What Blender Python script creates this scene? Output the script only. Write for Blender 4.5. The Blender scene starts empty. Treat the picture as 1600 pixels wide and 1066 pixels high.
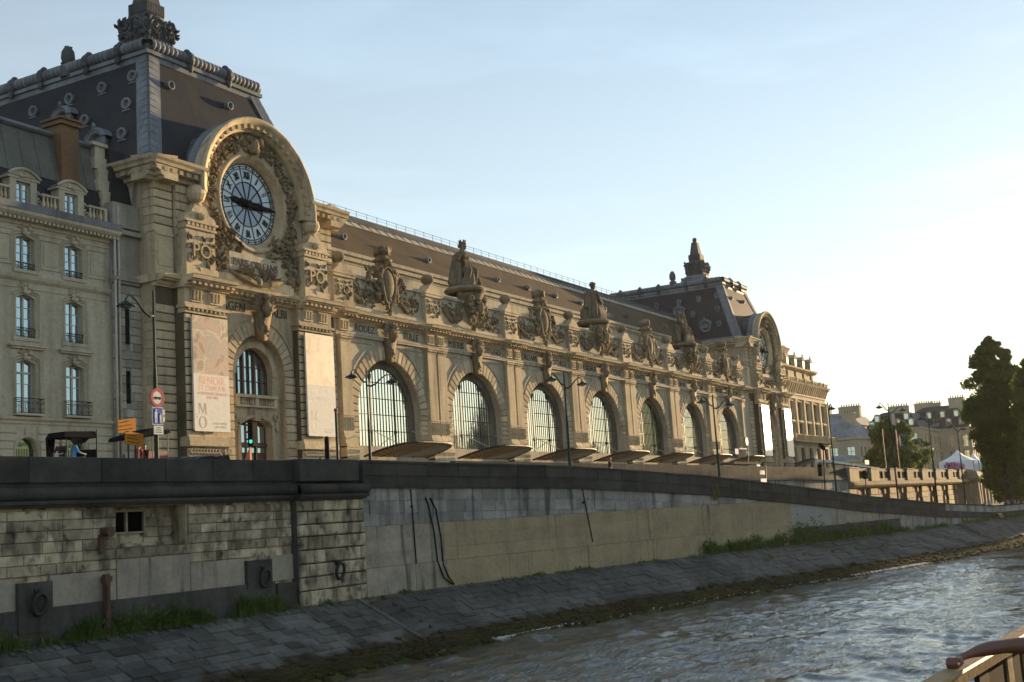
import bpy, math, random
import numpy as np
from mathutils import Vector, Matrix
R = math.radians; PI = math.pi
rng = random.Random(7); nrng = np.random.default_rng(11)
S = bpy.context.scene
COL = S.collection

# ------------------------------------------------------------------ camera
F, YAW, PITCH, ROLL = 1906.479, R(28.67634), R(8.22415), R(-3.65391)
fw = Vector((math.cos(YAW)*math.cos(PITCH), math.sin(YAW)*math.cos(PITCH), math.sin(PITCH)))
r0 = Vector((math.sin(YAW), -math.cos(YAW), 0)); u0 = r0.cross(fw)
rt = math.cos(ROLL)*r0 + math.sin(ROLL)*u0; up = -math.sin(ROLL)*r0 + math.cos(ROLL)*u0
cd = bpy.data.cameras.new('camera'); cam = bpy.data.objects.new('camera', cd); COL.objects.link(cam)
cd.lens = F/1600*36; cd.sensor_width = 36; cd.clip_start = .1; cd.clip_end = 6000
cam.matrix_world = Matrix(((rt.x, up.x, -fw.x, 0), (rt.y, up.y, -fw.y, 0), (rt.z, up.z, -fw.z, 0), (0, 0, 0, 1)))
S.camera = cam
# ------------------------------------------------------------------ sky and sun
SUN_AZ, SUN_EL = R(-9.0), R(5.6)          # azimuth from +X towards +Y
VEIL = (.62, .20, (3.3, 3.22, 2.98, 1))
sdir = Vector((math.cos(SUN_AZ)*math.cos(SUN_EL), math.sin(SUN_AZ)*math.cos(SUN_EL), math.sin(SUN_EL)))
W = bpy.data.worlds.new('World'); S.world = W; W.use_nodes = True
nt = W.node_tree; nt.nodes.clear()
out = nt.nodes.new('ShaderNodeOutputWorld'); bg = nt.nodes.new('ShaderNodeBackground')
sky = nt.nodes.new('ShaderNodeTexSky'); sky.sky_type = 'NISHITA'; sky.sun_disc = False
sky.sun_elevation = SUN_EL; sky.sun_rotation = R(90) - SUN_AZ
sky.air_density = 1.0; sky.dust_density = 0.13; sky.ozone_density = 1.9
# thin cirrus wisps laid over the sky
tc = nt.nodes.new('ShaderNodeTexCoord'); mp = nt.nodes.new('ShaderNodeMapping'); mp.inputs['Scale'].default_value = (2.2, 2.2, 9.0)
mp.inputs['Rotation'].default_value = (R(8), R(-6), R(20))
ns = nt.nodes.new('ShaderNodeTexNoise'); ns.inputs['Scale'].default_value = 1.7; ns.inputs['Detail'].default_value = 7; ns.inputs['Roughness'].default_value = .55; ns.inputs['Distortion'].default_value = .4
cr = nt.nodes.new('ShaderNodeValToRGB'); cr.color_ramp.elements[0].position = .52; cr.color_ramp.elements[1].position = .74
cr.color_ramp.elements[1].color = (.5, .5, .5, 1)
mx = nt.nodes.new('ShaderNodeMixRGB'); mx.blend_type = 'SCREEN'; mx.inputs[2].default_value = (1, .97, .93, 1)
gain = nt.nodes.new('ShaderNodeMixRGB'); gain.blend_type = 'MULTIPLY'; gain.inputs[0].default_value = 1
mxc = nt.nodes.new('ShaderNodeMixRGB'); mxc.blend_type = 'MIX'
nt.links.new(tc.outputs['Generated'], mp.inputs[0]); nt.links.new(mp.outputs[0], ns.inputs['Vector']); nt.links.new(ns.outputs['Fac'], cr.inputs[0])
mulc = nt.nodes.new('ShaderNodeMixRGB'); mulc.blend_type = 'MULTIPLY'; mulc.inputs[0].default_value = 1; mulc.inputs[2].default_value = (1.45, 1.4, 1.32, 1)
nt.links.new(sky.outputs[0], mulc.inputs[1])
nt.links.new(cr.outputs[0], mxc.inputs[0]); nt.links.new(sky.outputs[0], mxc.inputs[1]); nt.links.new(mulc.outputs[0], mxc.inputs[2])
# high thin veil of ice cloud, thicker towards the horizon
sepz = nt.nodes.new('ShaderNodeSeparateXYZ'); nt.links.new(tc.outputs['Generated'], sepz.inputs[0])
vz = nt.nodes.new('ShaderNodeMapRange'); vz.inputs['From Min'].default_value = 0; vz.inputs['From Max'].default_value = .5; vz.inputs['To Min'].default_value = VEIL[0]; vz.inputs['To Max'].default_value = VEIL[1]; nt.links.new(sepz.outputs['Z'], vz.inputs[0])
vm = nt.nodes.new('ShaderNodeMixRGB'); vm.inputs[2].default_value = VEIL[2]; nt.links.new(vz.outputs[0], vm.inputs[0]); nt.links.new(mxc.outputs[0], vm.inputs[1]); nt.links.new(vm.outputs[0], bg.inputs['Color']); bg.inputs['Strength'].default_value = .135
nt.links.new(bg.outputs[0], out.inputs[0])
sl = bpy.data.lights.new('sun', 'SUN'); sun = bpy.data.objects.new('sun', sl); COL.objects.link(sun)
sl.energy = 5.0; sl.angle = R(.6); sl.color = (1, .70, .38)
sun.rotation_euler = sdir.to_track_quat('Z', 'Y').to_euler()
S.view_settings.view_transform = 'Standard'; S.view_settings.look = 'None'; S.view_settings.gamma = 1
S.view_settings.exposure = 1.18; S.view_settings.use_curve_mapping = False
S.cycles.use_denoising = True; S.cycles.max_bounces = 6; S.cycles.sample_clamp_indirect = 6
S.cycles.transparent_max_bounces = 6

# ------------------------------------------------------------------ helpers: objects
def wpos(o):
    v = Vector((0, 0, 0))
    while o is not None:
        v += Vector(o.location); o = o.parent
    return v
def link(o, parent=None, world=True):
    COL.objects.link(o)
    if parent is not None:
        o.parent = parent
        if world: o.location = Vector(o.location) - wpos(parent)
    return o
def props(o, label=None, cat=None, group=None, kind=None):
    if label: o['label'] = label
    if cat: o['category'] = cat
    if group: o['group'] = group
    if kind: o['kind'] = kind
    return o
def thing(name, label, cat, loc=(0, 0, 0), rz=0, group=None):
    o = bpy.data.objects.new(name, None); COL.objects.link(o); o.location = loc; o.rotation_euler = (0, 0, rz)
    o.empty_display_size = .3
    return props(o, label, cat, group)
def inst(name, me, parent=None, loc=(0, 0, 0), rot=(0, 0, 0), scale=(1, 1, 1), world=True, mat=None):
    o = bpy.data.objects.new(name, me); o.location = loc; o.rotation_euler = rot; o.scale = scale
    if mat is not None:
        o.material_slots[0].link = 'OBJECT'; o.material_slots[0].material = mat
    return link(o, parent, world)
def copy_tree(o, parent=None):
    c = o.copy(); COL.objects.link(c)
    if parent is not None: c.parent = parent
    for ch in o.children: copy_tree(ch, c)
    return c
class MB:
    """collects faces of several materials; build() links them as one mesh object"""
    def __init__(s): s.v = []; s.f = []; s.m = []; s.mi = 0; s.sm = []; s.smooth = False
    def add(s, vs, fs):
        b = len(s.v); s.v.extend([tuple(q) for q in vs])
        for f in fs: s.f.append(tuple(i+b for i in f)); s.m.append(s.mi); s.sm.append(s.smooth)
        return s
    def box(s, x0, x1, y0, y1, z0, z1):
        vs = [(x, y, z) for z in (z0, z1) for y in (y0, y1) for x in (x0, x1)]
        return s.add(vs, [(0, 2, 3, 1), (4, 5, 7, 6), (0, 1, 5, 4), (2, 6, 7, 3), (0, 4, 6, 2), (1, 3, 7, 5)])
    def quad(s, a, b, c, d): return s.add([a, b, c, d], [(0, 1, 2, 3)])
    def hexa(s, lo, hi):
        """lo, hi: four points each (bottom ring, top ring)"""
        n = len(lo); vs = list(lo)+list(hi)
        return s.add(vs, [tuple(range(n-1, -1, -1)), tuple(range(n, 2*n))] + [(i, (i+1) % n, n+(i+1) % n, n+i) for i in range(n)])
    def extr(s, poly, a, b, axis='x', caps=True):
        """poly of 2d points; axis x: (y,z), axis y: (x,z), axis z: (x,y); from a to b"""
        def P(p, t): return (t, p[0], p[1]) if axis == 'x' else (p[0], t, p[1]) if axis == 'y' else (p[0], p[1], t)
        n = len(poly); vs = [P(p, a) for p in poly]+[P(p, b) for p in poly]
        fs = [(i, (i+1) % n, n+(i+1) % n, n+i) for i in range(n)]
        if caps: fs += [tuple(range(n-1, -1, -1)), tuple(range(n, 2*n))]
        return s.add(vs, fs)
    def rev(s, prof, c, n=16, axis='z', a0=0, a1=2*PI, sq=0):
        """prof list of (r, h) turned about axis through c; sq=1 gives square rings (n=4)"""
        full = abs(a1-a0-2*PI) < 1e-6; m = n if full else n+1; vs = []
        for r, h in prof:
            for i in range(m):
                t = a0+(a1-a0)*i/n; x, y = r*math.cos(t), r*math.sin(t)
                vs.append((c[0]+x, c[1]+y, c[2]+h) if axis == 'z' else (c[0]+x, c[1]+h, c[2]+y) if axis == 'y' else (c[0]+h, c[1]+x, c[2]+y))
        fs = []
        for k in range(len(prof)-1):
            for i in range(n):
                j = (i+1) % m; fs.append((k*m+i, k*m+j, (k+1)*m+j, (k+1)*m+i))
        return s.add(vs, fs)
    def tube(s, path, r, n=6, caps=True):
        path = [Vector(p) for p in path]; rr = r if hasattr(r, '__len__') else [r]*len(path); vs = []; N = len(path)
        up_ = Vector((0, 0, 1)); prev = None
        for i, p in enumerate(path):
            t = (path[min(i+1, N-1)]-path[max(i-1, 0)]).normalized()
            a = prev if prev is not None else (up_ if abs(t.z) < .9 else Vector((1, 0, 0)))
            a = (a-t*a.dot(t)).normalized(); prev = a; b = t.cross(a)
            for k in range(n):
                q = 2*PI*k/n; vs.append(p+(a*math.cos(q)+b*math.sin(q))*rr[i])
        fs = [(i*n+k, i*n+(k+1) % n, (i+1)*n+(k+1) % n, (i+1)*n+k) for i in range(N-1) for k in range(n)]
        if caps: fs += [tuple(range(n-1, -1, -1)), tuple(range((N-1)*n, N*n))]
        return s.add(vs, fs)
    def ball(s, c, r, nu=8, nv=6, rot=None):
        rx, ry, rz = r if hasattr(r, '__len__') else (r, r, r); vs = []
        for j in range(nv+1):
            p = PI*j/nv-PI/2
            for i in range(nu):
                t = 2*PI*i/nu; q = Vector((rx*math.cos(p)*math.cos(t), ry*math.cos(p)*math.sin(t), rz*math.sin(p)))
                if rot is not None: q = rot @ q
                vs.append((c[0]+q.x, c[1]+q.y, c[2]+q.z))
        fs = [(j*nu+i, j*nu+(i+1) % nu, (j+1)*nu+(i+1) % nu, (j+1)*nu+i) for j in range(nv) for i in range(nu)]
        return s.add(vs, fs)
    def mesh(s, name, mats, smooth=None):
        me = bpy.data.meshes.new(name); me.from_pydata(s.v, [], s.f)
        for m in (mats if isinstance(mats, (list, tuple)) else [mats]): me.materials.append(m)
        if len(s.f):
            me.polygons.foreach_set('material_index', s.m)
            me.polygons.foreach_set('use_smooth', [bool(smooth) or q for q in s.sm])
        me.update(); return me
    def build(s, name, mats, parent=None, smooth=False, world=True, loc=(0, 0, 0)):
        return inst(name, s.mesh(name, mats, smooth), parent, loc, world=world)
def remeshed(mb, name, mat, voxel, smooth_it=2, parent=None, fix=True):
    """one continuous body out of overlapping closed shapes"""
    me = mb.mesh(name+'_raw', mat); o = bpy.data.objects.new(name+'_raw', me); COL.objects.link(o)
    m = o.modifiers.new('r', 'REMESH'); m.mode = 'VOXEL'; m.voxel_size = voxel; m.use_smooth_shade = True
    if smooth_it:
        k = o.modifiers.new('s', 'SMOOTH'); k.iterations = smooth_it; k.factor = .5
    dg = bpy.context.evaluated_depsgraph_get(); res = bpy.data.meshes.new_from_object(o.evaluated_get(dg))
    bpy.data.objects.remove(o); res.name = name
    res.materials.clear()
    for q in (mat if isinstance(mat, (list, tuple)) else [mat]): res.materials.append(q)
    res.polygons.foreach_set('use_smooth', [True]*len(res.polygons))
    return res
_fc = {}
def text_mesh(txt, size, depth, mat, sx=1.0, align='CENTER', offset=0.0):
    k = (txt, size, depth, mat.name, sx, align, offset)
    if k in _fc: return _fc[k]
    cu = bpy.data.curves.new('lettering', 'FONT'); cu.body = txt; cu.size = size; cu.extrude = depth/2; cu.align_x = align; cu.resolution_u = 3; cu.offset = offset
    o = bpy.data.objects.new('lettering_raw', cu); COL.objects.link(o)
    dg = bpy.context.evaluated_depsgraph_get(); me = bpy.data.meshes.new_from_object(o.evaluated_get(dg))
    bpy.data.objects.remove(o)
    # stand it up facing -Y, x scaled
    for v in me.vertices:
        x, y, z = v.co; v.co = (x*sx, -z, y)
    me.materials.clear(); me.materials.append(mat); me.name = 'lettering'; _fc[k] = me
    return me
_bc = {}
def block(w, h, d, ch, mat):
    """stone block centred on x,z with its front at y=0, going back d; chamfered front arris"""
    k = (round(w, 2), round(h, 2), round(d, 2), ch, mat.name)
    if k in _bc: return _bc[k]
    a, b, c = w/2, h/2, ch
    vs = [(-a, d, -b), (a, d, -b), (a, d, b), (-a, d, b), (-a, c, -b), (a, c, -b), (a, c, b), (-a, c, b), (-a+c, 0, -b+c), (a-c, 0, -b+c), (a-c, 0, b-c), (-a+c, 0, b-c)]
    fs = [(4, 5, 9, 8), (5, 6, 10, 9), (6, 7, 11, 10), (7, 4, 8, 11), (8, 9, 10, 11), (0, 1, 5, 4), (1, 2, 6, 5), (2, 3, 7, 6), (3, 0, 4, 7)]
    me = bpy.data.meshes.new('stone'); me.from_pydata(vs, [], fs); me.materials.append(mat); _bc[k] = me
    return me

# ------------------------------------------------------------------ helpers: materials
def newmat(name):
    m = bpy.data.materials.new(name); m.use_nodes = True; n = m.node_tree; b = n.nodes['Principled BSDF']; return m, n, b
def plain(name, col, rough=.6, metal=0, spec=.5, emit=None, es=1):
    m, n, b = newmat(name); b.inputs['Base Color'].default_value = (*col, 1); b.inputs['Roughness'].default_value = rough
    b.inputs['Metallic'].default_value = metal; b.inputs['Specular IOR Level'].default_value = spec
    if emit: b.inputs['Emission Color'].default_value = (*emit, 1); b.inputs['Emission Strength'].default_value = es
    # small tone variation so nothing is perfectly uniform
    g = n.nodes.new('ShaderNodeNewGeometry'); t = n.nodes.new('ShaderNodeTexNoise'); t.inputs['Scale'].default_value = 3; t.inputs['Detail'].default_value = 4
    h = n.nodes.new('ShaderNodeHueSaturation'); h.inputs['Color'].default_value = (*col, 1); mr = n.nodes.new('ShaderNodeMapRange')
    mr.inputs['To Min'].default_value = .78; mr.inputs['To Max'].default_value = 1.2
    n.links.new(g.outputs['Position'], t.inputs['Vector']); n.links.new(t.outputs['Fac'], mr.inputs[0]); n.links.new(mr.outputs[0], h.inputs['Value']); n.links.new(h.outputs[0], b.inputs['Base Color'])
    return m
def stone(name, c1, c2, dirt=(.05, .045, .04), streak=.5, ss=1.1, big=.35, fine=5.0, bump=.4, rnd=.25, rough=.85, lo=.45, hi=.75, zs=.1, extra=None, spots=0):
    """weathered stone: two tones in blotches, dark runs down the face, grain, and one tint per block"""
    m, n, b = newmat(name); L = n.links.new
    g = n.nodes.new('ShaderNodeNewGeometry')
    def noise(scale, detail=5, vec=None, dist=0):
        t = n.nodes.new('ShaderNodeTexNoise'); t.inputs['Scale'].default_value = scale; t.inputs['Detail'].default_value = detail; t.inputs['Distortion'].default_value = dist
        L(vec or g.outputs['Position'], t.inputs['Vector']); return t.outputs['Fac']
    def ramp(v, a, b_):
        r = n.nodes.new('ShaderNodeMapRange'); r.interpolation_type = 'SMOOTHSTEP'; r.inputs['From Min'].default_value = a; r.inputs['From Max'].default_value = b_; L(v, r.inputs[0]); return r.outputs[0]
    def mix(f, a, c):
        q = n.nodes.new('ShaderNodeMixRGB')
        if isinstance(f, float): q.inputs[0].default_value = f
        else: L(f, q.inputs[0])
        for i, s in ((1, a), (2, c)):
            if isinstance(s, tuple): q.inputs[i].default_value = (*s, 1)
            else: L(s, q.inputs[i])
        return q.outputs[0]
    base = mix(ramp(noise(big, 6), .3, .7), c1, c2)
    mp = n.nodes.new('ShaderNodeMapping'); mp.inputs['Scale'].default_value = (ss, ss, zs); L(g.outputs['Position'], mp.inputs[0])
    st = ramp(noise(1.3, 7, mp.outputs[0], .3), lo, hi)
    ml = n.nodes.new('ShaderNodeMath'); ml.operation = 'MULTIPLY'; L(st, ml.inputs[0]); ml.inputs[1].default_value = streak
    base = mix(ml.outputs[0], base, dirt)
    if spots:
        sp = ramp(noise(2.2, 8), .55, .72); ms = n.nodes.new('ShaderNodeMath'); ms.operation = 'MULTIPLY'; L(sp, ms.inputs[0]); ms.inputs[1].default_value = spots
        base = mix(ms.outputs[0], base, dirt)
    if extra: base = extra(n, L, g, base, mix, ramp, noise)
    oi = n.nodes.new('ShaderNodeObjectInfo'); mr = n.nodes.new('ShaderNodeMapRange'); mr.inputs['To Min'].default_value = 1-rnd; mr.inputs['To Max'].default_value = 1+rnd
    L(oi.outputs['Random'], mr.inputs[0])
    f2 = n.nodes.new('ShaderNodeMapRange'); f2.inputs['To Min'].default_value = .72; f2.inputs['To Max'].default_value = 1.28; L(noise(fine, 6), f2.inputs[0])
    mm = n.nodes.new('ShaderNodeMath'); mm.operation = 'MULTIPLY'; L(mr.outputs[0], mm.inputs[0]); L(f2.outputs[0], mm.inputs[1])
    hs = n.nodes.new('ShaderNodeHueSaturation'); L(base, hs.inputs['Color']); L(mm.outputs[0], hs.inputs['Value'])
    L(hs.outputs[0], b.inputs['Base Color']); b.inputs['Roughness'].default_value = rough; b.inputs['Specular IOR Level'].default_value = .06
    bp = n.nodes.new('ShaderNodeBump'); bp.inputs['Strength'].default_value = bump; bp.inputs['Distance'].default_value = .04; L(noise(fine*1.6, 8), bp.inputs['Height']); L(bp.outputs[0], b.inputs['Normal'])
    return m
def glass(name, col, metal, rough=.04):
    m, n, b = newmat(name); L = n.links.new; b.inputs['Base Color'].default_value = (*col, 1); b.inputs['Metallic'].default_value = metal; b.inputs['Roughness'].default_value = rough
    b.inputs['IOR'].default_value = 1.6
    g = n.nodes.new('ShaderNodeNewGeometry'); t = n.nodes.new('ShaderNodeTexNoise'); t.inputs['Scale'].default_value = .9; t.inputs['Detail'].default_value = 2
    bp = n.nodes.new('ShaderNodeBump'); bp.inputs['Strength'].default_value = .12; bp.inputs['Distance'].default_value = .05
    L(g.outputs['Position'], t.inputs['Vector']); L(t.outputs['Fac'], bp.inputs['Height']); L(bp.outputs[0], b.inputs['Normal'])
    return m
def leafmat(name, c1, c2, trans=.35):
    m, n, b = newmat(name); L = n.links.new
    g = n.nodes.new('ShaderNodeNewGeometry'); t = n.nodes.new('ShaderNodeTexNoise'); t.inputs['Scale'].default_value = .5; t.inputs['Detail'].default_value = 5; L(g.outputs['Position'], t.inputs['Vector'])
    r = n.nodes.new('ShaderNodeMapRange'); r.inputs['From Min'].default_value = .3; r.inputs['From Max'].default_value = .7; L(t.outputs['Fac'], r.inputs[0])
    q = n.nodes.new('ShaderNodeMixRGB'); q.inputs[1].default_value = (*c1, 1); q.inputs[2].default_value = (*c2, 1); L(r.outputs[0], q.inputs[0])
    L(q.outputs[0], b.inputs['Base Color']); b.inputs['Roughness'].default_value = .55
    tr = n.nodes.new('ShaderNodeBsdfTranslucent'); L(q.outputs[0], tr.inputs[0]); ms = n.nodes.new('ShaderNodeMixShader'); ms.inputs[0].default_value = trans
    L(b.outputs[0], ms.inputs[1]); L(tr.outputs[0], ms.inputs[2]); L(ms.outputs[0], n.nodes['Material Output'].inputs['Surface'])
    return m
LIME = stone('limestone', (.55, .455, .305), (.42, .355, .25), dirt=(.13, .11, .08), streak=.6, spots=.22, rnd=.12, bump=.25)
LIMEB = stone('limestone_blocks', (.56, .46, .31), (.44, .37, .26), dirt=(.14, .115, .085), streak=.5, spots=.2, rnd=.2, bump=.3)
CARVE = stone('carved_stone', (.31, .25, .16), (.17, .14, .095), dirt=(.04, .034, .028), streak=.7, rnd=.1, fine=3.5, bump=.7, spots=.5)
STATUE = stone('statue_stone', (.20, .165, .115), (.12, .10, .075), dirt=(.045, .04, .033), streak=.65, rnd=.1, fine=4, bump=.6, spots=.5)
PALE = stone('pale_limestone', (.49, .44, .335), (.40, .36, .28), dirt=(.14, .12, .095), streak=.45, spots=.2, rnd=.08, bump=.2)
LINK = stone('grey_limestone', (.42, .40, .34), (.34, .32, .27), dirt=(.13, .12, .1), streak=.35, rnd=.22, bump=.3)
def slate_extra(n, L, g, base, mix, ramp, noise):
    # rows of small slates
    sp = n.nodes.new('ShaderNodeSeparateXYZ'); L(g.outputs['Position'], sp.inputs[0])
    m1 = n.nodes.new('ShaderNodeMath'); m1.operation = 'MULTIPLY'; m1.inputs[1].default_value = 5.5; L(sp.outputs['Z'], m1.inputs[0])
    fr = n.nodes.new('ShaderNodeMath'); fr.operation = 'FRACT'; L(m1.outputs[0], fr.inputs[0])
    return mix(ramp(fr.outputs[0], .8, 1.0), base, (.018, .018, .02))
SLATE = stone('slate', (.046, .047, .052), (.032, .035, .044), dirt=(.075, .062, .045), streak=.35, rnd=.05, fine=9, bump=.3, rough=.6, extra=slate_extra)
ZINC = stone('zinc', (.21, .225, .25), (.15, .165, .185), dirt=(.07, .07, .075), streak=.5, rnd=.1, bump=.15, rough=.55)
LEAD = stone('lead', (.11, .115, .125), (.07, .075, .08), dirt=(.03, .03, .03), streak=.5, rnd=.1, bump=.4, rough=.6)
BRICKM = stone('chimney_brick', (.20, .125, .075), (.15, .095, .06), dirt=(.05, .04, .03), streak=.3, rnd=.15)
JOINTM = stone('shaded_joint', (.13, .108, .072), (.09, .075, .05), rnd=.05, bump=.3)  # shade in the block gaps put into the colour, to read deeper
IRON = plain('dark_iron', (.022, .026, .025), .6, 0, .3)
FRAMEM = stone('window_frame_iron', (.15, .14, .115), (.10, .095, .08), rnd=.05, bump=.5)
GREENIRON = plain('green_lamp_paint', (.018, .040, .034), .6, 0, .12)
BLACK = plain('black_paint', (.012, .013, .014), .7, 0, .04)
GLASS_SKY = glass('reflecting_glass', (.86, .85, .76), .92, .06)
GLASS_DARK = glass('dark_green_glass', (.13, .15, .085), .8, .12)
GLASS_BLUE = glass('window_glass', (.36, .47, .52), .85, .03)
GLASS_CLOCK = glass('clock_glass', (.30, .34, .36), .6, .3)
GLASS_CLOCK_IN = glass('clock_glass_inner', (.16, .19, .22), .75, .12)
BROWN = plain('brown_joinery', (.085, .04, .022), .5)
CREAM = plain('window_paint', (.42, .40, .35), .5)
LETTER = stone('cut_letters', (.12, .10, .07), (.09, .075, .055), rnd=.05, streak=.3)
GOLDL = stone('raised_letters', (.55, .43, .25), (.45, .36, .22), rnd=.05, streak=.2)
CANGL = leafmat('canopy_glass', (.45, .33, .16), (.36, .27, .13), .5)
NSLATE = stone('mossy_slate', (.115, .078, .040), (.075, .056, .034), dirt=(.10, .075, .045), streak=.4, rnd=.05, fine=9, bump=.3, rough=.7, extra=slate_extra)
VOID = plain('dark_interior', (.004, .004, .004), .9, 0, 0)
# ------------------------------------------------------------------ levels of the place (camera at z = 0)
SZ, WZ, QZ = 2.25, -5.8, -3.35          # street, water, foot of the quay wall
YP, YW, YG = 60.0, 60.45, 61.2
def arc(cx, cz, r, a0, a1, n): return [(cx+r*math.cos(a0+(a1-a0)*i/n), cz+r*math.sin(a0+(a1-a0)*i/n)) for i in range(n+1)]
def arch_wall(mb, x0, x1, z0, z1, cx, zs, r, y, y2, n=28, zb=None):
    """wall front at y from (x0,z0) to (x1,z1) with a round headed opening; reveals run back to y2; zb = sill height"""
    zb = z0 if zb is None else zb
    mb.quad((x0, y, z0), (cx-r, y, z0), (cx-r, y, z1), (x0, y, z1)); mb.quad((cx+r, y, z0), (x1, y, z0), (x1, y, z1), (cx+r, y, z1))
    if zb > z0: mb.quad((cx-r, y, z0), (cx+r, y, z0), (cx+r, y, zb), (cx-r, y, zb)); mb.quad((cx-r, y, zb), (cx+r, y, zb), (cx+r, y2, zb), (cx-r, y2, zb))
    a = arc(cx, zs, r, PI, 0, n)
    for (xa, za), (xb, zb_) in zip(a, a[1:]):
        mb.quad((xa, y, za), (xb, y, zb_), (xb, y, z1), (xa, y, z1)); mb.quad((xa, y, za), (xa, y2, za), (xb, y2, zb_), (xb, y, zb_))
    for x in (cx-r, cx+r): mb.quad((x, y, zb), (x, y2, zb), (x, y2, zs), (x, y, zs))
def arch_ring(mb, cx, zs, r0_, r1_, y0, y1, a0=0, a1=PI, n=28):
    """solid ring sector between radii, front y0, back y1"""
    A, B = arc(cx, zs, r0_, a0, a1, n), arc(cx, zs, r1_, a0, a1, n)
    for i in range(n):
        (ax, az), (bx, bz), (cx_, cz_), (dx, dz) = A[i], A[i+1], B[i+1], B[i]
        mb.quad((ax, y0, az), (bx, y0, bz), (cx_, y0, cz_), (dx, y0, dz)); mb.quad((ax, y0, az), (ax, y1, az), (bx, y1, bz), (bx, y0, bz)); mb.quad((dx, y0, dz), (cx_, y0, cz_), (cx_, y1, cz_), (dx, y1, dz))
    for p, q in ((A[0], B[0]), (A[-1], B[-1])): mb.quad((p[0], y0, p[1]), (q[0], y0, q[1]), (q[0], y1, q[1]), (p[0], y1, p[1]))
def sweep_ring(mb, prof, cx, cz, n=40, a0=0, a1=2*PI):
    """prof of (radius, y) swept round the axis through (cx, cz) along Y"""
    full = abs(a1-a0-2*PI) < 1e-6; m = n if full else n+1; vs = []
    for r, y in prof:
        for i in range(m):
            t = a0+(a1-a0)*i/n; vs.append((cx+r*math.cos(t), y, cz+r*math.sin(t)))
    fs = [(k*m+i, k*m+(i+1) % m, (k+1)*m+(i+1) % m, (k+1)*m+i) for k in range(len(prof)-1) for i in range(n)]
    mb.add(vs, fs)
def wedge(r0_, r1_, half, d, ch, mat):
    """one voussoir pointing along +X from the arch centre, front at y=0"""
    vs = []
    for y, e in ((d, 0), (ch, 0), (0, ch)):
        for r, s in ((r0_+e, -1), (r1_-e, -1), (r1_-e, 1), (r0_+e, 1)):
            h = half*r-e; vs.append((r*math.cos(half), y, s*h))
    fs = [(4*k+i, 4*k+(i+1) % 4, 4*k+4+(i+1) % 4, 4*k+4+i) for k in (0, 1) for i in range(4)]+[(8, 9, 10, 11)]
    me = bpy.data.meshes.new('voussoir'); me.from_pydata(vs, [], fs); me.materials.append(mat); return me
def capsule(mb, a, b, ra, rb=None, n=8):
    rb = ra if rb is None else rb; a, b = Vector(a), Vector(b)
    mb.tube([a, a.lerp(b, .5), b], [ra, (ra+rb)/2, rb], n); mb.ball(a, ra, n, 5); mb.ball(b, rb, n, 5)
def leaf(mb, c, l, w, ang, th=.06, tilt=0):
    """carved leaf lying in the XZ plane, front to -Y"""
    c = Vector(c); d = Vector((math.cos(ang), 0, math.sin(ang))); s = Vector((-d.z, 0, d.x)); o = Vector((0, -th, 0))
    mb.add([c, c+d*l*.45+s*w/2, c+d*l, c+d*l*.45-s*w/2, c+d*l*.5+o*2, c+d*l+o], [(0, 3, 4), (0, 4, 1), (1, 4, 5), (3, 5, 4), (1, 5, 2), (3, 2, 5)])
def spiral(mb, c, r, turns, ang, r_t, sgn=1, d=.1):
    p = []
    for i in range(22):
        t = i/21; a = ang+sgn*turns*2*PI*t; q = r*(1-t*.85); p.append((c[0]+q*math.cos(a), c[1]-d*t, c[2]+q*math.sin(a)))
    mb.tube(p, [r_t*(1-.4*i/21) for i in range(22)], 5)
def relief(w, h, seed, d=.22):
    """a panel of carved foliage, scrolls and a swag of fruit, front to -Y, origin at its lower centre"""
    q = random.Random(seed); mb = MB()
    for sgn in (-1, 1):
        spiral(mb, (sgn*w*.28, 0, h*.62), h*.27, 1.6, PI/2+sgn*.3, .075, sgn, d*.8); spiral(mb, (sgn*w*.1, 0, h*.35), h*.2, 1.4, q.random()*6, .06, -sgn, d*.6)
    for i in range(15):          # swag
        t = i/14; x = (t-.5)*w*.86; z = h*.62-h*.4*(1-(2*t-1)**2); s = .10+.10*(1-abs(2*t-1))
        for k in range(4): mb.ball((x+q.uniform(-.1, .1), -q.uniform(.03, d), z+q.uniform(-.12, .12)), q.uniform(.6, 1.1)*s, 6, 4)
    for i in range(46): leaf(mb, (q.uniform(-.47, .47)*w, 0, q.uniform(.04, .92)*h), q.uniform(.25, .55), q.uniform(.12, .26), q.uniform(0, 2*PI), q.uniform(.03, d*.6))
    for i in range(5): mb.tube([(q.uniform(-.4, .4)*w, -.03, q.uniform(.1, .8)*h), (q.uniform(-.4, .4)*w, -d*.7, q.uniform(.2, .9)*h), (q.uniform(-.4, .4)*w, -.05, q.uniform(.1, .9)*h)], .05, 5)
    return mb
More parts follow.
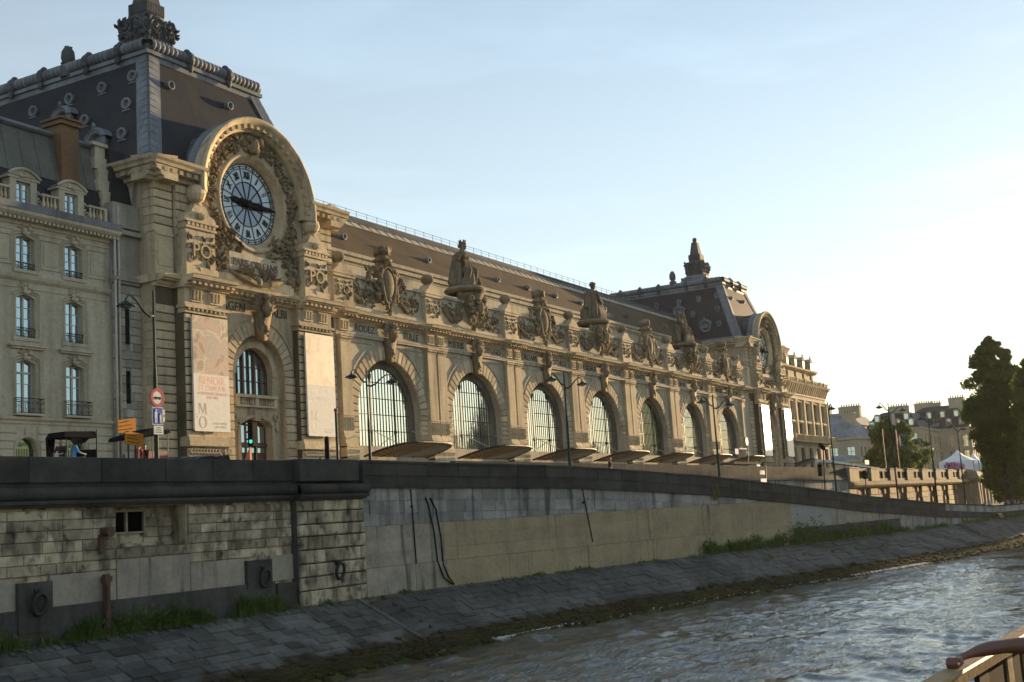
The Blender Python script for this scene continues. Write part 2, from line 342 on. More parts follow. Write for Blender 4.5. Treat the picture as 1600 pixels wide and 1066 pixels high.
def grotesque(seed=1):
    """carved mask keystone with wings of foliage; origin at foot, 3.4 high, front to -Y"""
    q = random.Random(seed); mb = MB(); mb.smooth = True
    mb.hexa([(-.42, 0, 0), (.42, 0, 0), (.42, -.35, 0), (-.42, -.35, 0)], [(-.7, 0, 2.0), (.7, 0, 2.0), (.62, -.75, 2.0), (-.62, -.75, 2.0)])
    mb.ball((0, -.75, 2.25), (.5, .45, .62), 10, 8); mb.ball((0, -1.15, 2.2), (.14, .18, .2), 6, 5)
    for s in (-1, 1):
        mb.ball((s*.2, -1.1, 2.42), .1, 6, 4); mb.ball((s*.24, -1.02, 2.08), (.16, .14, .12), 6, 4)
        for k in range(6): leaf(mb, (s*.35, -.45-.05*k, 2.1+.2*k), 1.15-.09*k, .42, PI/2-s*(1.25-.16*k), .12)
        spiral(mb, (s*.75, -.35, 2.75), .42, 1.4, PI/2, .1, s, .25); spiral(mb, (s*.5, -.3, .9), .26, 1.2, -PI/2, .07, -s, .2)
    mb.ball((0, -1.05, 1.93), (.22, .14, .09), 6, 4)
    for k in range(10): leaf(mb, (q.uniform(-.35, .35), -.6-q.random()*.3, 2.5+q.random()*.5), .6, .24, PI/2+q.uniform(-.9, .9), .12)
    for k in range(9): mb.ball((q.uniform(-.25, .25), -.42-.03*k, 1.65-.17*k), .2-.011*k, 6, 4)
    mb.box(-.75, .75, -.5, 0, 3.15, 3.35); return mb
def cartouche():
    """tall oval shield with scrolled frame, garlands and a plumed crest; origin at foot"""
    mb = MB(); mb.smooth = True; q = random.Random(5)
    mb.ball((0, -.3, 2.5), (.98, .55, 1.55), 16, 10); mb.tube([(1.02*math.sin(t), -.52-.12*math.cos(t)*0, 2.5-1.6*math.cos(t)) for t in np.linspace(0, 2*PI, 26)], .13, 6, caps=False)
    for s in (-1, 1):
        mb.tube([(s*.3, -.3, 4.35), (s*.95, -.35, 3.9), (s*1.1, -.5, 3.2), (s*.95, -.6, 2.2), (s*.75, -.6, 1.3), (s*.35, -.55, .75), (0, -.5, .3)], [.18, .22, .2, .16, .16, .15, .12], 6)
        spiral(mb, (s*1.05, -.4, 3.7), .5, 1.5, 0, .14, s, .3); spiral(mb, (s*.7, -.45, 1.0), .4, 1.4, PI, .11, -s, .25)
        for k in range(12): mb.ball((s*(1.25+q.uniform(-.12, .25)), -.2-q.random()*.3, 1.2+k*.24), q.uniform(.16, .3), 6, 4)
        for k in range(16): leaf(mb, (s*q.uniform(.9, 2.6), -.12, 2.6+q.uniform(-.6, .9)), q.uniform(.5, .9), .35, PI/2-s*q.uniform(.3, 1.8), .12)
        for k in range(30): t = q.random(); mb.ball((s*(1.1+1.9*t)+q.uniform(-.15, .15), -.2-q.random()*.2, 3.35+.5*math.sin(t*2.4)-1.15*t*t+q.uniform(-.2, .2)), q.uniform(.13, .27)*(1.1-.5*t), 6, 4)
        spiral(mb, (s*1.7, -.25, 3.55), .42, 1.5, PI/2, .13, -s, .2); spiral(mb, (s*2.5, -.2, 3.05), .34, 1.4, PI/2, .1, s, .15)
    for k in range(10): mb.ball((q.uniform(-.3, .3), -.4-q.random()*.2, -.1+k*.14), q.uniform(.14, .24), 6, 4)
    mb.hexa([(-.75, .35, 4.1), (.75, .35, 4.1), (.75, -.45, 4.1), (-.75, -.45, 4.1)], [(-.55, .3, 4.7), (.55, .3, 4.7), (.5, -.35, 4.7), (-.5, -.35, 4.7)])
    mb.rev([(.7, 4.6), (.95, 4.75), (.55, 5.0), (.5, 5.3), (.62, 5.45), (.72, 5.6), (.5, 5.8), (.42, 6.05), (.0, 6.15)], (0, 0, 0), 10)
    for k in range(8): mb.box(.62*math.cos(k*PI/4)-.1, .62*math.cos(k*PI/4)+.1, .62*math.sin(k*PI/4)-.1, .62*math.sin(k*PI/4)+.1, 5.2, 5.95)
    for k in range(14): leaf(mb, (q.uniform(-.5, .5), -.45, 4.1+q.random()*.4), .5, .25, PI/2+q.uniform(-1.3, 1.3), .12)
    return mb
def console():
    """bulging carved bracket that carries a statue, 4.2 high, origin at foot"""
    mb = MB(); mb.smooth = True; q = random.Random(9)
    mb.rev([(.15, 0), (.35, .5), (.6, 1.1), (1.0, 1.8), (1.35, 2.5), (1.55, 3.2), (1.75, 3.7)], (0, .3, 0), 16, a0=PI, a1=2*PI)
    mb.ball((0, -1.15, 2.3), (.55, .45, .8), 10, 8)
    for s in (-1, 1):
        mb.tube([(s*.2, -.2, .1), (s*.45, -.75, .8), (s*.85, -1.0, 1.7), (s*1.15, -1.0, 2.6), (s*1.4, -.9, 3.3)], [.12, .15, .18, .22, .2], 6)
        spiral(mb, (s*1.25, -1.0, 3.1), .45, 1.4, 0, .13, s, .2); spiral(mb, (s*.55, -1.35, 2.9), .35, 1.3, PI, .1, -s, .2)
        for k in range(18): mb.ball((s*q.uniform(.3, 1.6), -.9-q.random()*.5+abs(k-9)*.02, .6+k*.16), q.uniform(.12, .24), 6, 4)
        for k in range(14): leaf(mb, (s*q.uniform(1.2, 2.6), -.1, 1.5+q.uniform(-.9, 1.6)), q.uniform(.5, .9), .35, PI/2-s*q.uniform(.3, 2.0), .14)
    for k in range(8): mb.ball((q.uniform(-.15, .15), -.5-.04*k, .1+k*.14), .17, 6, 4)
    return mb
def seated_statue(v):
    """seated draped figure, 1.5 units high; v picks the pose"""
    mb = MB(); mb.smooth = True; q = random.Random(20+v)
    C = lambda a, b, ra, rb=None: capsule(mb, a, b, ra, rb, 8)
    def folds(n, f0, f1, r0_, r1_):
        """drapery: n ridges running from curve f0 to curve f1"""
        for k in range(n):
            t = k/(n-1); j = q.uniform(-.02, .02); p, e = Vector(f0(t)), Vector(f1(t)); m_ = p.lerp(e, .5)+Vector((j, -.03+.02*(k % 2), .02)); mb.tube([p, m_, e], [r0_, (r0_+r1_)/2*(.8+.4*(k % 2)), r1_*(.8+.45*(k % 2))], 6); mb.ball(e, r1_, 6, 4)
    def head(x, y, z, face):
        d = Vector((math.cos(face), math.sin(face), 0)); s_ = Vector((-d.y, d.x, 0)); h = Vector((x, y, z))
        mb.ball(h, (.10, .10, .135), 10, 8); mb.ball(h+d*.075+Vector((0, 0, -.03)), (.055, .055, .075), 8, 6); mb.ball(h+d*.125+Vector((0, 0, -.01)), (.022, .022, .032), 6, 4); mb.ball(h-d*.03+Vector((0, 0, .06)), (.118, .118, .09), 10, 6); mb.ball(h-d*.12+Vector((0, 0, .02)), (.06, .06, .06), 8, 6)
        for k in range(7): a_ = face+(k-3)*.42; mb.ball(h+Vector((.1*math.cos(a_), .1*math.sin(a_), .075)), .034, 6, 4)
        C(h+Vector((0, 0, -.1)), h+Vector((0, .01, -.2)), .062, .075)
    mb.ball((0, .16, .22), (.30, .24, .25), 12, 8)
    for sx in (-.34, .34): mb.ball((sx, .2, .2), (.1, .16, .26), 8, 6); mb.ball((sx, .1, .46), (.09, .12, .06), 8, 5)
    if v == 0:      # facing the river, right hand raised, cloak falling to both sides, urn at the left foot
        C((0, .06, .50), (0, .03, .80), .15, .135); C((0, .03, .80), (0, .02, .96), .14, .17); mb.ball((0, .02, 1.0), (.235, .11, .09), 10, 6)
        for sx in (-.08, .08): mb.ball((sx, -.1, .93), (.075, .07, .07), 8, 6)
        head(0, -.02, 1.26, -PI/2); mb.rev([(.1, 1.36), (.12, 1.40), (.09, 1.43)], (0, -.01, 0), 8)
        for k in range(6): mb.ball((.1*math.cos(k*1.05), -.01+.1*math.sin(k*1.05), 1.43), .032, 6, 4)
        C((-.24, .02, 1.01), (-.40, -.06, .80), .075, .06); C((-.40, -.06, .80), (-.37, -.17, 1.06), .056, .042); mb.ball((-.37, -.18, 1.11), .052, 6, 5); C((-.37, -.2, .98), (-.37, -.2, 1.22), .028)
        C((.24, .02, 1.01), (.37, .0, .74), .078, .062); C((.37, 0, .74), (.27, -.22, .60), .058, .045); mb.ball((.25, -.26, .59), .055, 6, 5)
        for sx, kx in ((-1, -.17), (1, .2)): C((sx*.11, .02, .47), (kx, -.30, .49), .135, .115); C((kx, -.30, .49), (kx*1.15, -.24, .06), .1, .075); mb.ball((kx*1.15, -.36, .04), (.055, .1, .04), 6, 5)
        folds(11, lambda t: (-.27+.56*t, -.30+.06*abs(2*t-1), .52-.05*abs(2*t-1)), lambda t: (-.42+.84*t, -.30+.12*abs(2*t-1), .04), .05, .062)
        folds(6, lambda t: (-.2-.05*t, .1+.06*t, 1.02-.04*t), lambda t: (-.40-.14*t, -.12+.3*t, .08), .055, .085); folds(6, lambda t: (.2+.05*t, .1+.06*t, 1.02-.04*t), lambda t: (.38+.16*t, -.12+.3*t, .08), .055, .085)
        folds(5, lambda t: (-.16+.32*t, -.13, .82), lambda t: (-.24+.5*t, -.2, .5), .04, .05); mb.rev([(.0, .02), (.1, .04), (.13, .16), (.07, .27), (.1, .31), (.02, .33)], (.46, -.24, 0), 10)
    elif v == 1:    # turned to the right, leaning forward over the lap
        C((-.06, .06, .48), (.0, .03, .78), .155, .14); C((.0, .03, .78), (.06, 0, .96), .145, .16); mb.ball((.06, 0, .99), (.15, .225, .1), 10, 6); head(.17, -.02, 1.25, -.25)
        C((.05, -.2, .99), (.08, -.30, .72), .08, .062); C((.08, -.30, .72), (.34, -.27, .64), .058, .045); mb.ball((.39, -.26, .64), .052, 6, 5); C((.1, .2, .97), (.28, .22, .72), .075, .06); C((.28, .22, .72), (.42, .04, .66), .056, .045)
        for sy in (-1, 1): C((.02, sy*.11, .48), (.38, sy*.12-.05, .54), .145, .12); C((.38, sy*.12-.05, .54), (.45, sy*.13-.06, .08), .105, .09)
        folds(9, lambda t: (.05+.36*t, -.2-.02*t, .5+.05*t), lambda t: (-.12+.66*t, -.34+.05*t, .04), .06, .075); folds(6, lambda t: (.4+.04*t, -.2+.36*t, .56), lambda t: (.5+.06*t, -.26+.44*t, .04), .06, .07)
        folds(7, lambda t: (-.06-.03*t, -.17+.36*t, 1.0), lambda t: (-.28-.05*t, -.28+.5*t, .06), .065, .1); folds(4, lambda t: (.1, -.16+.3*t, .9), lambda t: (.2, -.18+.32*t, .6), .045, .05)
    else:           # a group: seated figure with shield, child and drapery
        C((-.05, .05, .5), (-.08, .02, .9), .16, .16); mb.ball((-.08, 0, .98), (.23, .12, .1), 10, 6); head(-.03, -.03, 1.26, -PI/2+.3)
        C((-.3, 0, .98), (-.42, -.05, 1.24), .08, .06); mb.ball((-.4, -.05, 1.32), .09, 8, 6); C((.16, 0, .98), (.34, -.12, .8), .08, .07); mb.ball((.38, 0, 1.0), (.17, .1, .24), 10, 8); mb.ball((.4, 0, 1.3), (.09, .09, .12), 8, 6)
        for sx in (-1, 1): C((sx*.12, 0, .5), (sx*.22, -.30, .48), .14, .12); C((sx*.22, -.30, .48), (sx*.26, -.26, .06), .11, .09)
        C((.5, -.1, .1), (.46, -.12, .5), .13, .12); mb.ball((.46, -.14, .66), .1, 8, 6); C((-.5, 0, .1), (-.46, .02, .7), .16, .12)
        folds(10, lambda t: (-.3+.6*t, -.3, .48), lambda t: (-.46+.92*t, -.3, .04), .05, .07)
        for k in range(22): mb.ball((q.uniform(-.5, .5), q.uniform(-.3, .2), q.uniform(.2, 1.05)), q.uniform(.05, .11), 6, 5)
    for k in range(10): mb.ball((q.uniform(-.42, .42), q.uniform(-.28, .3), .03), (.14, .12, .05), 6, 4)
    return remeshed(mb, 'statue', STATUE, .0165, 1)

# ------------------------------------------------------------------ the museum
MUS = thing('museum_building', 'long pale stone station museum with two clock pavilions and a row of tall arched windows', 'museum', (70.1, 60, SZ))
NB, BAY, C0 = 7, 14.83, 87.6
cen = [C0+BAY*k for k in range(NB)]; PC = (70.1, 197.25); NX0, NX1 = 80.05, 187.3
w = MB()
for c in cen: arch_wall(w, c-BAY/2, c+BAY/2, SZ, 16.0, c, 9.6, 4.7, YW, YG+.1, zb=6.75)
w.quad((cen[-1]+BAY/2, YW, SZ), (NX1+.1, YW, SZ), (NX1+.1, YW, 16), (cen[-1]+BAY/2, YW, 16)); w.quad((NX0-.1, YW, SZ), (cen[0]-BAY/2, YW, SZ), (cen[0]-BAY/2, YW, 16), (NX0-.1, YW, 16))
w.box(NX0-.2, NX1+.2, 60.5, 61.2, 18.0, 21.05); w.box(NX0-.2, NX1+.2, 60.32, 61.3, 21.05, 21.32)                # attic wall, coping
w.quad((NX0, 61.2, 20.2), (NX1, 61.2, 20.2), (NX1, 66.4, 20.2), (NX0, 66.4, 20.2))
w.box(NX0-.2, NX1+.2, 66.35, 67, 19.5, 24.3)
WALL = w.build('wall', PALE, MUS)
e = MB(); e.extr([(60.45, 15.9), (60.22, 15.9), (60.22, 16.05), (60.17, 16.07), (60.17, 16.22), (60.36, 16.24), (60.36, 17.2), (60.6, 17.2), (60.6, 15.9)], NX0, NX1)
e.box(NX0, NX1, 60.22, 60.6, 18.0, 18.55)
e.build('frieze', PALE, MUS)
CPROF = [(60.6, 17.2), (60.25, 17.2), (60.2, 17.3), (60.05, 17.34), (60.0, 17.55), (59.62, 17.58), (59.6, 17.66), (59.4, 17.7), (59.32, 17.9), (59.25, 17.98), (60.6, 18.02)]
e = MB(); e.extr(CPROF, NX0, NX1)
piers = [cen[0]-BAY/2+BAY*k for k in range(NB+1)]
for x in piers:
    a, b = max(x-1.8, NX0), min(x+1.8, 184.5); e.extr([(y-.22 if y < 60.5 else y, z+.004) for y, z in CPROF], a, b)
CORN = e.build('cornice', LIMEB, MUS)
e = MB()
for x in np.arange(NX0+.3, NX1-.2, .52):
    d = .22 if any(abs(x-p) < 1.8 for p in piers) else 0; e.box(x, x+.26, 59.68-d, 60.05-d, 17.4, 17.572)
props(e.build('dentil_course', LIMEB, MUS), kind='stuff')
# gutter cornice of the hall behind and its slate roof
e = MB(); e.extr([(67, 24.3), (66.3, 24.3), (66.25, 24.5), (66.05, 24.55), (66.0, 24.9), (65.8, 25.0), (65.75, 25.3), (67, 25.35)], NX0-.1, NX1+3)
e.box(NX0-.1, NX1, 66.2, 66.4, 22.9, 23.25); e.build('roof_cornice', PALE, MUS)
rz = lambda y: 25.3+(y-66.3)*(31.4-25.3)/6.3
e = MB(); e.quad((NX0-3, 66.3, 25.3), (191.5, 66.3, 25.3), (191.5, 71.3, rz(71.3)), (NX0-3, 71.3, rz(71.3))); ROOF = e.build('roof', NSLATE, MUS)
e = MB(); e.extr([(71.25, rz(71.25)-.05), (71.2, rz(71.25)+.05), (72.1, rz(72.1)+.06), (72.15, rz(72.1)), (88, 30), (88, 29)], NX0-3, 192); e.build('ridge_flashing', PALE, ROOF)
e = MB()
for x in np.arange(NX0, 190, 1.55): e.tube([(x, 71.2, rz(71.2)+.09), (x, 72.1, rz(72.1)+.1)], .045, 5)
props(e.build('flashing_rib', LEAD, ROOF), kind='stuff')
e = MB(); e.tube([(NX0, 71.2, rz(71.2)+.05), (190.5, 71.2, rz(71.2)+.05)], .08, 6); e.tube([(NX0, 72.5, 31.5), (191, 72.5, 31.5)], .24, 8); e.extr([(71.95, rz(72.0)+.08), (72.05, rz(72.0)+.3), (72.4, 31.45), (73, 31.5), (88, 31.4), (88, 30)], NX0-3, 192); e.build('ridge_roll', LEAD, ROOF)
e = MB(); e.tube([(NX0-2, 72.6, 32.42), (191, 72.6, 32.42)], .022, 4); e.tube([(NX0-2, 72.6, 32.12), (191, 72.6, 32.12)], .014, 4); e.build('handrail', IRON, ROOF)
ob = MB(); ob.tube([(0, 0, 0), (0, 0, .78)], .026, 4); rp = ob.mesh('rail_post', IRON)
for i in range(62): inst('rail_post', rp, ROOF, (NX0-1+i*1.82, 72.6, 31.7))
oc = MB(); oc.smooth = True; oc.rev([(.22, .5), (.24, -.42), (.34, -.46), (.36, -.36), (.30, -.2), (.28, .5)], (0, 0, 0), 12, 'y'); oc.smooth = False; oc.rev([(0, -.2), (.23, -.2)], (0, 0, 0), 12, 'y')
OCUL = oc.mesh('roof_oculus', ZINC)
for k in range(14): inst('roof_oculus', OCUL, ROOF, (85.2+k*7.42, 68.55, rz(68.55)+.12))
# piers: twin pilasters
sh = MB(); sh.box(-.7, .7, 0, .5, 9.3, 15.36); sh.box(-.78, .78, -.06, .5, 9.12, 9.3); SHAFT = sh.mesh('pilaster', LIME)
cp = MB(); cp.box(-.74, .74, -.05, .5, 15.36, 15.48); cp.box(-.8, .8, -.12, .5, 15.6, 15.74); cp.box(-.88, .88, -.2, .5, 15.74, 15.9); cp.box(-.7, .7, -.02, .5, 15.48, 15.6)
for k in range(5): cp.ball((-.56+.28*k, -.1, 15.56), (.1, .08, .09), 6, 4)
CAPM = cp.mesh('capital', LIMEB)
sg = MB(); sg.box(-.74, .74, .0, .5, 7.75, 9.12)
for k in range(4):
    x = -.52+.35*k; sg.tube([(x-.05, -.03, 7.95), (x+.05, -.05, 8.2), (x-.05, -.05, 8.5), (x+.05, -.05, 8.8), (x, -.03, 9.0)], .085, 5)
STRIG = sg.mesh('fluted_panel', LIMEB)
bs = MB(); bs.extr([(.5, 6.85), (-.2, 6.85), (-.2, 7.35), (-.14, 7.4), (-.1, 7.6), (-.04, 7.75), (.5, 7.75)], -.82, .82); bs.box(-.84, .84, -.3, .5, 5.0, 6.85)
for k in range(7): bs.rev([(.12, -.34), (.17, -.36), (.2, -.3)], (-.66+.22*k, 0, 6.15), 8, 'y')
bs.box(-.84, .84, -.34, .4, 6.5, 6.62); bs.box(-.84, .84, -.34, .4, 5.6, 5.74)
BASEM = bs.mesh('pilaster_base', LIMEB)
tg = MB(); tg.box(-.55, .55, 0, .5, 16.24, 17.2); tg.box(-.6, .6, -.05, .5, 16.24, 16.36); tg.box(-.6, .6, -.06, .5, 17.04, 17.2)
for k in range(3): tg.tube([(-.33+.33*k, -.05, 16.38), (-.33+.33*k, -.09, 17.0)], .1, 6)
TRIG = tg.mesh('frieze_bracket', LIMEB)
for k, x in enumerate(piers):
    for s in ((1,) if k == 0 else (-1,) if k == NB else (-1, 1)):
        xx = x+s*.85; p = inst('pilaster', SHAFT, MUS, (xx, YP, 0))
        inst('capital', CAPM, p, (xx, YP, 0)); inst('fluted_panel', STRIG, p, (xx, YP, 0)); inst('pilaster_base', BASEM, p, (xx, YP, 0)); inst('frieze_bracket', TRIG, MUS, (xx, YP+.05, 0))
# arches
VN = 27; VOU = [wedge(4.72, 5.88, PI/VN/2*.90, .4, .05, LIMEB) for _ in range(2)]
spn = MB()
for c in cen:
    for s in (-1, 1):   # sunk spandrel panel frames and hood line
        a = arc(c, 9.6, 6.2, PI/2-s*.32, PI/2-s*1.13, 12)
        spn.tube([(x, 60.42, z) for x, z in a], .09, 5); spn.tube([(c+s*1.9, 60.42, 15.5), (c+s*5.6, 60.42, 15.5)], .07, 5)
        if s < 0: spn.tube([(c+s*5.6, 60.42, 15.5), (c+s*5.6, 60.42, 12.2)], .07, 5)
        for i in range(9): spn.box(c+s*5.3-.28, c+s*5.3+.28, 60.38, 60.5, 15.0-i*.46, 15.4-i*.46) if (i < 9 and s > 0) else None
props(spn.build('spandrel_moulding', PALE, MUS), kind='stuff')
JB = {}
for k, c in enumerate(cen):
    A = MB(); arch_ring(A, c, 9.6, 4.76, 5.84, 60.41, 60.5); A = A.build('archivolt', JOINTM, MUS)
    for i in range(VN):
        t = PI*(i+.5)/VN; inst('voussoir', VOU[i % 2], A, (c, 60.3, 9.6), (0, -t, 0))
    for s in (-1, 1):
        for i in range(6):
            h = .45; z = 9.6-h*(i+.5); inst('jamb_stone', block(1.08, .40, .4, .045, LIMEB), A, (c+s*5.27, 60.3, z))
# windows of the hall
def clip_cell(x0, x1, z0, z1, cx, zs, r):
    """cell of the glazing grid cut by the round head"""
    if z1 <= zs and abs(x0-cx) <= r+1e-6 and abs(x1-cx) <= r+1e-6: return [(x0, z0), (x1, z0), (x1, z1), (x0, z1)]
    top = lambda x: zs+math.sqrt(max(r*r-(x-cx)**2, 0)); n = 5; pts = []; xs = [x0+(x1-x0)*i/n for i in range(n+1)]
    tp = [(x, min(z1, top(x))) for x in xs]; tp = [p for p in tp if p[1] > z0+.02]
    if len(tp) < 2: return None
    return [(tp[0][0], z0), (tp[-1][0], z0)]+tp[::-1]
mul_cache = {}
for k, c in enumerate(cen):
    r = 4.05; fr = MB(); arch_ring(fr, c, 9.6, r-.05, 4.72, 61.05, 61.25, n=32)
    for s in (-1, 1): fr.box(c+s*4.38-.36, c+s*4.38+.36, 61.05, 61.25, 6.75, 9.6)
    for i in range(34):
        t = PI*(i+.5)/34; q = 4.38; fr.rev([(.05, 0), (.14, -.05), (.2, 0)], (c+q*math.cos(t), 61.04, 9.6+q*math.sin(t)), 8, 'y')
    for s in (-1, 1):
        for i in range(7): fr.rev([(.05, 0), (.14, -.05), (.2, 0)], (c+s*4.38, 61.04, 6.95+i*.38), 8, 'y')
    fr = fr.build('arched_window', FRAMEM, MUS)
    nx = 18; xs = [c-r+2*r*i/nx for i in range(nx+1)]; zs = [6.75, 8.15, 9.55, 10.95, 12.35, 14]
    gl = GLASS_DARK if k == 4 else GLASS_SKY; stuffm = MB()  # fifth window: dark reflection of the tall tree put into the glass colour
    for i in range(nx):
        for j in range(5):
            p = clip_cell(xs[i], xs[i+1], zs[j], zs[j+1], c, 9.6, r)
            if not p: continue
            if k < 3:
                m = MB(); dy = rng.uniform(-.004, .004); m.add([(x-xs[i], dy*(z-zs[j]), z-zs[j]) for x, z in p], [tuple(range(len(p)))]); m.build('pane', gl, fr, loc=(xs[i], YG, zs[j]))
            else: stuffm.add([(x, YG, z) for x, z in p], [tuple(range(len(p)))])
    if k >= 3: props(stuffm.build('pane', gl, fr), kind='stuff')
    for i in range(1, nx):
        top = 9.6+math.sqrt(max(r*r-(xs[i]-c)**2, 0)); key = (i,); big = i in (5, 13)
        if key not in mul_cache:
            m = MB(); hw = .085 if big else .034; m.box(-hw, hw, -.03 if big else -.012, .028, 6.75, top)
            if big: m.ball((0, -.02, 8.1), (.2, .06, .2), 8, 6); m.ball((0, -.02, top-.35), (.22, .07, .36), 8, 6)
            mul_cache[key] = m.mesh('mullion', IRON)
        inst('mullion', mul_cache[key], fr, (xs[i], YG-.03, 0))
    for z in zs[1:-1]:
        hw = r if z <= 9.6 else math.sqrt(r*r-(z-9.6)**2); m = MB(); m.box(c-hw, c+hw, YG-.045, YG+.005, z-.03, z+.03); m.build('transom', IRON, fr)
# dark entrance doors below the canopies
for c in cen:
    m = MB(); m.box(c-3.9, c+3.9, 60.36, 60.44, SZ, 5.35)
    for i in range(7): m.box(c-3.9+i*1.3-.06, c-3.9+i*1.3+.06, 60.28, 60.4, SZ, 5.35)
    m.build('entrance_doors', BROWN, MUS)
# carved keystones, attic pedestals, cartouches, consoles, relief panels
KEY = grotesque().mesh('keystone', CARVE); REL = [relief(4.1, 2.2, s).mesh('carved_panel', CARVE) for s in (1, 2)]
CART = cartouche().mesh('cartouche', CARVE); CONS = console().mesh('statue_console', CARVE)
pb = MB(); pb.box(-1.42, 1.42, 0, 1.2, 18.02, 18.75); pb.box(-1.34, 1.34, .08, 1.2, 18.75, 20.75); pb.box(-1.5, 1.5, -.1, 1.3, 20.75, 21.0); pb.box(-1.55, 1.55, -.16, 1.35, 21.0, 21.12)
pb.extr([(-1.35, 21.12), (1.35, 21.12), (1.2, 21.3), (.75, 21.6), (.5, 21.95), (-.5, 21.95), (-.75, 21.6), (-1.2, 21.3)], 0, 1.1, 'y')
PED = pb.mesh('attic_pedestal', LIMEB)
fb = MB(); fb.smooth = True; fb.rev([(.5, 0), (.52, .1), (.36, .16), (.36, .24), (.58, .42), (.64, .66), (.55, .92), (.32, 1.1), (0, 1.16)], (0, 0, 0), 14); FIN = fb.mesh('ball_finial', CARVE)
PO = text_mesh('PO', 1.15, .12, GOLDL, 1.0)
pw = MB()
q = random.Random(3)
for i in range(26): leaf(pw, (q.uniform(-1.0, 1.0), 0, q.uniform(-.2, 1.1)), .45, .25, q.uniform(0, 6.3), .08)
for s in (-1, 1): spiral(pw, (s*.85, 0, .2), .3, 1.3, 0, .06, s, .1)
POW = pw.mesh('monogram_wreath', CARVE)
for k, x in enumerate(piers):
    xx = x+1.0 if k == 0 else x-1.0 if k == NB else x
    p = inst('attic_pedestal', PED, MUS, (xx, YP, 0)); inst('ball_finial', FIN, p, (xx, YP+.6, 21.9)); inst('monogram', PO, p, (xx, YP+.03, 19.35)); inst('monogram_wreath', POW, p, (xx, YP+.09, 19.2))
NAMES = [('RODEZ', 'TULLE'), ('POITIERS', 'LIMOGES'), ('ORLEANS', 'ROCHELLE'), ('BORDEAUX', 'TOULOUSE'), ('NANTES', 'TOURS'), ('BLOIS', 'PARIS'), ('NEVERS', 'VIERZON')]
for k, c in enumerate(cen):
    inst('keystone', KEY, MUS, (c, 60.3, 14.15), (0, 0, 0), (1, .75, 1))
    for s in (-1, 1):
        inst('carved_panel', REL[(k+(s > 0)) % 2], MUS, (c+s*3.55, 60.48, 18.65))
        t = NAMES[k][s > 0]; sx = min(1.0, 3.9/(len(t)*.62)); inst('lettering', text_mesh(t, .88, .07, LETTER, sx), MUS, (c+(3.75 if s > 0 else -3.3), 60.35, 16.42))
    if k % 2 == 0: inst('cartouche', CART, MUS, (c, 60.5, 18.45))
    else:
        o = inst('statue_console', CONS, MUS, (c, 60.55, 18.35))
        d = MB(); d.smooth = True; d.rev([(1.6, 0), (1.95, .12), (2.1, .3), (2.05, .42), (1.85, .5), (1.8, .62), (0, .62)], (c, 61.0, 22.2), 24); d.build('plinth', CARVE, o)
SL = ['seated draped stone woman facing the river, one hand raised, above the second arch', 'stone statue of a seated woman in profile leaning to the right above the fourth arch', 'bulky stone group of figures on the parapet just before the far slate pavilion']
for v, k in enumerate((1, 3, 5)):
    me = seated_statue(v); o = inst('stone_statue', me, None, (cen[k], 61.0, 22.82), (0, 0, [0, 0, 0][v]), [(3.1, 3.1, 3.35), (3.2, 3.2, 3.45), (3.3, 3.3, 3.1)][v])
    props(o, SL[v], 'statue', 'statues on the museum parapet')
SL0 = None
# canopies over the doors
for k, c in enumerate([c for c in cen]+[PC[1]+12.5]):
    wd, dp = (4.7, 3.9) if k < NB else (3.5, 3.2); yb = 60.0 if k < NB else 60.2; N = 22
    sg_ = lambda a: math.copysign(abs(a)**.55, a)
    P = lambda u, v: (c+wd*sg_(math.cos(u))*v, yb-dp*sg_(math.sin(u))*v, 5.8+.95*sg_(math.sin(u))*v)
    m = MB(); us = [PI*i/N for i in range(N+1)]
    for off in (0, .05):
        for a, b in zip(us, us[1:]):
            for v0, v1 in ((.05, .4), (.4, .75), (.75, 1)):
                m.quad(*[(x, y, z+off) for x, y, z in (P(a, v0), P(b, v0), P(b, v1), P(a, v1))])
    can = m.build('canopy', CANGL, MUS)
    m = MB(); m.tube([P(u, 1) for u in us], .09, 6); m.tube([P(u, .5) for u in us], .04, 4); m.build('canopy_rim', IRON, can)
    rb = MB()
    for u in us[1:-1]: rb.tube([tuple(np.add(P(u, .05), (0, 0, -.03))), tuple(np.add(P(u, .5), (0, 0, -.05))), tuple(np.add(P(u, 1), (0, 0, -.03)))], .05, 4)
    for i in range(1, 8):
        for s in (0,): rb.tube([P(u, i/8) for u in us], .018, 3)
    props(rb.build('canopy_rib', CREAM, can), kind='stuff')
    for s in (-1, 1):
        if k < NB:
            m = MB(); m.tube([(c+s*3.2, 60.4, 8.2), P(PI/2-s*.75, .9)], .03, 4); m.build('stay_rod', CREAM, can)
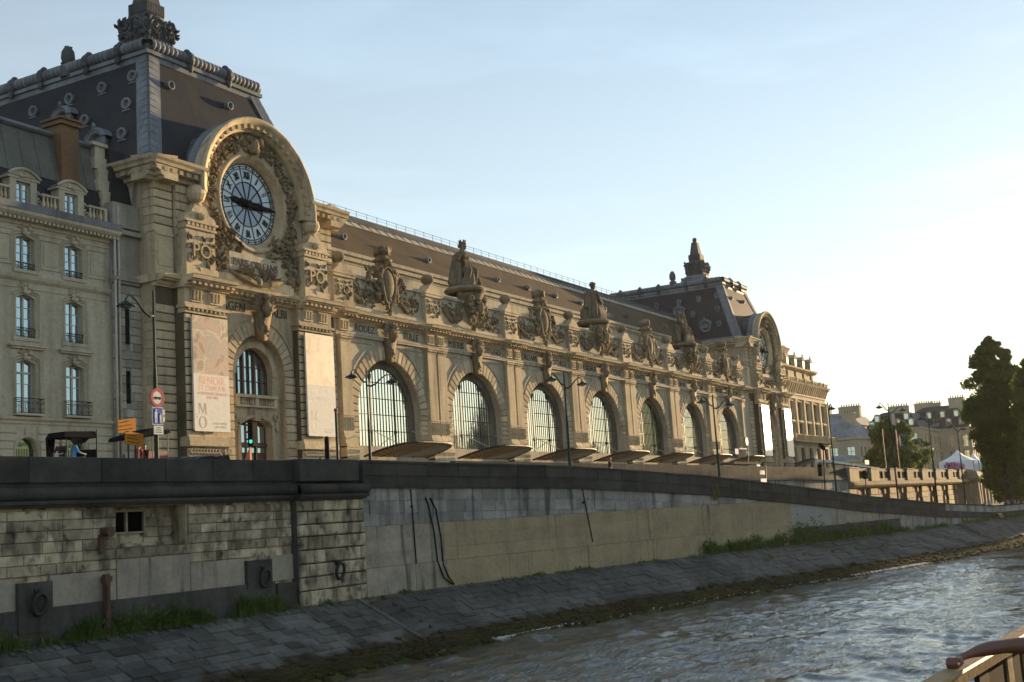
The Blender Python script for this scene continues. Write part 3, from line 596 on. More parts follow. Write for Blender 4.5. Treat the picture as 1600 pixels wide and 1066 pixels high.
# ------------------------------------------------------------------ the two clock pavilions (parts of the museum)
ROM = ['XII', 'I', 'II', 'III', 'IIII', 'V', 'VI', 'VII', 'VIII', 'IX', 'X', 'XI']
def clock(pc, parent):
    cz, y = 24.9, 60.62; Rg = 3.1
    m = MB(); m.smooth = True; sweep_ring(m, [(3.12, 60.75), (3.14, 60.5), (3.3, 60.3), (3.5, 60.12), (3.62, 59.98), (3.78, 59.96), (3.88, 60.05), (3.9, 60.2)], pc, cz, 48); rim = m.build('clock', LIME, parent)
    m = MB(); sweep_ring(m, [(0, y), (1.72, y)], pc, cz, 48); m.build('clock_centre', GLASS_CLOCK_IN, rim)
    for i in range(12):
        a = PI/2-i*PI/6; m = MB(); n = 4; vs = []
        for r in (1.76, 2.74):
            for j in range(n+1):
                t = a-PI/12+PI/6*j/n; vs.append((pc+r*math.cos(t), y-.02, cz+r*math.sin(t)))
        m.add(vs, [(j, j+1, n+2+j, n+1+j) for j in range(n)]); m.build('clock_pane', GLASS_CLOCK, rim)
        s = .86; me = text_mesh(ROM[i], s, .05, BLACK, [.8, .95, .8, .72, .6, .95, .72, .62, .52, .72, .95, .72][i]*.85, offset=-.006)
        o = bpy.data.objects.new('numeral', me); rot = Matrix.Rotation(-(a-PI/2), 4, 'Y'); p = Vector((pc+2.0*math.cos(a), y-.07, cz+2.0*math.sin(a)))
        o.rotation_euler = rot.to_euler(); o.location = p; link(o, rim)
        b = a+PI/12; m = MB(); c, s_ = math.cos(b), math.sin(b)
        m.hexa([(pc+.25*c-.03*s_, y-.05, cz+.25*s_+.03*c), (pc+.25*c+.03*s_, y-.05, cz+.25*s_-.03*c), (pc+3.1*c+.035*s_, y-.05, cz+3.1*s_-.035*c), (pc+3.1*c-.035*s_, y-.05, cz+3.1*s_+.035*c)],
               [(pc+.25*c-.03*s_, y+.02, cz+.25*s_+.03*c), (pc+.25*c+.03*s_, y+.02, cz+.25*s_-.03*c), (pc+3.1*c+.035*s_, y+.02, cz+3.1*s_-.035*c), (pc+3.1*c-.035*s_, y+.02, cz+3.1*s_+.035*c)]); m.build('clock_spoke', IRON, rim)
    m = MB(); sweep_ring(m, [(2.74, y-.03), (3.13, y-.03)], pc, cz, 60); m.build('minute_track', GLASS_CLOCK, rim)
    m = MB()
    for r in (1.74, 2.76, 3.1): sweep_ring(m, [(r-.035, y-.06), (r+.035, y-.06), (r+.035, y), (r-.035, y)], pc, cz, 48)
    for i in range(60):
        t = i*PI/30; m.rev([(0, -.02), (.075 if i % 5 else .12, -.02)], (pc+2.93*math.cos(t), y-.045, cz+2.93*math.sin(t)), 6, 'y')
    m.build('minute_ring', IRON, rim)
    def hand(ang, L, w, yy, nm):
        m = MB(); prof = [(-.55, w*.9), (-.2, w*.6), (.15, w*1.1), (L*.35, w*1.25), (L*.55, w*.75), (L*.75, w*.9), (L*.86, w*.45), (L, .02)]
        vs = [(x, 0, z) for x, z in prof]+[(x, 0, -z) for x, z in prof]; k = len(prof); vs += [(x, .08, z) for x, _, z in vs]
        m.add(vs, [(i, i+1, k+i+1, k+i) for i in range(k-1)]+[(2*k+i, 2*k+i+1, 3*k+i+1, 3*k+i) for i in range(k-1)]+[(i, i+1, 2*k+i+1, 2*k+i) for i in range(k-1)]+[(k+i, k+i+1, 3*k+i+1, 3*k+i) for i in range(k-1)])
        m.rev([(.3, 0), (.3, -.08), (0, -.1)], (0, 0, 0), 12, 'y'); o = inst(nm, m.mesh(nm, BLACK), rim, (pc, yy, cz), (0, -ang, 0))
    hand(PI/2-R(276), 1.95, .25, y-.16, 'hour_hand'); hand(PI/2-R(91), 3.1, .19, y-.27, 'minute_hand')
def oculus_big():
    m = MB(); m.smooth = True; m.rev([(.62, 1.0), (.66, -.5), (.82, -.62), (1.0, -.55), (1.02, -.35), (.85, -.15), (.82, 1.0)], (0, 0, 0), 16, 'y'); m.smooth = False; m.rev([(0, -.1), (.64, -.1)], (0, 0, 0), 14, 'y')
    m.rev([(.72, -.5), (.95, -.75), (1.15, -.5), (1.2, .5)], (0, 0, 0), 14, 'y', R(20), R(160)); leaf(m, (0, -.6, 1.0), .5, .5, PI/2, .1); return m.mesh('roof_oculus', ZINC)
OCB = oculus_big()
oc = MB(); oc.smooth = True; oc.rev([(.26, .6), (.28, -.3), (.44, -.36), (.46, -.22), (.36, -.05), (.34, .6)], (0, 0, 0), 12, 'y'); oc.smooth = False; oc.rev([(0, -.05), (.27, -.05)], (0, 0, 0), 12, 'y'); oc.box(-.4, .4, -.3, 0, -.56, -.46); OCS = oc.mesh('roof_oculus', ZINC)
tu = MB(); tu.smooth = True; tu.rev([(.40, 0), (.47, .08), (.47, .34), (.40, .42)], (0, 0, 0), 10, 'x'); TOR = tu.mesh('ridge_bead', ZINC)
SIDE = R(90)
for pi, pc in enumerate(PC):
    L, Rr = pc-9.95, pc+9.95
    core = MB()
    # body, side faces, upper walls
    core.box(L+.04, pc-8.15, 60.40, 61.5, SZ, 25.0); core.box(pc+8.15, Rr-.04, 60.40, 61.5, SZ, 25.0)
    core.quad((L+.04, 61.5, SZ), (L+.04, 88, SZ), (L+.04, 88, 25), (L+.04, 61.5, 25)); core.quad((Rr, 61.5, SZ), (Rr, 88, SZ), (Rr, 88, 25), (Rr, 61.5, 25))
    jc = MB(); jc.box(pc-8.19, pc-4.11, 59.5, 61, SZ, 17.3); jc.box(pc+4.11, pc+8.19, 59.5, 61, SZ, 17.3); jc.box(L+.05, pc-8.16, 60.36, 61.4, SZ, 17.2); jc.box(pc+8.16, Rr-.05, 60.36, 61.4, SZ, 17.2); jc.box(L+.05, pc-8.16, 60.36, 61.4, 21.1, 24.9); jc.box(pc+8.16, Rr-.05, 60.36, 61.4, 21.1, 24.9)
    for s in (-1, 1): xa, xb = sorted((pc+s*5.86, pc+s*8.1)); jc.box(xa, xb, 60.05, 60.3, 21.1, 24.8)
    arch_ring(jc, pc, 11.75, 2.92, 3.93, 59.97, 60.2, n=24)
    arch_wall(core, pc-4.1, pc+4.1, SZ, 17.3, pc, 11.75, 2.9, 60.0, 60.5, 24)
    # inner recess with the upper window and the door
    rec = 60.5; arch_wall(core, pc-2.9, pc+2.9, 9.2, 14.7, pc, 11.75, 2.05, rec, 61.2, 20, zb=10.25)
    core.quad((pc-2.9, rec, 8.5), (pc+2.9, rec, 8.5), (pc+2.9, rec, 9.2), (pc-2.9, rec, 9.2))
    da = arc(pc, 5.4, 3.05, PI-R(55), R(55), 12)
    for (xa, za), (xb, zb_) in zip(da, da[1:]): core.quad((xa, rec, za), (xb, rec, zb_), (xb, rec, 8.5), (xa, rec, 8.5)); core.quad((xa, rec, za), (xa, 61.2, za), (xb, 61.2, zb_), (xb, rec, zb_))
    for s in (-1, 1):
        core.quad((pc+s*1.75, rec, SZ), (pc+s*2.9, rec, SZ), (pc+s*2.9, rec, 8.5), (pc+s*1.75, rec, 8.5)); core.quad((pc+s*1.75, rec, SZ), (pc+s*1.75, 61.2, SZ), (pc+s*1.75, 61.2, 7.9), (pc+s*1.75, rec, 7.9))
    for s in (-1, 1): xa, xb = sorted((pc+s*3.9, pc+s*8.12)); core.box(xa, xb, 60.1, 61.5, 17.3, 25.0)          # upper wall beside the clock
    lo = arc(pc, 24.9, 3.9, PI, 2*PI, 28)
    for (xa, za), (xb, zb_) in zip(lo, lo[1:]): core.quad((xa, 60.1, 17.3), (xb, 60.1, 17.3), (xb, 60.1, zb_), (xa, 60.1, za))
    core.box(pc-3.95, pc+3.95, 61.0, 61.5, 17.3, 29.0)
    mcr = MB(); arch_ring(mcr, pc, 24.9, 3.88, 5.5, 60.06, 61.5, 0, PI, 40); core.add(mcr.v, mcr.f)
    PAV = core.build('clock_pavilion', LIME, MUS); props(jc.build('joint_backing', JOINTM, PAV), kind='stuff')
    A = MB(); B2 = MB()
    arch_ring(B2, pc, 11.75, 2.05, 2.5, 60.38, 60.56, n=24); pass
    for s in (-1, 1): B2.tube([(x, 59.95, z) for x, z in arc(pc, 11.75, 4.2, PI/2-s*.3, PI/2-s*1.2, 12)], .08, 5)
    da2 = arc(pc, 5.4, 3.25, PI-R(55), R(55), 12); A.tube([(x, 60.42, z) for x, z in da2], .16, 6)
    for s in (-1, 1): A.tube([(pc+s*1.9, 60.42, SZ), (pc+s*1.9, 60.42, 8.0)], .14, 6); spiral(A, (pc+s*2.3, 60.4, 8.6), .32, 1.4, 0, .1, s, .2); leaf(A, (pc+s*2.3, 60.4, 8.3), .8, .4, -PI/2, .12)
    A.box(pc-.3, pc+.3, 60.2, 60.5, 8.3, 9.1)
    A.build('door_surround', LIMEB, MUS); props(B2.build('arch_moulding', LIMEB, MUS), kind='stuff')
    # rustication: corner piers, banner piers, upper strips
    nb = block
    z = 16.0
    rows = []
    while z > 2.6: rows.append((z-.62, z)); z -= .62
    for i, (a, b) in enumerate(rows):
        for s in (-1, 1):
            xa = pc+s*9.08
            inst('course_stone', nb(1.74, .545, 1.1, .045, LIMEB), PAV, (xa, 60.28 if s > 0 else 60.28, (a+b)/2))
            if b < 15.4 and (a < 7.4 or True): inst('course_stone', nb(4.06, .545, .4, .045, LIMEB), PAV, (pc+s*6.15, 59.36, (a+b)/2))
    zz = 24.7; 
    while zz > 21.2:
        for s in (-1, 1):
            inst('course_stone', nb(1.74, .545, 1.1, .045, LIMEB), PAV, (pc+s*9.08, 60.28, zz-.3)); inst('course_stone', nb(2.3, .545, .3, .045, LIMEB), PAV, (pc+s*7.02, 59.97, zz-.3))
        zz -= .62
    m = MB()
    for s in (-1, 1):
        xa, xb = sorted((pc+s*8.22, pc+s*9.95)); m.box(xa+.006, xb-.006, 60.28, 61, 18.0, 20.9); m.box(xa+.25, xb-.25, 60.22, 60.4, 18.7, 20.4); m.box(xa, xb, 60.2, 61, 20.85, 21.1)
        xa, xb = sorted((pc+s*7.95, pc+s*8.2)); 
    m.build('side_panel', LIMEB, MUS)
    for i, (a, b) in enumerate(rows):                                       # return faces on the east side
        inst('return_stone', nb(1.2, .545, .3, .045, LIMEB), PAV, (L+.02, 60.92, (a+b)/2), (0, 0, -SIDE))
    VP = wedge(2.92, 3.93, PI/21/2*.90, .35, .05, LIMEB)
    for i in range(21):
        t = PI*(i+.5)/21; inst('voussoir', VP, PAV, (pc, 59.88, 11.75), (0, -t, 0))
    for s in (-1, 1):
        for i in range(15):
            zc = 11.75-.61*(i+.5)
            if zc > 2.5: inst('jamb_stone', nb(1.16, .54, .35, .045, LIMEB), PAV, (pc+s*3.5, 59.88, zc))
    # capitals, brackets, bases at the banner piers
    for s in (-1, 1):
        xa, xb = sorted((pc+s*4.085, pc+s*8.215)); m = MB()
        m.box(xa-.05, xb+.05, 59.3, 60, 15.45, 15.62); m.box(xa-.15, xb+.15, 59.15, 60, 15.8, 16.0); m.box(xa, xb, 59.38, 60, 15.62, 15.8)
        for k in range(9): m.ball((xa+.3+k*.43, 59.25, 15.7), (.15, .1, .12), 6, 4)
        m.box(xa, xb, 59.35, 60, 16.0, 17.25); m.build('pier_capital', LIMEB, MUS); m = MB()
        m.box(xa-.06, xb+.06, 59.2, 60, 6.6, 6.85); m.box(xa-.1, xb+.1, 59.1, 60, SZ, 5.2); m.box(xa-.06, xb+.06, 59.16, 60, 5.2, 5.5); m.box(xa-.1, xb+.1, 59.1, 60, 6.2, 6.6)
        for k in range(13): m.rev([(.1, -.3), (.17, -.34), (.22, -.26)], (xa+.24+k*.3, 59.48, 5.86), 8, 'y')
        m.build('pier_base', LIMEB, MUS)
    for s in (-1, 1):
        for d in (-.95, .95): inst('frieze_bracket', TRIG, MUS, (pc+s*6.15+d, 59.3, .02))
    # middle cornice
    m = MB(); m.extr([(y-.5 if y < 60.5 else y, z) for y, z in CPROF], pc-4.3, pc+4.3)
    for s in (-1, 1): xa, xb = sorted((pc+s*4.2, pc+s*8.25)); m.extr([(y-1.15 if y < 60.5 else y, z+.005) for y, z in CPROF], xa-.25, xb+.25); xa, xb = sorted((pc+s*8.2, pc+s*9.98)); m.extr([(y-.05 if y < 60.5 else y, z+.01) for y, z in CPROF], xa-.1, xb+.1)
    m.box(L-.3, L+.4, 60.0, 88, 17.5, 18.03); m.box(pc-4.3, pc+4.3, 59.85, 60.2, 18.0, 19.0)
    m.build('cornice', LIMEB, MUS)
    m = MB()
    for x in np.arange(pc-8.2, pc+8.0, .56): m.box(x, x+.3, (59.2 if abs(x+.15-pc) < 4 else 58.55), 60, 17.36, 17.57)
    props(m.build('dentil_course', LIMEB, MUS), kind='stuff')
    inst('keystone', KEY, MUS, (pc, 59.8, 14.3))
    for s, t in ((-1, 'AGEN'), (1, 'ALBI')): inst('lettering', text_mesh(t, .95, .07, LETTER, 1.0), MUS, (pc+s*2.55, 59.98, 16.3))
    # upper pedestals with the monogram, shell pediment and ball
    for s in (-1, 1):
        m = MB(); xc = pc+s*6.5; m.box(xc-1.55, xc+1.55, 59.25, 60.2, 18.02, 18.8); m.box(xc-1.45, xc+1.45, 59.35, 60.2, 18.8, 21.5); m.box(xc-1.55, xc+1.55, 59.2, 60.2, 21.5, 21.66); m.box(xc-1.5, xc+1.5, 59.3, 60.2, 21.66, 21.95); m.box(xc-1.62, xc+1.62, 59.12, 60.2, 21.95, 22.12)
        for k in range(7): m.box(xc-1.4+k*.42, xc-1.15+k*.42, 59.18, 59.4, 21.68, 21.92)
        m.extr([(xc-1.6, 22.12), (xc+1.6, 22.12), (xc+1.45, 22.5), (xc+.9, 22.7), (xc+.55, 23.3), (xc-.55, 23.3), (xc-.9, 22.7), (xc-1.45, 22.5)], 59.3, 60.2, 'y')
        m.rev([(.5, 23.3), (.45, 23.45), (.3, 23.5), (.62, 23.75), (.78, 24.15), (.7, 24.55), (.4, 24.85), (0, 24.95)], (xc, 59.75, 0), 14)
        for k in range(5): leaf(m, (xc, 59.25, 22.2), .62, .25, PI/2+(k-2)*.5, .1)
        m.build('monogram_pedestal', LIMEB, MUS)
    for s in (-1, 1):
        inst('monogram', text_mesh('PO', 1.45, .16, GOLDL, 1.0), MUS, (pc+s*6.5, 59.26, 19.5)); inst('monogram_wreath', POW, MUS, (pc+s*6.5, 59.33, 19.2), (0, 0, 0), (1.25, 1, 1.5))
    # carved surround of the clock
    q = random.Random(40); m = MB()
    for i in range(380):
        t = PI*(-.28+1.56*q.random()); r = q.uniform(3.98, 5.1); x, z = pc+r*math.cos(t), 24.9+r*math.sin(t); (m.ball((x, 60.02-q.random()*.16, z), q.uniform(.08, .2), 6, 4) if q.random() < .5 else leaf(m, (x, 60.05, z), q.uniform(.35, .6), .28, t+q.uniform(-1, 1), .12))
    for i in range(16):
        t = PI*(-.22+1.44*i/15); spiral(m, (pc+4.5*math.cos(t), 60.04, 24.9+4.5*math.sin(t)), .45, 1.5, t, .09, (-1)**i, .16)
    for k in range(14): m.ball((pc+q.uniform(-.7, .7), 59.9-q.random()*.3, 29.2+q.uniform(-.4, .7)), q.uniform(.18, .34), 6, 4)
    m.ball((pc, 59.7, 29.3), (.4, .4, .55), 8, 6)
    for s in (-1, 1):
        for i in range(60): x = pc+s*q.uniform(3.3, 5.0); z = q.uniform(18.9, 22.6); (m.ball((x, 60.0-q.random()*.15, z), q.uniform(.12, .26), 6, 4) if q.random() < .5 else leaf(m, (x, 60.05, z), .55, .3, q.uniform(0, 6), .1))
        for i in range(26): leaf(m, (pc+s*q.uniform(1.2, 3.4), 60.04, q.uniform(20.6, 22.2)), .7, .3, PI/2-s*q.uniform(.2, 1.6), .14)
        for i in range(22): x = s*q.uniform(.2, 2.4); leaf(m, (pc+x, 59.84, 18.95+q.uniform(-.1, .5)), .6, .28, PI/2-s*q.uniform(0, 2), .12)
        m.tube([(pc+s*.2, 59.75, 18.5), (pc+s*1.2, 59.7, 18.2+.5), (pc+s*2.2, 59.75, 18.9), (pc+s*3.0, 59.8, 19.2)], [.22, .3, .24, .12], 6)
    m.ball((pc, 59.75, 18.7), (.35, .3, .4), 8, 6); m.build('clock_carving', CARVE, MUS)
    m = MB(); m.box(pc-2.9, pc+2.9, 59.93, 60.2, 19.35, 20.75); PL = m.build('name_plaque', PALE, MUS)
    inst('lettering', text_mesh('PARIS-ORLEANS', .82, .06, LETTER, .86), PL, (pc-.05, 59.91, 19.75))
    clock(pc, MUS)
    # hood over the clock
    m = MB(); m.smooth = True
    sweep_ring(m, [(5.42, 60.2), (5.42, 59.62), (5.62, 59.58), (5.66, 59.36), (5.95, 59.3), (6.0, 59.1), (6.3, 59.0), (6.42, 58.98), (6.42, 59.35), (6.3, 59.4), (6.25, 60.2)], pc, 24.9, 48, R(-4), R(184)); HOOD = m.build('clock_hood', LIME, MUS)
    m = MB()
    for i in range(25):
        t = R(2)+R(176)*i/24; mm = MB(); mm.box(5.62, 5.98, -.12, .5, -.17, .17); c_, s_ = math.cos(t), math.sin(t)
        m.add([(pc+x*c_-z*s_, 59.35+y, 24.9+x*s_+z*c_) for x, y, z in mm.v], mm.f)
    props(m.build('hood_modillion', LIMEB, HOOD), kind='stuff')
    m = MB(); m.smooth = True; sweep_ring(m, [(6.3, 59.4), (6.05, 59.6), (6.05, 60.6), (6.3, 60.75), (6.3, 61.1), (6.05, 61.2), (6.05, 66)], pc, 24.9, 40, R(-4), R(184)); m.build('hood_roof', ZINC, HOOD)
    m = MB()
    for i in range(1, 14):
        t = PI*i/14; m.tube([(pc+6.08*math.cos(t), 61.2, 24.9+6.08*math.sin(t)), (pc+6.08*math.cos(t), 65, 24.9+6.08*math.sin(t))], .05, 4)
    props(m.build('hood_seam', LEAD, HOOD), kind='stuff')
    # main cornice
    MC = [(61.5, 24.6), (60.2, 24.6), (60.1, 24.8), (59.9, 24.85), (59.85, 25.1), (59.5, 25.2), (59.45, 25.45), (59.15, 25.55), (59.1, 25.75), (58.95, 25.9), (58.9, 26.1), (61.5, 26.45)]
    for s in (-1, 1):
        m = MB(); xa, xb = sorted((pc+s*5.9, pc+s*10.0)); m.extr([(y if y > 61 else y-.0, z) for y, z in MC], xa if s > 0 else L-.9, xb if s < 0 else Rr+.9)
        sx = [(-(y-60.2)*s*-1, z) for y, z in MC]
        P2 = [((L if s < 0 else Rr)+(60.2-y)*(-1 if s > 0 else 1)*-1*(1 if s < 0 else 1), z) for y, z in MC]
        X = L if s < 0 else Rr; P2 = [(X-s*(y-60.2), z-.006) for y, z in MC]; m.extr(P2, 59.24, 88, 'y')
        m.build('main_cornice', LIMEB, MUS)
    m = MB()
    for s in (-1, 1):
        for k in range(6): x = pc+s*(6.2+k*.72); m.box(x-.17, x+.17, 59.2, 59.9, 25.12, 25.42)
        X = L if s < 0 else Rr
        for k in range(34): y = 59.6+k*.8; xa, xb = sorted((X+s*.1, X+s*.95)); m.box(xa, xb, y, y+.36, 25.12, 25.42)
    props(m.build('modillion_course', LIMEB, MUS), kind='stuff')
    # mansard
    B0, B1 = 61.1, 88.0; bz, tz = 26.4, 35.9; bx0, bx1, tx0, tx1, T0, T1 = pc-9.45, pc+9.45, pc-6.15, pc+6.15, 64.45, 84.6
    m = MB(); m.hexa([(bx0, B0, bz), (bx1, B0, bz), (bx1, B1, bz), (bx0, B1, bz)], [(tx0, T0, tz), (tx1, T0, tz), (tx1, T1, tz), (tx0, T1, tz)]); PR = m.build('pavilion_roof', SLATE, MUS)
    m = MB()
    m.box(tx0-.12, tx1+.12, T0-.12, T1+.12, tz-.5, tz+.1); m.box(tx0-.3, tx1+.3, T0-.3, T1+.3, tz+.1, tz+.4); m.box(tx0-.1, tx1+.1, T0-.1, T1+.1, tz+.4, tz+.9); m.box(tx0+.6, tx1-.6, T0+.6, T1-.6, tz+.9, tz+1.25); m.box(bx0-.1, bx1+.1, B0-.1, B1, bz-.05, bz+.25)
    m.build('roof_kerb', ZINC, PR)
    # hips dressed with stepped zinc
    for s in (-1, 1):
        b_, t_ = Vector((bx0 if s < 0 else bx1, B0, bz)), Vector((tx0 if s < 0 else tx1, T0, tz)); m = MB()
        for axis in (0, 1):
            dv = Vector((-s, 0, 0)) if axis == 0 else Vector((0, 1, 0)); nrm = Vector((0, -1, .33)).normalized() if axis == 0 else Vector((s, 0, .33)).normalized()
            wv = 1.1; m.hexa([b_, b_+dv*wv, t_+dv*wv, t_], [p+nrm*.1 for p in (b_, b_+dv*wv, t_+dv*wv, t_)])
            for i in range(16):
                p, p2 = b_.lerp(t_, (i+.05)/16), b_.lerp(t_, (i+.93)/16); sl_ = Vector((0, 0, -.22)); Q = [p+nrm*.1, p+dv*1.06+nrm*.1+sl_, p2+dv*1.06+nrm*.1+sl_, p2+nrm*.1]; m.hexa(Q, [v+nrm*.06 for v in Q])
        m.build('hip_cladding', ZINC, PR)
    # beaded ridge roll with crowned knots
    npc = 27
    for i in range(npc): inst('ridge_bead', TOR, PR, (tx0+.1+i*(tx1-tx0-.2)/npc, T0-.1, tz+.9))
    ny = 44
    for i in range(ny): inst('ridge_bead', TOR, PR, (tx0-.1, T0+.1+i*(T1-T0-.2)/ny, tz+.9), (0, 0, SIDE))
    m = MB(); m.tube([(tx1+.1, T0, tz+.9), (tx1+.1, T1, tz+.9)], .42, 10); m.tube([(tx1+.1, T1, tz+.9), (tx0-.1, T1, tz+.9)], .42, 10); m.build('ridge_roll', ZINC, PR)
    kn = MB(); kn.smooth = True; kn.rev([(.52, -.3), (.62, -.2), (.62, .2), (.52, .3)], (0, 0, 0), 12, 'x'); kn.ball((0, -.35, -.75), (.25, .2, .45), 8, 6); kn.ball((0, -.42, -.35), (.3, .25, .3), 8, 6); kn.ball((0, 0, .55), (.3, .3, .25), 8, 5)
    KN = kn.mesh('ridge_knot', LEAD)
    for fx in (.33, .68): inst('ridge_knot', KN, PR, (tx0+fx*(tx1-tx0), T0-.1, tz+.9))
    for fy in (.13, .3, .55, .72, .9): inst('ridge_knot', KN, PR, (tx0-.1, T0+fy*(T1-T0), tz+.9), (0, 0, -SIDE))
    m = MB(); m.smooth = True; yp = T0+.42*(T1-T0); m.rev([(.6, 36.8), (.6, 37.6), (.42, 37.7), (.3, 37.8), (.45, 38.0), (.55, 38.4), (.5, 38.9), (.3, 39.25), (0, 39.5)], (tx0, yp, 0 if pi else -.7), 12)
    for k in range(40): t = k*2.4; zz_ = 37.95+.035*k; m.ball((tx0+.47*math.cos(t)*(1-.5*k/40), yp+.47*math.sin(t)*(1-.5*k/40), zz_-(0 if pi else .7)), .11, 6, 4)
    m.build('pine_cone_finial', LEAD, PR)
    # roof lights
    slx = (tx0-bx0)/(tz-bz)
    def onleft(y, z): return (bx0+slx*(z-bz)+.02, y, z)
    for (y, z) in ((66.9, 28.9), (71.6, 31.9), (76.4, 29.3), (81.5, 29.3)): inst('roof_oculus', OCB, PR, onleft(y, z), (0, 0, -SIDE))
    for (y, z) in ((65.2, 34.2), (65.0, 31.8), (64.6, 29.2), (68.3, 34.0), (71.8, 33.9), (75.8, 33.8), (79.8, 33.7), (69.2, 31.4)): inst('roof_oculus', OCS, PR, onleft(y, z), (0, 0, -SIDE))
    for (x, z) in ((pc-5.0, 33.6), (pc+1.5, 33.8)): inst('roof_oculus', OCUL, PR, (x, B0+(T0-B0)*(z-bz)/(tz-bz), z))
    # lantern spire
    sx, sy = pc, 70.65; m = MB(); s2 = 2**.5
    m.rev([(2.3*s2, 36.9), (2.3*s2, 38.2), (2.15*s2, 38.3), (1.75*s2, 38.9), (1.5*s2, 39.1), (1.35*s2, 39.2), (0, 39.2)], (sx, sy, 0), 4, a0=PI/4, a1=PI/4+2*PI)
    SB = m.build('spire_base', ZINC, PR); zo = 0 if pi else .75
    for k in range(7):
        for s in (0, 1):
            mm = MB(); t = -1.9+k*.62; (mm.box(sx+t, sx+t+.46, sy-2.2, sy-1.6, 38.35, 38.75) if s == 0 else mm.box(sx-2.2, sx-1.6, sy+t, sy+t+.46, 38.35, 38.75)); mm.build('spire_stud', ZINC, SB)
    m = MB(); m.smooth = True; z_ = zo
    m.rev([(1.0*s2, 38.9+z_), (1.15*s2, 39.2+z_), (1.4*s2, 39.45+z_), (1.55*s2, 39.9+z_), (1.5*s2, 40.5+z_), (1.25*s2, 41.1+z_), (1.0*s2, 41.6+z_), (.95*s2, 41.9+z_)], (sx, sy, 0), 4, a0=PI/4, a1=PI/4+2*PI); m.smooth = False
    m.rev([(.98*s2, 41.8+z_), (.95*s2, 42.8+z_), (.80*s2, 42.85+z_), (.48*s2, 45.0+z_), (.3*s2, 45.1+z_), (.2*s2, 45.25+z_)], (sx, sy, 0), 4, a0=PI/4, a1=PI/4+2*PI)
    m.ball((sx, sy, 45.5+z_), .4, 10, 8)
    for side in range(4):
        rot = Matrix.Rotation(side*PI/2, 3, 'Z')
        def T(p): v = rot @ Vector(p); return (sx+v.x, sy+v.y, v.z+z_)
        for k in range(11): mm = MB(); mm.box(-.95+k*.18, -.83+k*.18, -1.05, -.9, 41.9, 42.8); m.add([T(p) for p in mm.v], mm.f)
        for k in range(9): mm = MB(); mm.ball((-1.28+k*.32, -1.42, 39.35), (.17, .2, .24), 6, 4); m.add([T(p) for p in mm.v], mm.f)
        for s in (-1, 1):
            mm = MB(); spiral(mm, (s*.75, -1.58, 40.6), .6, 1.4, 0, .17, s, .12); spiral(mm, (s*1.35, -1.35, 41.0), .42, 1.4, 1, .14, -s, .1); mm.tube([(0, -1.05, 41.7), (s*.5, -1.45, 41.0), (s*1.3, -1.6, 40.3), (s*1.5, -1.5, 39.8)], .16, 5); mm.tube([(0, -1.1, 41.3), (s*.25, -1.5, 40.6), (s*.4, -1.6, 39.9)], .14, 5)
            for k in range(16): mm.ball((s*q.uniform(.1, 1.55), -1.45-q.random()*.2, q.uniform(39.7, 41.3)), q.uniform(.12, .26), 6, 4); leaf(mm, (s*q.uniform(.2, 1.6), -1.55, q.uniform(39.8, 41.2)), .6, .35, q.uniform(0, 3.1), .15)
            m.add([T(p) for p in mm.v], mm.f)
    m.build('spire', LEAD, PR)
    # upper window and door
    m = MB(); arch_ring(m, pc, 11.75, 1.93, 2.06, 60.98, 61.12, n=20); m.box(pc-2.05, pc-1.93, 60.98, 61.12, 10.25, 11.75); m.box(pc+1.93, pc+2.05, 60.98, 61.12, 10.25, 11.75); m.box(pc-2, pc+2, 60.98, 61.12, 10.25, 10.38)
    WN = m.build('arched_window', BROWN, MUS); xs = [pc-1.93+.643*i for i in range(7)]; zs = [10.3, 11.35, 12.4, 13.9]
    for i in range(6):
        for j in range(3):
            p = clip_cell(xs[i], xs[i+1], zs[j], zs[j+1], pc, 11.75, 1.95)
            if p: mm = MB(); dy = rng.uniform(-.006, .006); mm.add([(x, 61.1+dy*(z-zs[j]), z) for x, z in p], [tuple(range(len(p)))]); mm.build('pane', GLASS_BLUE, WN)
    for i in range(1, 6):
        mm = MB(); hw = .1 if i in (2, 4) else .03; mm.box(xs[i]-hw, xs[i]+hw, 60.95, 61.12, 10.3, 11.75+math.sqrt(max(1.9**2-(xs[i]-pc)**2, 0))); mm.build('mullion', BROWN, WN)
    for z in zs[1:3]: mm = MB(); hw = 1.93 if z < 11.75 else math.sqrt(1.93**2-(z-11.75)**2); mm.box(pc-hw, pc+hw, 61.0, 61.12, z-.03, z+.03); mm.build('transom', BROWN, WN)
    m = MB(); m.box(pc-2.3, pc+2.3, 60.1, 60.5, 10.0, 10.22); m.box(pc-2.2, pc+2.2, 60.2, 60.5, 9.3, 9.45)
    for x in (-2.15, -.05, 2.05): m.box(pc+x-.15, pc+x+.2, 60.2, 60.5, 9.45, 10.0)
    BAL = m.build('balustrade', LIMEB, MUS); bm_ = MB(); bm_.rev([(.06, 0), (.1, .15), (.05, .4), (.07, .56)], (0, 0, 0), 6); BLM = bm_.mesh('baluster', LIMEB)
    for s in (-1, 1):
        for k in range(6): inst('baluster', BLM, BAL, (pc+s*1.05+(k-2.5)*.27, 60.35, 9.45))
    m = MB(); m.box(pc-1.8, pc+1.8, 61.05, 61.2, SZ, 8.6); DO = m.build('door', BROWN, MUS)
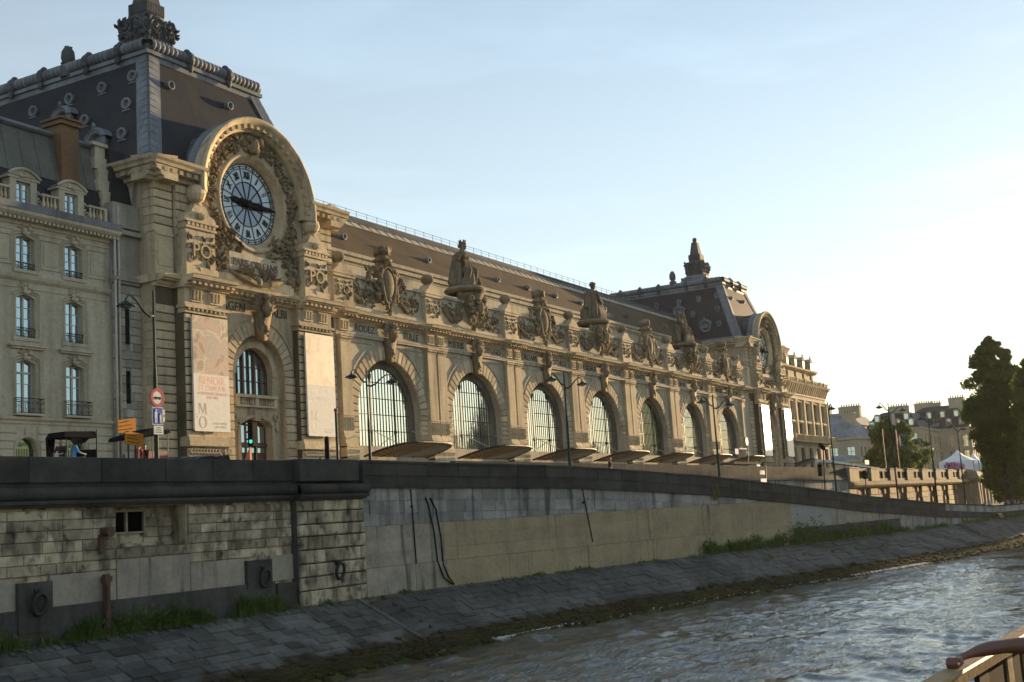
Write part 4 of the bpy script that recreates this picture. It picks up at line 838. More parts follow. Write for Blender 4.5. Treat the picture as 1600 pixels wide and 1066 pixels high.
    for (x0, x1, z0, z1) in ((-1.5, -.65, 6.75, 8.0), (-.5, .5, 6.75, 8.2), (.65, 1.5, 6.75, 8.0), (-1.5, -1.05, 6.0, 6.35), (-1.0, -.6, 6.0, 6.35), (-.45, 0, 6.0, 6.35), (.05, .5, 6.0, 6.35), (.65, 1.05, 6.0, 6.35), (1.1, 1.5, 6.0, 6.35), (-1.4, -.2, 3.2, 5.4), (.2, 1.4, 3.2, 5.4)):
        mm = MB(); mm.box(pc+x0, pc+x1, 61.0, 61.04, z0, z1); mm.build('door_pane', GLASS_BLUE, DO)
    m = MB()
    for x in (-.58, .58): m.box(pc+x-.1, pc+x+.1, 60.96, 61.08, SZ, 8.4)
    m.box(pc-1.75, pc+1.75, 60.94, 61.08, 6.42, 6.68); m.build('door_frame', BROWN, DO)
# link wall between the east pavilion and the town house, with slit windows
lk = MB(); LX0, LX1, LY = 57.7, 60.2, 61.75
lk.box(LX0, LX1, LY+.1, 66, SZ, 21.2); lk.box(LX0, LX1, LY-.15, 66, 21.2, 21.5); lk.box(LX0-.05, LX1, LY-.1, 62.2, 17.3, 17.5); lk.box(LX0-.1, LX1, LY-.25, 62.2, 17.5, 17.75); lk.box(LX0-.05, LX1, LY, 62.2, 17.75, 18.35)
lk.box(LX0+.3, LX1-.05, LY-.3, 62.2, 20.7, 21.0); lk.box(LX0, LX1, LY-.1, 62.4, 21.5, 22.9)
LKW = lk.build('link_wall', LINK, MUS)
q = random.Random(8); z = 17.2; i = 0
while z > 2.7:
    h = .56; a = LX0; cuts = [LX0, LX0+(1.05 if i % 2 else .62), LX1-(.75 if i % 2 else 1.0), LX1]
    for xa, xb in zip(cuts, cuts[1:]):
        slit = (12.9 < z-h/2 < 16.3 or 8.9 < z-h/2 < 11.6)
        if slit and xa < 59.15 and xb > 58.75:
            if 58.75-xa > .1: inst('wall_stone', block(58.75-xa-.02, h-.03, .12, .03, LINK), LKW, ((xa+58.75)/2, LY, z-h/2))
            if xb-59.15 > .1: inst('wall_stone', block(xb-59.15-.02, h-.03, .12, .03, LINK), LKW, ((xb+59.15)/2, LY, z-h/2))
            continue
        inst('wall_stone', block(xb-xa-.025, h-.03, .12, .03, LINK), LKW, ((xa+xb)/2, LY, z-h/2))
    z -= h; i += 1
m = MB(); m.box(58.75, 59.15, LY+.06, LY+.09, 13.2, 16.2); m.box(58.75, 59.15, LY+.06, LY+.09, 9.2, 11.4); m.build('slit_window', BLACK, LKW)
m = MB(); m.hexa([(LX0+.95, 62.4, 22.9), (LX1+.2, 62.4, 22.9), (LX1+.2, 66.5, 22.9), (LX0+.95, 66.5, 22.9)], [(LX0+1.3, 63.3, 27.2), (LX1+.2, 63.3, 27.2), (LX1+.2, 66.5, 27.2), (LX0+1.3, 66.5, 27.2)]); m.build('link_roof', SLATE, LKW)
m = MB(); m.tube([(59.95, 62.2, 22.9), (59.95, 61.9, 24.9)], .06, 6); m.build('drainpipe', ZINC, LKW)
for x in (57.78, 58.12):
    m = MB(); m.smooth = True; m.tube([(x, LY-.14, SZ), (x, LY-.14, 20.6 if x < 58 else 22.6)], .09, 8); m.smooth = False
    for z in np.arange(4, 20, 2.8): m.tube([(x, LY-.14, z), (x, LY-.14, z+.12)], .12, 8)
    m.build('drainpipe', LINK, LKW)
# exhibition banners hung on the pavilion piers
BW = plain('banner_white', (.72, .69, .62), .7, 0, .2); BGLARE = plain('banner_vinyl', (.80, .78, .72), .28); BORANGE = plain('banner_orange_print', (.75, .28, .16), .5); BBROWN = plain('banner_brown_print', (.22, .15, .10), .5); BFAINT = plain('banner_faint_print', (.66, .64, .60), .5); BGREY = plain('banner_grey_print', (.40, .37, .33), .5)
def printmat(name, cols, seed):
    """soft blotches of paint colours standing for a printed picture"""
    m, n, b = newmat(name); L = n.links.new; g = n.nodes.new('ShaderNodeTexCoord'); mp = n.nodes.new('ShaderNodeMapping'); mp.inputs['Location'].default_value = (seed, 0, seed*.7); L(g.outputs['Object'], mp.inputs[0])
    t = n.nodes.new('ShaderNodeTexNoise'); t.inputs['Scale'].default_value = .7; t.inputs['Detail'].default_value = 6; t.inputs['Roughness'].default_value = .5; t.inputs['Distortion'].default_value = .8; L(mp.outputs[0], t.inputs['Vector'])
    r = n.nodes.new('ShaderNodeValToRGB'); el = r.color_ramp.elements; el[0].position = .33; el[1].position = .66; el[0].color = (*cols[0], 1); el[1].color = (*cols[-1], 1)
    for i, c in enumerate(cols[1:-1]): e_ = el.new(.33+.33*(i+1)/(len(cols)-1)); e_.color = (*c, 1)
    L(t.outputs['Fac'], r.inputs[0]); L(r.outputs[0], b.inputs['Base Color']); b.inputs['Roughness'].default_value = .45; return m
PR1 = printmat('banner_painting', [(.045, .035, .03), (.13, .09, .075), (.36, .22, .17), (.20, .18, .17), (.46, .38, .27), (.16, .12, .085)], 3.0)
PR2 = printmat('banner_drawing', [(.36, .29, .20), (.47, .38, .27), (.52, .43, .32), (.58, .49, .36), (.40, .32, .22)], 9.0)
def banner(xc, label, kind):
    y = 59.0; w_, z0, z1 = 3.55, 7.2, 15.25; zm = z0+(z1-z0)*.495
    t = thing('exhibition_banner', label, 'banner', (xc, y, z0), group='exhibition banners on the clock pavilions')
    m = MB(); n = 10
    def Y(x, z): return y
    for i in range(n):
        for j in range(12):
            x0_, x1_ = xc-w_/2+w_*i/n, xc-w_/2+w_*(i+1)/n; za, zb = z0+(z1-z0)*j/12, z0+(z1-z0)*(j+1)/12
            m.quad((x0_, Y(x0_, za), za), (x1_, Y(x1_, za), za), (x1_, Y(x1_, zb), zb), (x0_, Y(x0_, zb), zb))
    m.box(xc-w_/2, xc+w_/2, y+.04, y+.14, z0, z0+.1); m.box(xc-w_/2, xc+w_/2, y+.04, y+.14, z1-.1, z1); m.box(xc-w_/2, xc-w_/2+.08, y+.04, y+.14, z0, z1); m.box(xc+w_/2-.08, xc+w_/2, y+.04, y+.14, z0, z1)
    m.build('cloth', BW if kind < 2 else BGLARE, t)
    m = MB()
    for s in (-1, 1):
        for z in (z0+.2, z1-.3): m.tube([(xc+s*w_/2*.9, y+.1, z), (xc+s*w_/2*.9, 59.5, z)], .03, 5)
    m.build('bracket', IRON, t)
    if kind < 2:
        m = MB(); a = 8
        for i in range(a): x0_, x1_ = xc-w_/2+w_*i/a, xc-w_/2+w_*(i+1)/a; m.quad((x0_, y-.003, zm), (x1_, y-.003, zm), (x1_, y-.003, z1), (x0_, y-.003, z1))
        m.build('picture', PR1 if kind == 0 else PR2, t)
        T = lambda s, sz, dx, z, mt, sx=1.0, al='CENTER': inst('lettering', text_mesh(s, sz, .003, mt, sx, al, 0), t, (xc+dx, y-.004, z))
        if kind == 0:
            T('RENOIR', .84, .05, z0+3.27, BORANGE, .86); T("ET L'AMOUR", .52, .05, z0+2.84, BORANGE, .92); T('LA MODERNITE HEUREUSE', .29, .05, z0+2.54, BORANGE, .86); T('(1865-1885)', .26, .05, z0+2.28, BORANGE, .9)
            T('MUSEE D\'ORSAY', .22, .75, z0+.5, BGREY, .85); T('17.03 - 19.07.26', .22, .75, z0+.26, BGREY, .8)
        else:
            T('RENOIR', .8, 0, z0+3.25, BFAINT, .86); T('DESSINATEUR', .42, 0, z0+2.8, BFAINT, .86); T('MUSEE D\'ORSAY', .19, .75, z0+.5, BFAINT, .8); T('17.03 - 05.07.26', .19, .75, z0+.3, BFAINT, .75)
        mt = BBROWN if kind == 0 else BGREY
        # museum monogram: tall thin-and-thick M over an O with an apostrophe
        m = MB(); yy0, yy1 = y-.005, y-.002; q0 = xc-1.32
        X = lambda u: q0+.74*u
        def Z(v): return z0+1.24+.70*v
        def B4(a, b, c, d): m.hexa([(X(p[0]), yy0, Z(p[1])) for p in (a, b, c, d)], [(X(p[0]), yy1, Z(p[1])) for p in (a, b, c, d)])
        B4((0, 0), (.05, 0), (.05, 1), (0, 1)); B4((.78, 0), (.97, 0), (.97, 1), (.78, 1)); B4((.46, 0), (.54, 0), (.22, 1), (.02, 1)); B4((.46, 0), (.52, 0), (.82, 1), (.76, 1)); B4((-.06, 0), (.12, 0), (.12, .03), (-.06, .03)); B4((.7, 0), (1.05, 0), (1.05, .03), (.7, .03))
        B4((-.5, -.13), (0, -.13), (0, -.155), (-.5, -.155)); B4((.75, -.13), (1.25, -.13), (1.25, -.155), (.75, -.155)); m.ball((X(-.25), yy0, Z(-.38)), (.045, .003, .075), 6, 4)
        vs = []; N = 28; oz = z0+.62
        for i in range(N):
            a = 2*PI*i/N; vs += [(X(.48)+.40*math.cos(a), yy0, oz+.42*math.sin(a)), (X(.48)+.24*math.cos(a), yy0, oz+.395*math.sin(a))]
        m.add(vs, [(2*i, 2*((i+1) % N), 2*((i+1) % N)+1, 2*i+1) for i in range(N)]); m.build('monogram', mt, t)
    return t
banner(PC[0]-6.15, 'tall banner with a painted picture above orange lettering, left of the arched doorway', 0)
banner(PC[0]+6.15, 'tall pale banner with a faded beige drawing, right of the arched doorway', 1)
banner(PC[1]-6.15, 'blank glaring white banner on the far clock pavilion, left one of two', 2)
banner(PC[1]+6.15, 'blank glaring white banner on the far clock pavilion, beside the hotel', 2)
# ------------------------------------------------------------------ town house left of the museum
HSTONE = stone('house_stone', (.50, .455, .345), (.42, .38, .29), dirt=(.18, .155, .12), streak=.4, rnd=.06, bump=.15)
RAILM = plain('wrought_iron', (.02, .022, .022), .5)
def grid_wall(mb, axis, t, a0, a1, z0, z1, holes, depth):
    """wall plane; axis 'y' = facing -Y at y=t (a is x), axis 'x' = facing -X at x=t (a is y). holes: (a0,a1,z0,z1)"""
    P = (lambda a, d, z: (a, t+d, z)) if axis == 'y' else (lambda a, d, z: (t+d, a, z))
    As = sorted({a0, a1, *[h[0] for h in holes], *[h[1] for h in holes]}); Zs = sorted({z0, z1, *[h[2] for h in holes], *[h[3] for h in holes]})
    for a, b in zip(As, As[1:]):
        for c, d in zip(Zs, Zs[1:]):
            ma, mz = (a+b)/2, (c+d)/2
            if any(h[0] < ma < h[1] and h[2] < mz < h[3] for h in holes): continue
            mb.quad(P(a, 0, c), P(b, 0, c), P(b, 0, d), P(a, 0, d))
    for h in holes:
        for (p, q_) in (((h[0], h[2]), (h[1], h[2])), ((h[0], h[3]), (h[1], h[3])), ((h[0], h[2]), (h[0], h[3])), ((h[1], h[2]), (h[1], h[3]))):
            mb.quad(P(p[0], 0, p[1]), P(q_[0], 0, q_[1]), P(q_[0], depth, q_[1]), P(p[0], depth, p[1]))
HOUSE = thing('town_house', 'cream stone town house with dormers and iron balconies, left of the museum', 'house', (50, 63.6, SZ))
HY = 63.6; HX0, HX1 = 38.5, 59.5; wc = [56.06, 52.19, 48.32, 44.45, 40.6]
holes = []
for x in wc: holes += [(x-.73, x+.73, 8.36, 11.75), (x-.73, x+.73, 13.2, 15.98), (x-.73, x+.73, 17.6, 19.82), (x-.8, x+.8, 3.0, 6.85)]
m = MB(); grid_wall(m, 'y', HY, HX0, HX1, SZ, 21.2, holes, .42); m.quad((HX1, HY, SZ), (HX1, 72, SZ), (HX1, 72, 24), (HX1, HY, 21)); HWALL = m.build('wall', HSTONE, HOUSE)
m = MB()
for x in wc:                                        # arched heads closing the openings
    for (zt, r_, sag) in ((11.75, .73, .2), (15.98, .73, .2), (19.82, .73, .16), (6.85, .8, .75)):
        n = 8; pts = [(x-r_+2*r_*i/n, zt-sag*(2*i/n-1)**2 if sag < .5 else zt-.8+math.sqrt(max(.64-(r_*(2*i/n-1))**2, 0))) for i in range(n+1)]
        for (xa, za), (xb, zb_) in zip(pts, pts[1:]): m.quad((xa, HY+.01, za), (xb, HY+.01, zb_), (xb, HY+.01, zt+.01), (xa, HY+.01, zt+.01)); m.quad((xa, HY+.01, za), (xb, HY+.01, zb_), (xb, HY+.4, zb_), (xa, HY+.4, za))
m.build('window_head', HSTONE, HOUSE)
m = MB()
def frame_path(x, z0, zt, r_, sag): return [(x-r_, z0)]+[(x-r_+2*r_*i/8, zt-sag*(2*i/8-1)**2) for i in range(9)]+[(x+r_, z0)]
for x in wc:
    for (z0, zt, sag) in ((8.4, 11.98, .25), (13.2, 16.2, .25), (17.6, 20.04, .2)):
        for rr, th in ((.86, .07), (1.02, .06)): m.tube([(xx, HY-.02, zz_) for xx, zz_ in frame_path(x, z0, zt+(rr-.86)*.8, rr, sag)], th, 4)
    m.box(x-1.05, x+1.05, HY-.12, HY+.1, 13.0, 13.22); m.box(x-1.0, x+1.0, HY-.1, HY+.1, 17.4, 17.62)
    m.box(x-1.4, x+1.4, HY-.3, HY+.05, 12.62, 12.74); m.box(x-1.28, x+1.28, HY-.2, HY+.05, 12.48, 12.62); m.box(x-1.0, x+1.0, HY-.06, HY+.05, 12.74, 13.0)
    m.box(x-.14, x+.14, HY-.1, HY+.05, 6.9, 7.5)
    m.tube([(xx, HY-.02, zz_) for xx, zz_ in [(x-.9, 3.0)]+arc(x, 6.05, .9, PI, 0, 10)+[(x+.9, 3.0)]], .1, 4)
    for (xa, xb) in ((x+1.18, x+2.69),): 
        if xb < HX1: m.tube([(xa, HY-.01, 17.85), (xb, HY-.01, 17.85), (xb, HY-.01, 19.75), (xa, HY-.01, 19.75), (xa, HY-.01, 17.85)], .06, 4); m.box(xa+.22, xb-.22, HY-.04, HY+.02, 18.1, 19.5)
props(m.build('window_surround', HSTONE, HOUSE), kind='stuff')
m = MB(); m.extr([(HY+.1, 7.75), (HY-.08, 7.75), (HY-.1, 7.9), (HY-.25, 8.0), (HY-.28, 8.16), (HY+.1, 8.24)], HX0, HX1+.05); m.extr([(HY+.1, 16.85), (HY-.06, 16.85), (HY-.2, 17.0), (HY-.28, 17.2), (HY+.1, 17.28)], HX0, HX1+.05); m.box(HX0, HX1, HY-.05, HY+.1, 16.4, 16.48); m.box(HX0, HX1, HY-.06, HY+.1, 20.1, 20.2); m.build('string_course', HSTONE, HOUSE)
m = MB(); m.extr([(HY+.2, 20.5), (HY-.1, 20.5), (HY-.14, 20.75), (HY-.6, 20.95), (HY-.75, 21.1), (HY-.78, 21.3), (HY+.5, 21.4)], HX0, HX1+.1); m.build('cornice', HSTONE, HOUSE)
m = MB(); 
for x in np.arange(HX0+.1, HX1, .34): m.box(x, x+.17, HY-.58, HY-.1, 20.72, 20.9)
props(m.build('dentil_course', HSTONE, HOUSE), kind='stuff')
m = MB(); m.extr([(HY-.82, 21.3), (HY-.86, 21.75), (HY-.7, 21.8), (HY-.2, 21.78), (HY-.2, 21.3)], HX0, HX1+.1); m.build('gutter', ZINC, HOUSE)
# carved heads over the windows
CRV = MB(); q = random.Random(77)
for k in range(9): CRV.ball((q.uniform(-.2, .2), -.08-q.random()*.1, q.uniform(-.25, .3)), q.uniform(.08, .16), 6, 4)
for s in (-1, 1):
    for k in range(6): leaf(CRV, (s*.1, -.04, q.uniform(-.1, .25)), q.uniform(.3, .6), .18, PI/2-s*q.uniform(.5, 1.9), .07)
CRVM = CRV.mesh('carved_keystone', HSTONE)
for x in wc:
    for z in (12.05, 16.3, 20.15): inst('carved_keystone', CRVM, HOUSE, (x, HY, z))
# rusticated ground floor
m = MB(); z = 7.6
while z > 2.6:
    xs_ = [HX0]+[v for x in sorted(wc) for v in (x-1.02, x+1.02)]+[HX1]
    for a, b in zip(xs_[::2], xs_[1::2]):
        if z > 6.6: a, b = a-.25, b+.25
        m.add(*(lambda me: ([(v.co.x+(a+b)/2, v.co.y+HY-.08, v.co.z+z-.24) for v in me.vertices], [tuple(p.vertices) for p in me.polygons]))(block(b-a-.02, .46, .12, .04, HSTONE)))
    z -= .5
props(m.build('ground_floor_course', HSTONE, HOUSE), kind='stuff')
def casement(parent, x, z0, z1, w_, y, bars, transom=None, gl=GLASS_BLUE, name='window'):
    m = MB(); m.box(x-w_, x-w_+.09, y-.05, y+.05, z0, z1); m.box(x+w_-.09, x+w_, y-.05, y+.05, z0, z1); m.box(x-.07, x+.07, y-.06, y+.05, z0, z1); m.box(x-w_, x+w_, y-.05, y+.05, z1-.08, z1); m.box(x-w_, x+w_, y-.05, y+.05, z0, z0+.12)
    if transom: m.box(x-w_, x+w_, y-.08, y+.05, transom-.06, transom+.06)
    for zb in bars: m.box(x-w_, x+w_, y-.03, y+.03, zb-.018, zb+.018)
    o = m.build(name, CREAM, parent)
    for s in (-1, 1):
        zz_ = [z0+.1]+list(bars)+[z1-.06]
        for za, zb in zip(zz_, zz_[1:]):
            xa, xb = sorted((x+s*.07, x+s*(w_-.08))); t_ = rng.uniform(-.008, .008); mm = MB(); mm.quad((xa, y+.02, za), (xb, y+.02+t_, za), (xb, y+.02+t_, zb), (xa, y+.02, zb)); mm.build('pane', gl, o)
    return o
def railing(parent, x, z0, z1, hw, yf, yb, seed):
    """curled wrought iron railing between x-hw and x+hw, front at yf"""
    mb = MB(); mb.tube([(x-hw, yb, z1), (x-hw, yf, z1), (x+hw, yf, z1), (x+hw, yb, z1)], .03, 4); mb.tube([(x-hw, yf, z0+.06), (x+hw, yf, z0+.06)], .025, 4)
    n = max(4, int(2*hw/.26)); h = z1-z0
    for i in range(n+1): xx = x-hw+2*hw*i/n; mb.tube([(xx, yf, z0), (xx, yf, z1)], .014, 4)
    for i in range(n):
        xx = x-hw+2*hw*(i+.5)/n
        for s in (-1, 1): spiral(mb, (xx, yf, z0+h*(.5+.22*s)), min(.12, h*.22), 1.3, s*PI/2, .016, 1 if i % 2 else -1, .02)
    if abs(yb-yf) > .3:
        for s in (-1, 1):
            for k in range(3): yy = yf+(yb-yf)*(k+1)/3.5; mb.tube([(x+s*hw, yy, z0), (x+s*hw, yy, z1)], .014, 4)
    return mb.build('balcony_railing', RAILM, parent)
for i, x in enumerate(wc):
    casement(HOUSE, x, 8.36, 11.72, .71, HY+.36, [9.3, 10.3], 11.0); casement(HOUSE, x, 13.2, 15.95, .71, HY+.36, [13.8, 14.5, 15.2]); casement(HOUSE, x, 17.6, 19.8, .71, HY+.36, [18.2, 18.75, 19.3])
    mm = MB(); mm.box(x-.78, x+.78, HY+.36, HY+.4, 3.0, 6.84); gw = mm.build('grille_window', GLASS_DARK, HOUSE); mm = MB()
    for k in range(7): mm.tube([(x-.6+.2*k, HY+.28, 3), (x-.6+.2*k, HY+.28, 6.2)], .022, 4)
    for s in (-1, 1): spiral(mm, (x+s*.22, HY+.28, 6.5), .16, 1.3, 0, .025, s, .02)
    mm.build('grille', RAILM, gw)
    mm = MB(); mm.box(x-1.05, x+1.05, HY-.5, HY, 8.24, 8.36); mm.build('balcony_slab', HSTONE, HOUSE)
    railing(HOUSE, x, 8.36, 9.3, 1.0, HY-.45, HY, i); railing(HOUSE, x, 13.25, 13.85, .72, HY+.02, HY+.1, i); railing(HOUSE, x, 17.65, 18.05, .72, HY+.02, HY+.1, i)
    # dormer
    dy = HY+.15; d = MB(); grid_wall(d, 'y', dy, x-1.05, x+1.05, 21.75, 23.75, [(x-.55, x+.55, 21.9, 23.45)], .3)
    for s in (-1, 1): d.quad((x+s*1.05, dy, 21.75), (x+s*1.05, dy+2, 21.75), (x+s*1.05, dy+2, 23.75), (x+s*1.05, dy, 23.75)); spiral(d, (x+s*1.25, dy+.05, 22.3), .28, 1.3, PI/2, .09, s, .1); spiral(d, (x+s*1.12, dy+.05, 22.9), .17, 1.2, -PI/2, .07, -s, .1)
    pts = [(x-1.25+2.5*i_/10, 23.75+.5*(1-(2*i_/10-1)**2)) for i_ in range(11)]
    d.extr([(x-1.25, 23.6)]+pts+[(x+1.25, 23.6)], dy-.05, dy+1.9, 'y'); d.tube([(a, dy-.12, b+.04) for a, b in pts], .1, 5)
    for k in range(6): d.ball((x+rng.uniform(-.35, .35), dy-.08, 23.85+rng.uniform(-.1, .15)), .1, 6, 4)
    do = d.build('dormer', HSTONE, HOUSE); casement(do, x, 21.9, 23.42, .55, dy+.25, [22.4, 22.95], name='dormer_window') if False else casement(HOUSE, x, 21.9, 23.42, .55, dy+.25, [22.4, 22.95], name='dormer_window')
    d = MB(); d.quad((x-1.28, dy-.1, 23.8), (x+1.28, dy-.1, 23.8), (x+1.28, dy+2, 23.8), (x-1.28, dy+2, 23.8)); d.build('dormer_lead', ZINC, HOUSE)
    # balustrade between dormers
    xa, xb = x+1.15, min(x+2.72, HX1-.1)
    b = MB(); b.box(xa, xb, HY-.25, HY, 22.72, 22.86); b.box(xa, xb, HY-.25, HY, 21.78, 21.95); b.box(xb-.22, xb, HY-.27, HY+.02, 21.9, 22.75); b = b.build('balustrade', HSTONE, HOUSE)
    for k in range(4): inst('baluster', BLM, b, (xa+.2+k*.3, HY-.12, 21.95), (0, 0, 0), (1.3, 1.3, 1.38))
m = MB(); m.hexa([(HX0, HY+.3, 21.7), (HX1-.1, HY+.3, 21.7), (HX1-.1, 75, 21.7), (HX0, 75, 21.7)], [(HX0, 64.9, 24.5), (HX1-.1, 64.9, 24.5), (HX1-.1, 75, 24.5), (HX0, 75, 24.5)]); HR = m.build('roof', SLATE, HOUSE)
GROOF = stone('grey_roof', (.17, .175, .155), (.13, .135, .125), dirt=(.08, .08, .075), streak=.4, rnd=.05, bump=.1)
m = MB(); m.hexa([(HX0, 64.85, 24.5), (HX1+.2, 64.85, 24.5), (HX1+.2, 75, 24.5), (HX0, 75, 24.5)], [(HX0, 65.7, 27.9), (HX1+.2, 65.7, 27.9), (HX1+.2, 73, 27.9), (HX0, 73, 27.9)]); m.build('upper_roof', GROOF, HR)
m = MB()
for x in np.arange(HX0+.4, HX1-.3, 1.3): m.tube([(x, 64.82, 24.52), (x, 65.68, 27.9)], .02, 4)
props(m.build('roof_seam', GROOF, HR), kind='stuff')
m = MB(); m.box(HX0, HX1+.3, 65.5, 66.4, 27.8, 28.12); m.tube([(HX0, 65.5, 28.0), (HX1+.3, 65.5, 28.0)], .17, 6); m.build('ridge_cap', ZINC, HR)
m = MB(); m.box(56.1, 57.6, 64.7, 66.3, 23.5, 28.6); m.box(55.9, 57.8, 64.5, 66.5, 28.6, 28.78); m.box(56.0, 57.7, 64.6, 66.4, 28.78, 28.95); m.box(55.85, 57.85, 64.45, 66.55, 28.95, 29.1); m.build('chimney', BRICKM, HR)
m = MB()
for i in range(7): m.box(59.45-(.2 if i % 2 else 0), 60.35, 64.15+i*.17, 66.2, 22.0+i*.85, 22.85+i*.85)
m.box(59.1, 60.5, 65.0, 66.3, 27.95, 28.2); m.build('party_wall', HSTONE, HOUSE)
for x, z1 in ((59.2, 20.5), (59.62, 22.5)):
    m = MB(); m.smooth = True; m.tube([(x, HY-.2 if x < 59.5 else HY-.25, SZ), (x, HY-.2 if x < 59.5 else HY-.25, z1)], .095, 8); m.smooth = False
    for z in np.arange(4, z1, 2.8): m.tube([(x, HY-.22, z), (x, HY-.22, z+.12)], .13, 8)
    m.build('drainpipe', ZINC, HOUSE)
HOUSE.location = Vector(HOUSE.location)*.976; HOUSE.scale = (.976,)*3
# ------------------------------------------------------------------ hotel at the west end
GL_WARM = glass('shaded_window', (.16, .13, .08), .5, .1)
HOT = thing('hotel_building', 'ornate stone hotel with balconies and mansard roof beyond the far clock pavilion', 'hotel', (220, 60, SZ))
X0, X1, Y0 = 207.4, 232.6, 60.1; hc = [209.4, 214.6, 219.8, 225.0, 230.2]; hc = [x-.0 for x in hc]
holes = []
for x in hc: holes += [(x-.95, x+.95, 13.9, 17.0), (x-1.0, x+1.0, 10.4, 13.3), (x-1.3, x+1.3, 3.2, 9.0), (x-.7, x+.7, 21.4, 23.2)]
m = MB(); grid_wall(m, 'y', Y0, X0, X1, SZ, 20.4, [h for h in holes if h[3] < 20], .5); m.quad((X1, Y0, SZ), (X1, 85, SZ), (X1, 85, 20.4), (X1, Y0, 20.4)); m.quad((X0, Y0, 20.6), (X1+1, Y0, 20.6), (X1+1, 85, 20.6), (X0, 85, 20.6))
grid_wall(m, 'y', Y0+1.6, X0, X1-.6, 20.6, 23.4, [h for h in holes if h[3] > 20], .4); m.quad((X1-.6, Y0+1.6, 20.6), (X1-.6, 85, 20.6), (X1-.6, 85, 23.4), (X1-.6, Y0+1.6, 23.4)); HW = m.build('wall', LIME, HOT)
m = MB(); m.extr([(Y0+.3, 19.9), (Y0-.2, 19.9), (Y0-.9, 20.2), (Y0-1.1, 20.5), (Y0+.3, 20.6)], X0, X1+1.1); m.extr([(X1-.3, 19.9), (X1+.2, 19.9), (X1+.9, 20.2), (X1+1.09, 20.49), (X1-.3, 20.59)], Y0-1.0, 85, 'y')
m.extr([(Y0+2, 23.3), (Y0+1.4, 23.3), (Y0+.9, 23.6), (Y0+.8, 23.9), (Y0+2, 24.0)], X0, X1+.2); m.extr([(X1-1, 23.3), (X1-.4, 23.3), (X1+.1, 23.6), (X1+.2, 23.89), (X1-1, 23.99)], Y0+.9, 85, 'y')
m.box(X0, X1+.1, Y0-.15, Y0+.2, 17.6, 17.9); m.box(X0, X1+.1, Y0-.3, Y0+.2, 9.6, 9.9); m.box(X0, X1+.2, Y0-.15, Y0+.2, 18.3, 18.6); m.build('cornice', LIMEB, HOT)
m = MB(); m.box(X0, X1+.9, Y0-.8, Y0-.55, 21.15, 21.35)
for i in range(24): x = X0+.4+i*1.07; m.rev([(.1, 20.6), (.17, 20.8), (.08, 21.15)], (x, Y0-.68, 0), 6)
for x in hc+[X1]: m.box(x-2.8, x-2.3, Y0-.9, Y0-.45, 20.6, 21.4)
m.build('roof_balustrade', LIMEB, HOT)
for x in [X0+.3]+[h+2.6 for h in hc]:
    mm = MB(); mm.box(x-.42, x+.42, Y0-.32, Y0, 10.0, 17.4); mm.box(x-.5, x+.5, Y0-.4, Y0, 17.3, 17.6); mm.build('pilaster', LIMEB, HOT)
cb = MB(); cb.hexa([(-.2, 0, 18.6), (.2, 0, 18.6), (.2, -.15, 18.6), (-.2, -.15, 18.6)], [(-.25, 0, 20.2), (.25, 0, 20.2), (.25, -.85, 20.2), (-.25, -.85, 20.2)]); CB = cb.mesh('bracket', LIMEB)
for i in range(20): inst('bracket', CB, HOT, (X0+.6+i*1.3, Y0, 0))
for x in hc:
    for (z0, z1, hw, yy) in ((13.9, 17.0, .95, Y0+.4), (10.4, 13.3, 1.0, Y0+.4), (21.4, 23.2, .7, Y0+1.95), (3.2, 9.0, 1.3, Y0+.45)):
        mm = MB(); mm.box(x-hw, x-hw+.12, yy-.06, yy, z0, z1); mm.box(x+hw-.12, x+hw, yy-.06, yy, z0, z1); mm.box(x-.08, x+.08, yy-.06, yy, z0, z1); mm.box(x-hw, x+hw, yy-.06, yy, (z0*.35+z1*.65)-.08, (z0*.35+z1*.65)+.08)
        wn = mm.build('window', BROWN, HOT); mm = MB(); mm.quad((x-hw, yy, z0), (x+hw, yy, z0), (x+hw, yy, z1), (x-hw, yy, z1)); mm.build('pane', GL_WARM, wn)
    mm = MB(); mm.extr([(x-1.3, 13.45), (x+1.3, 13.45), (x+1.3, 13.6), (x, 13.85), (x-1.3, 13.6)], Y0-.35, Y0, 'y'); mm.box(x-1.2, x+1.2, Y0-.25, Y0, 17.1, 17.25); mm.build('window_pediment', LIMEB, HOT)
m = MB(); m.box(X0, X1+.6, Y0-1.2, Y0, 9.9, 10.15); m.build('balcony_slab', LIMEB, HOT)
m = MB(); m.box(X0, X1+.6, Y0-1.15, Y0-1.05, 11.1, 11.2)
for i in range(80): m.tube([(X0+.2+i*.32, Y0-1.1, 10.15), (X0+.2+i*.32, Y0-1.1, 11.1)], .05, 4)
for x in hc: m.box(x-2.8, x-2.4, Y0-1.25, Y0-.9, 10.15, 11.25)
m.build('balcony_railing', GOLDL, HOT)
m = MB(); m.hexa([(X0, Y0+1.6, 24.0), (X1-.4, Y0+1.6, 24.0), (X1-.4, 85, 24.0), (X0, 85, 24.0)], [(X0, Y0+3.3, 26.8), (X1-2.4, Y0+3.3, 26.8), (X1-2.4, 83, 26.8), (X0, 83, 26.8)]); RF = m.build('roof', SLATE, HOT)
for x in hc:
    mm = MB(); mm.box(x-.75, x+.75, Y0+1.3, Y0+3, 24.0, 25.6); mm.extr([(x-.95, 25.6), (x+.95, 25.6), (x+.5, 26.1), (x, 26.3), (x-.5, 26.1)], Y0+1.2, Y0+3, 'y'); mm.ball((x, Y0+1.4, 26.5), .18, 6, 5); mm.tube([(x, Y0+1.4, 26.5), (x, Y0+1.4, 27.0)], .06, 4); dm = mm.build('dormer', LIMEB, HOT)
    mm = MB(); mm.box(x-.45, x+.45, Y0+1.27, Y0+1.31, 24.2, 25.4); mm.build('dormer_window', GL_WARM, dm)
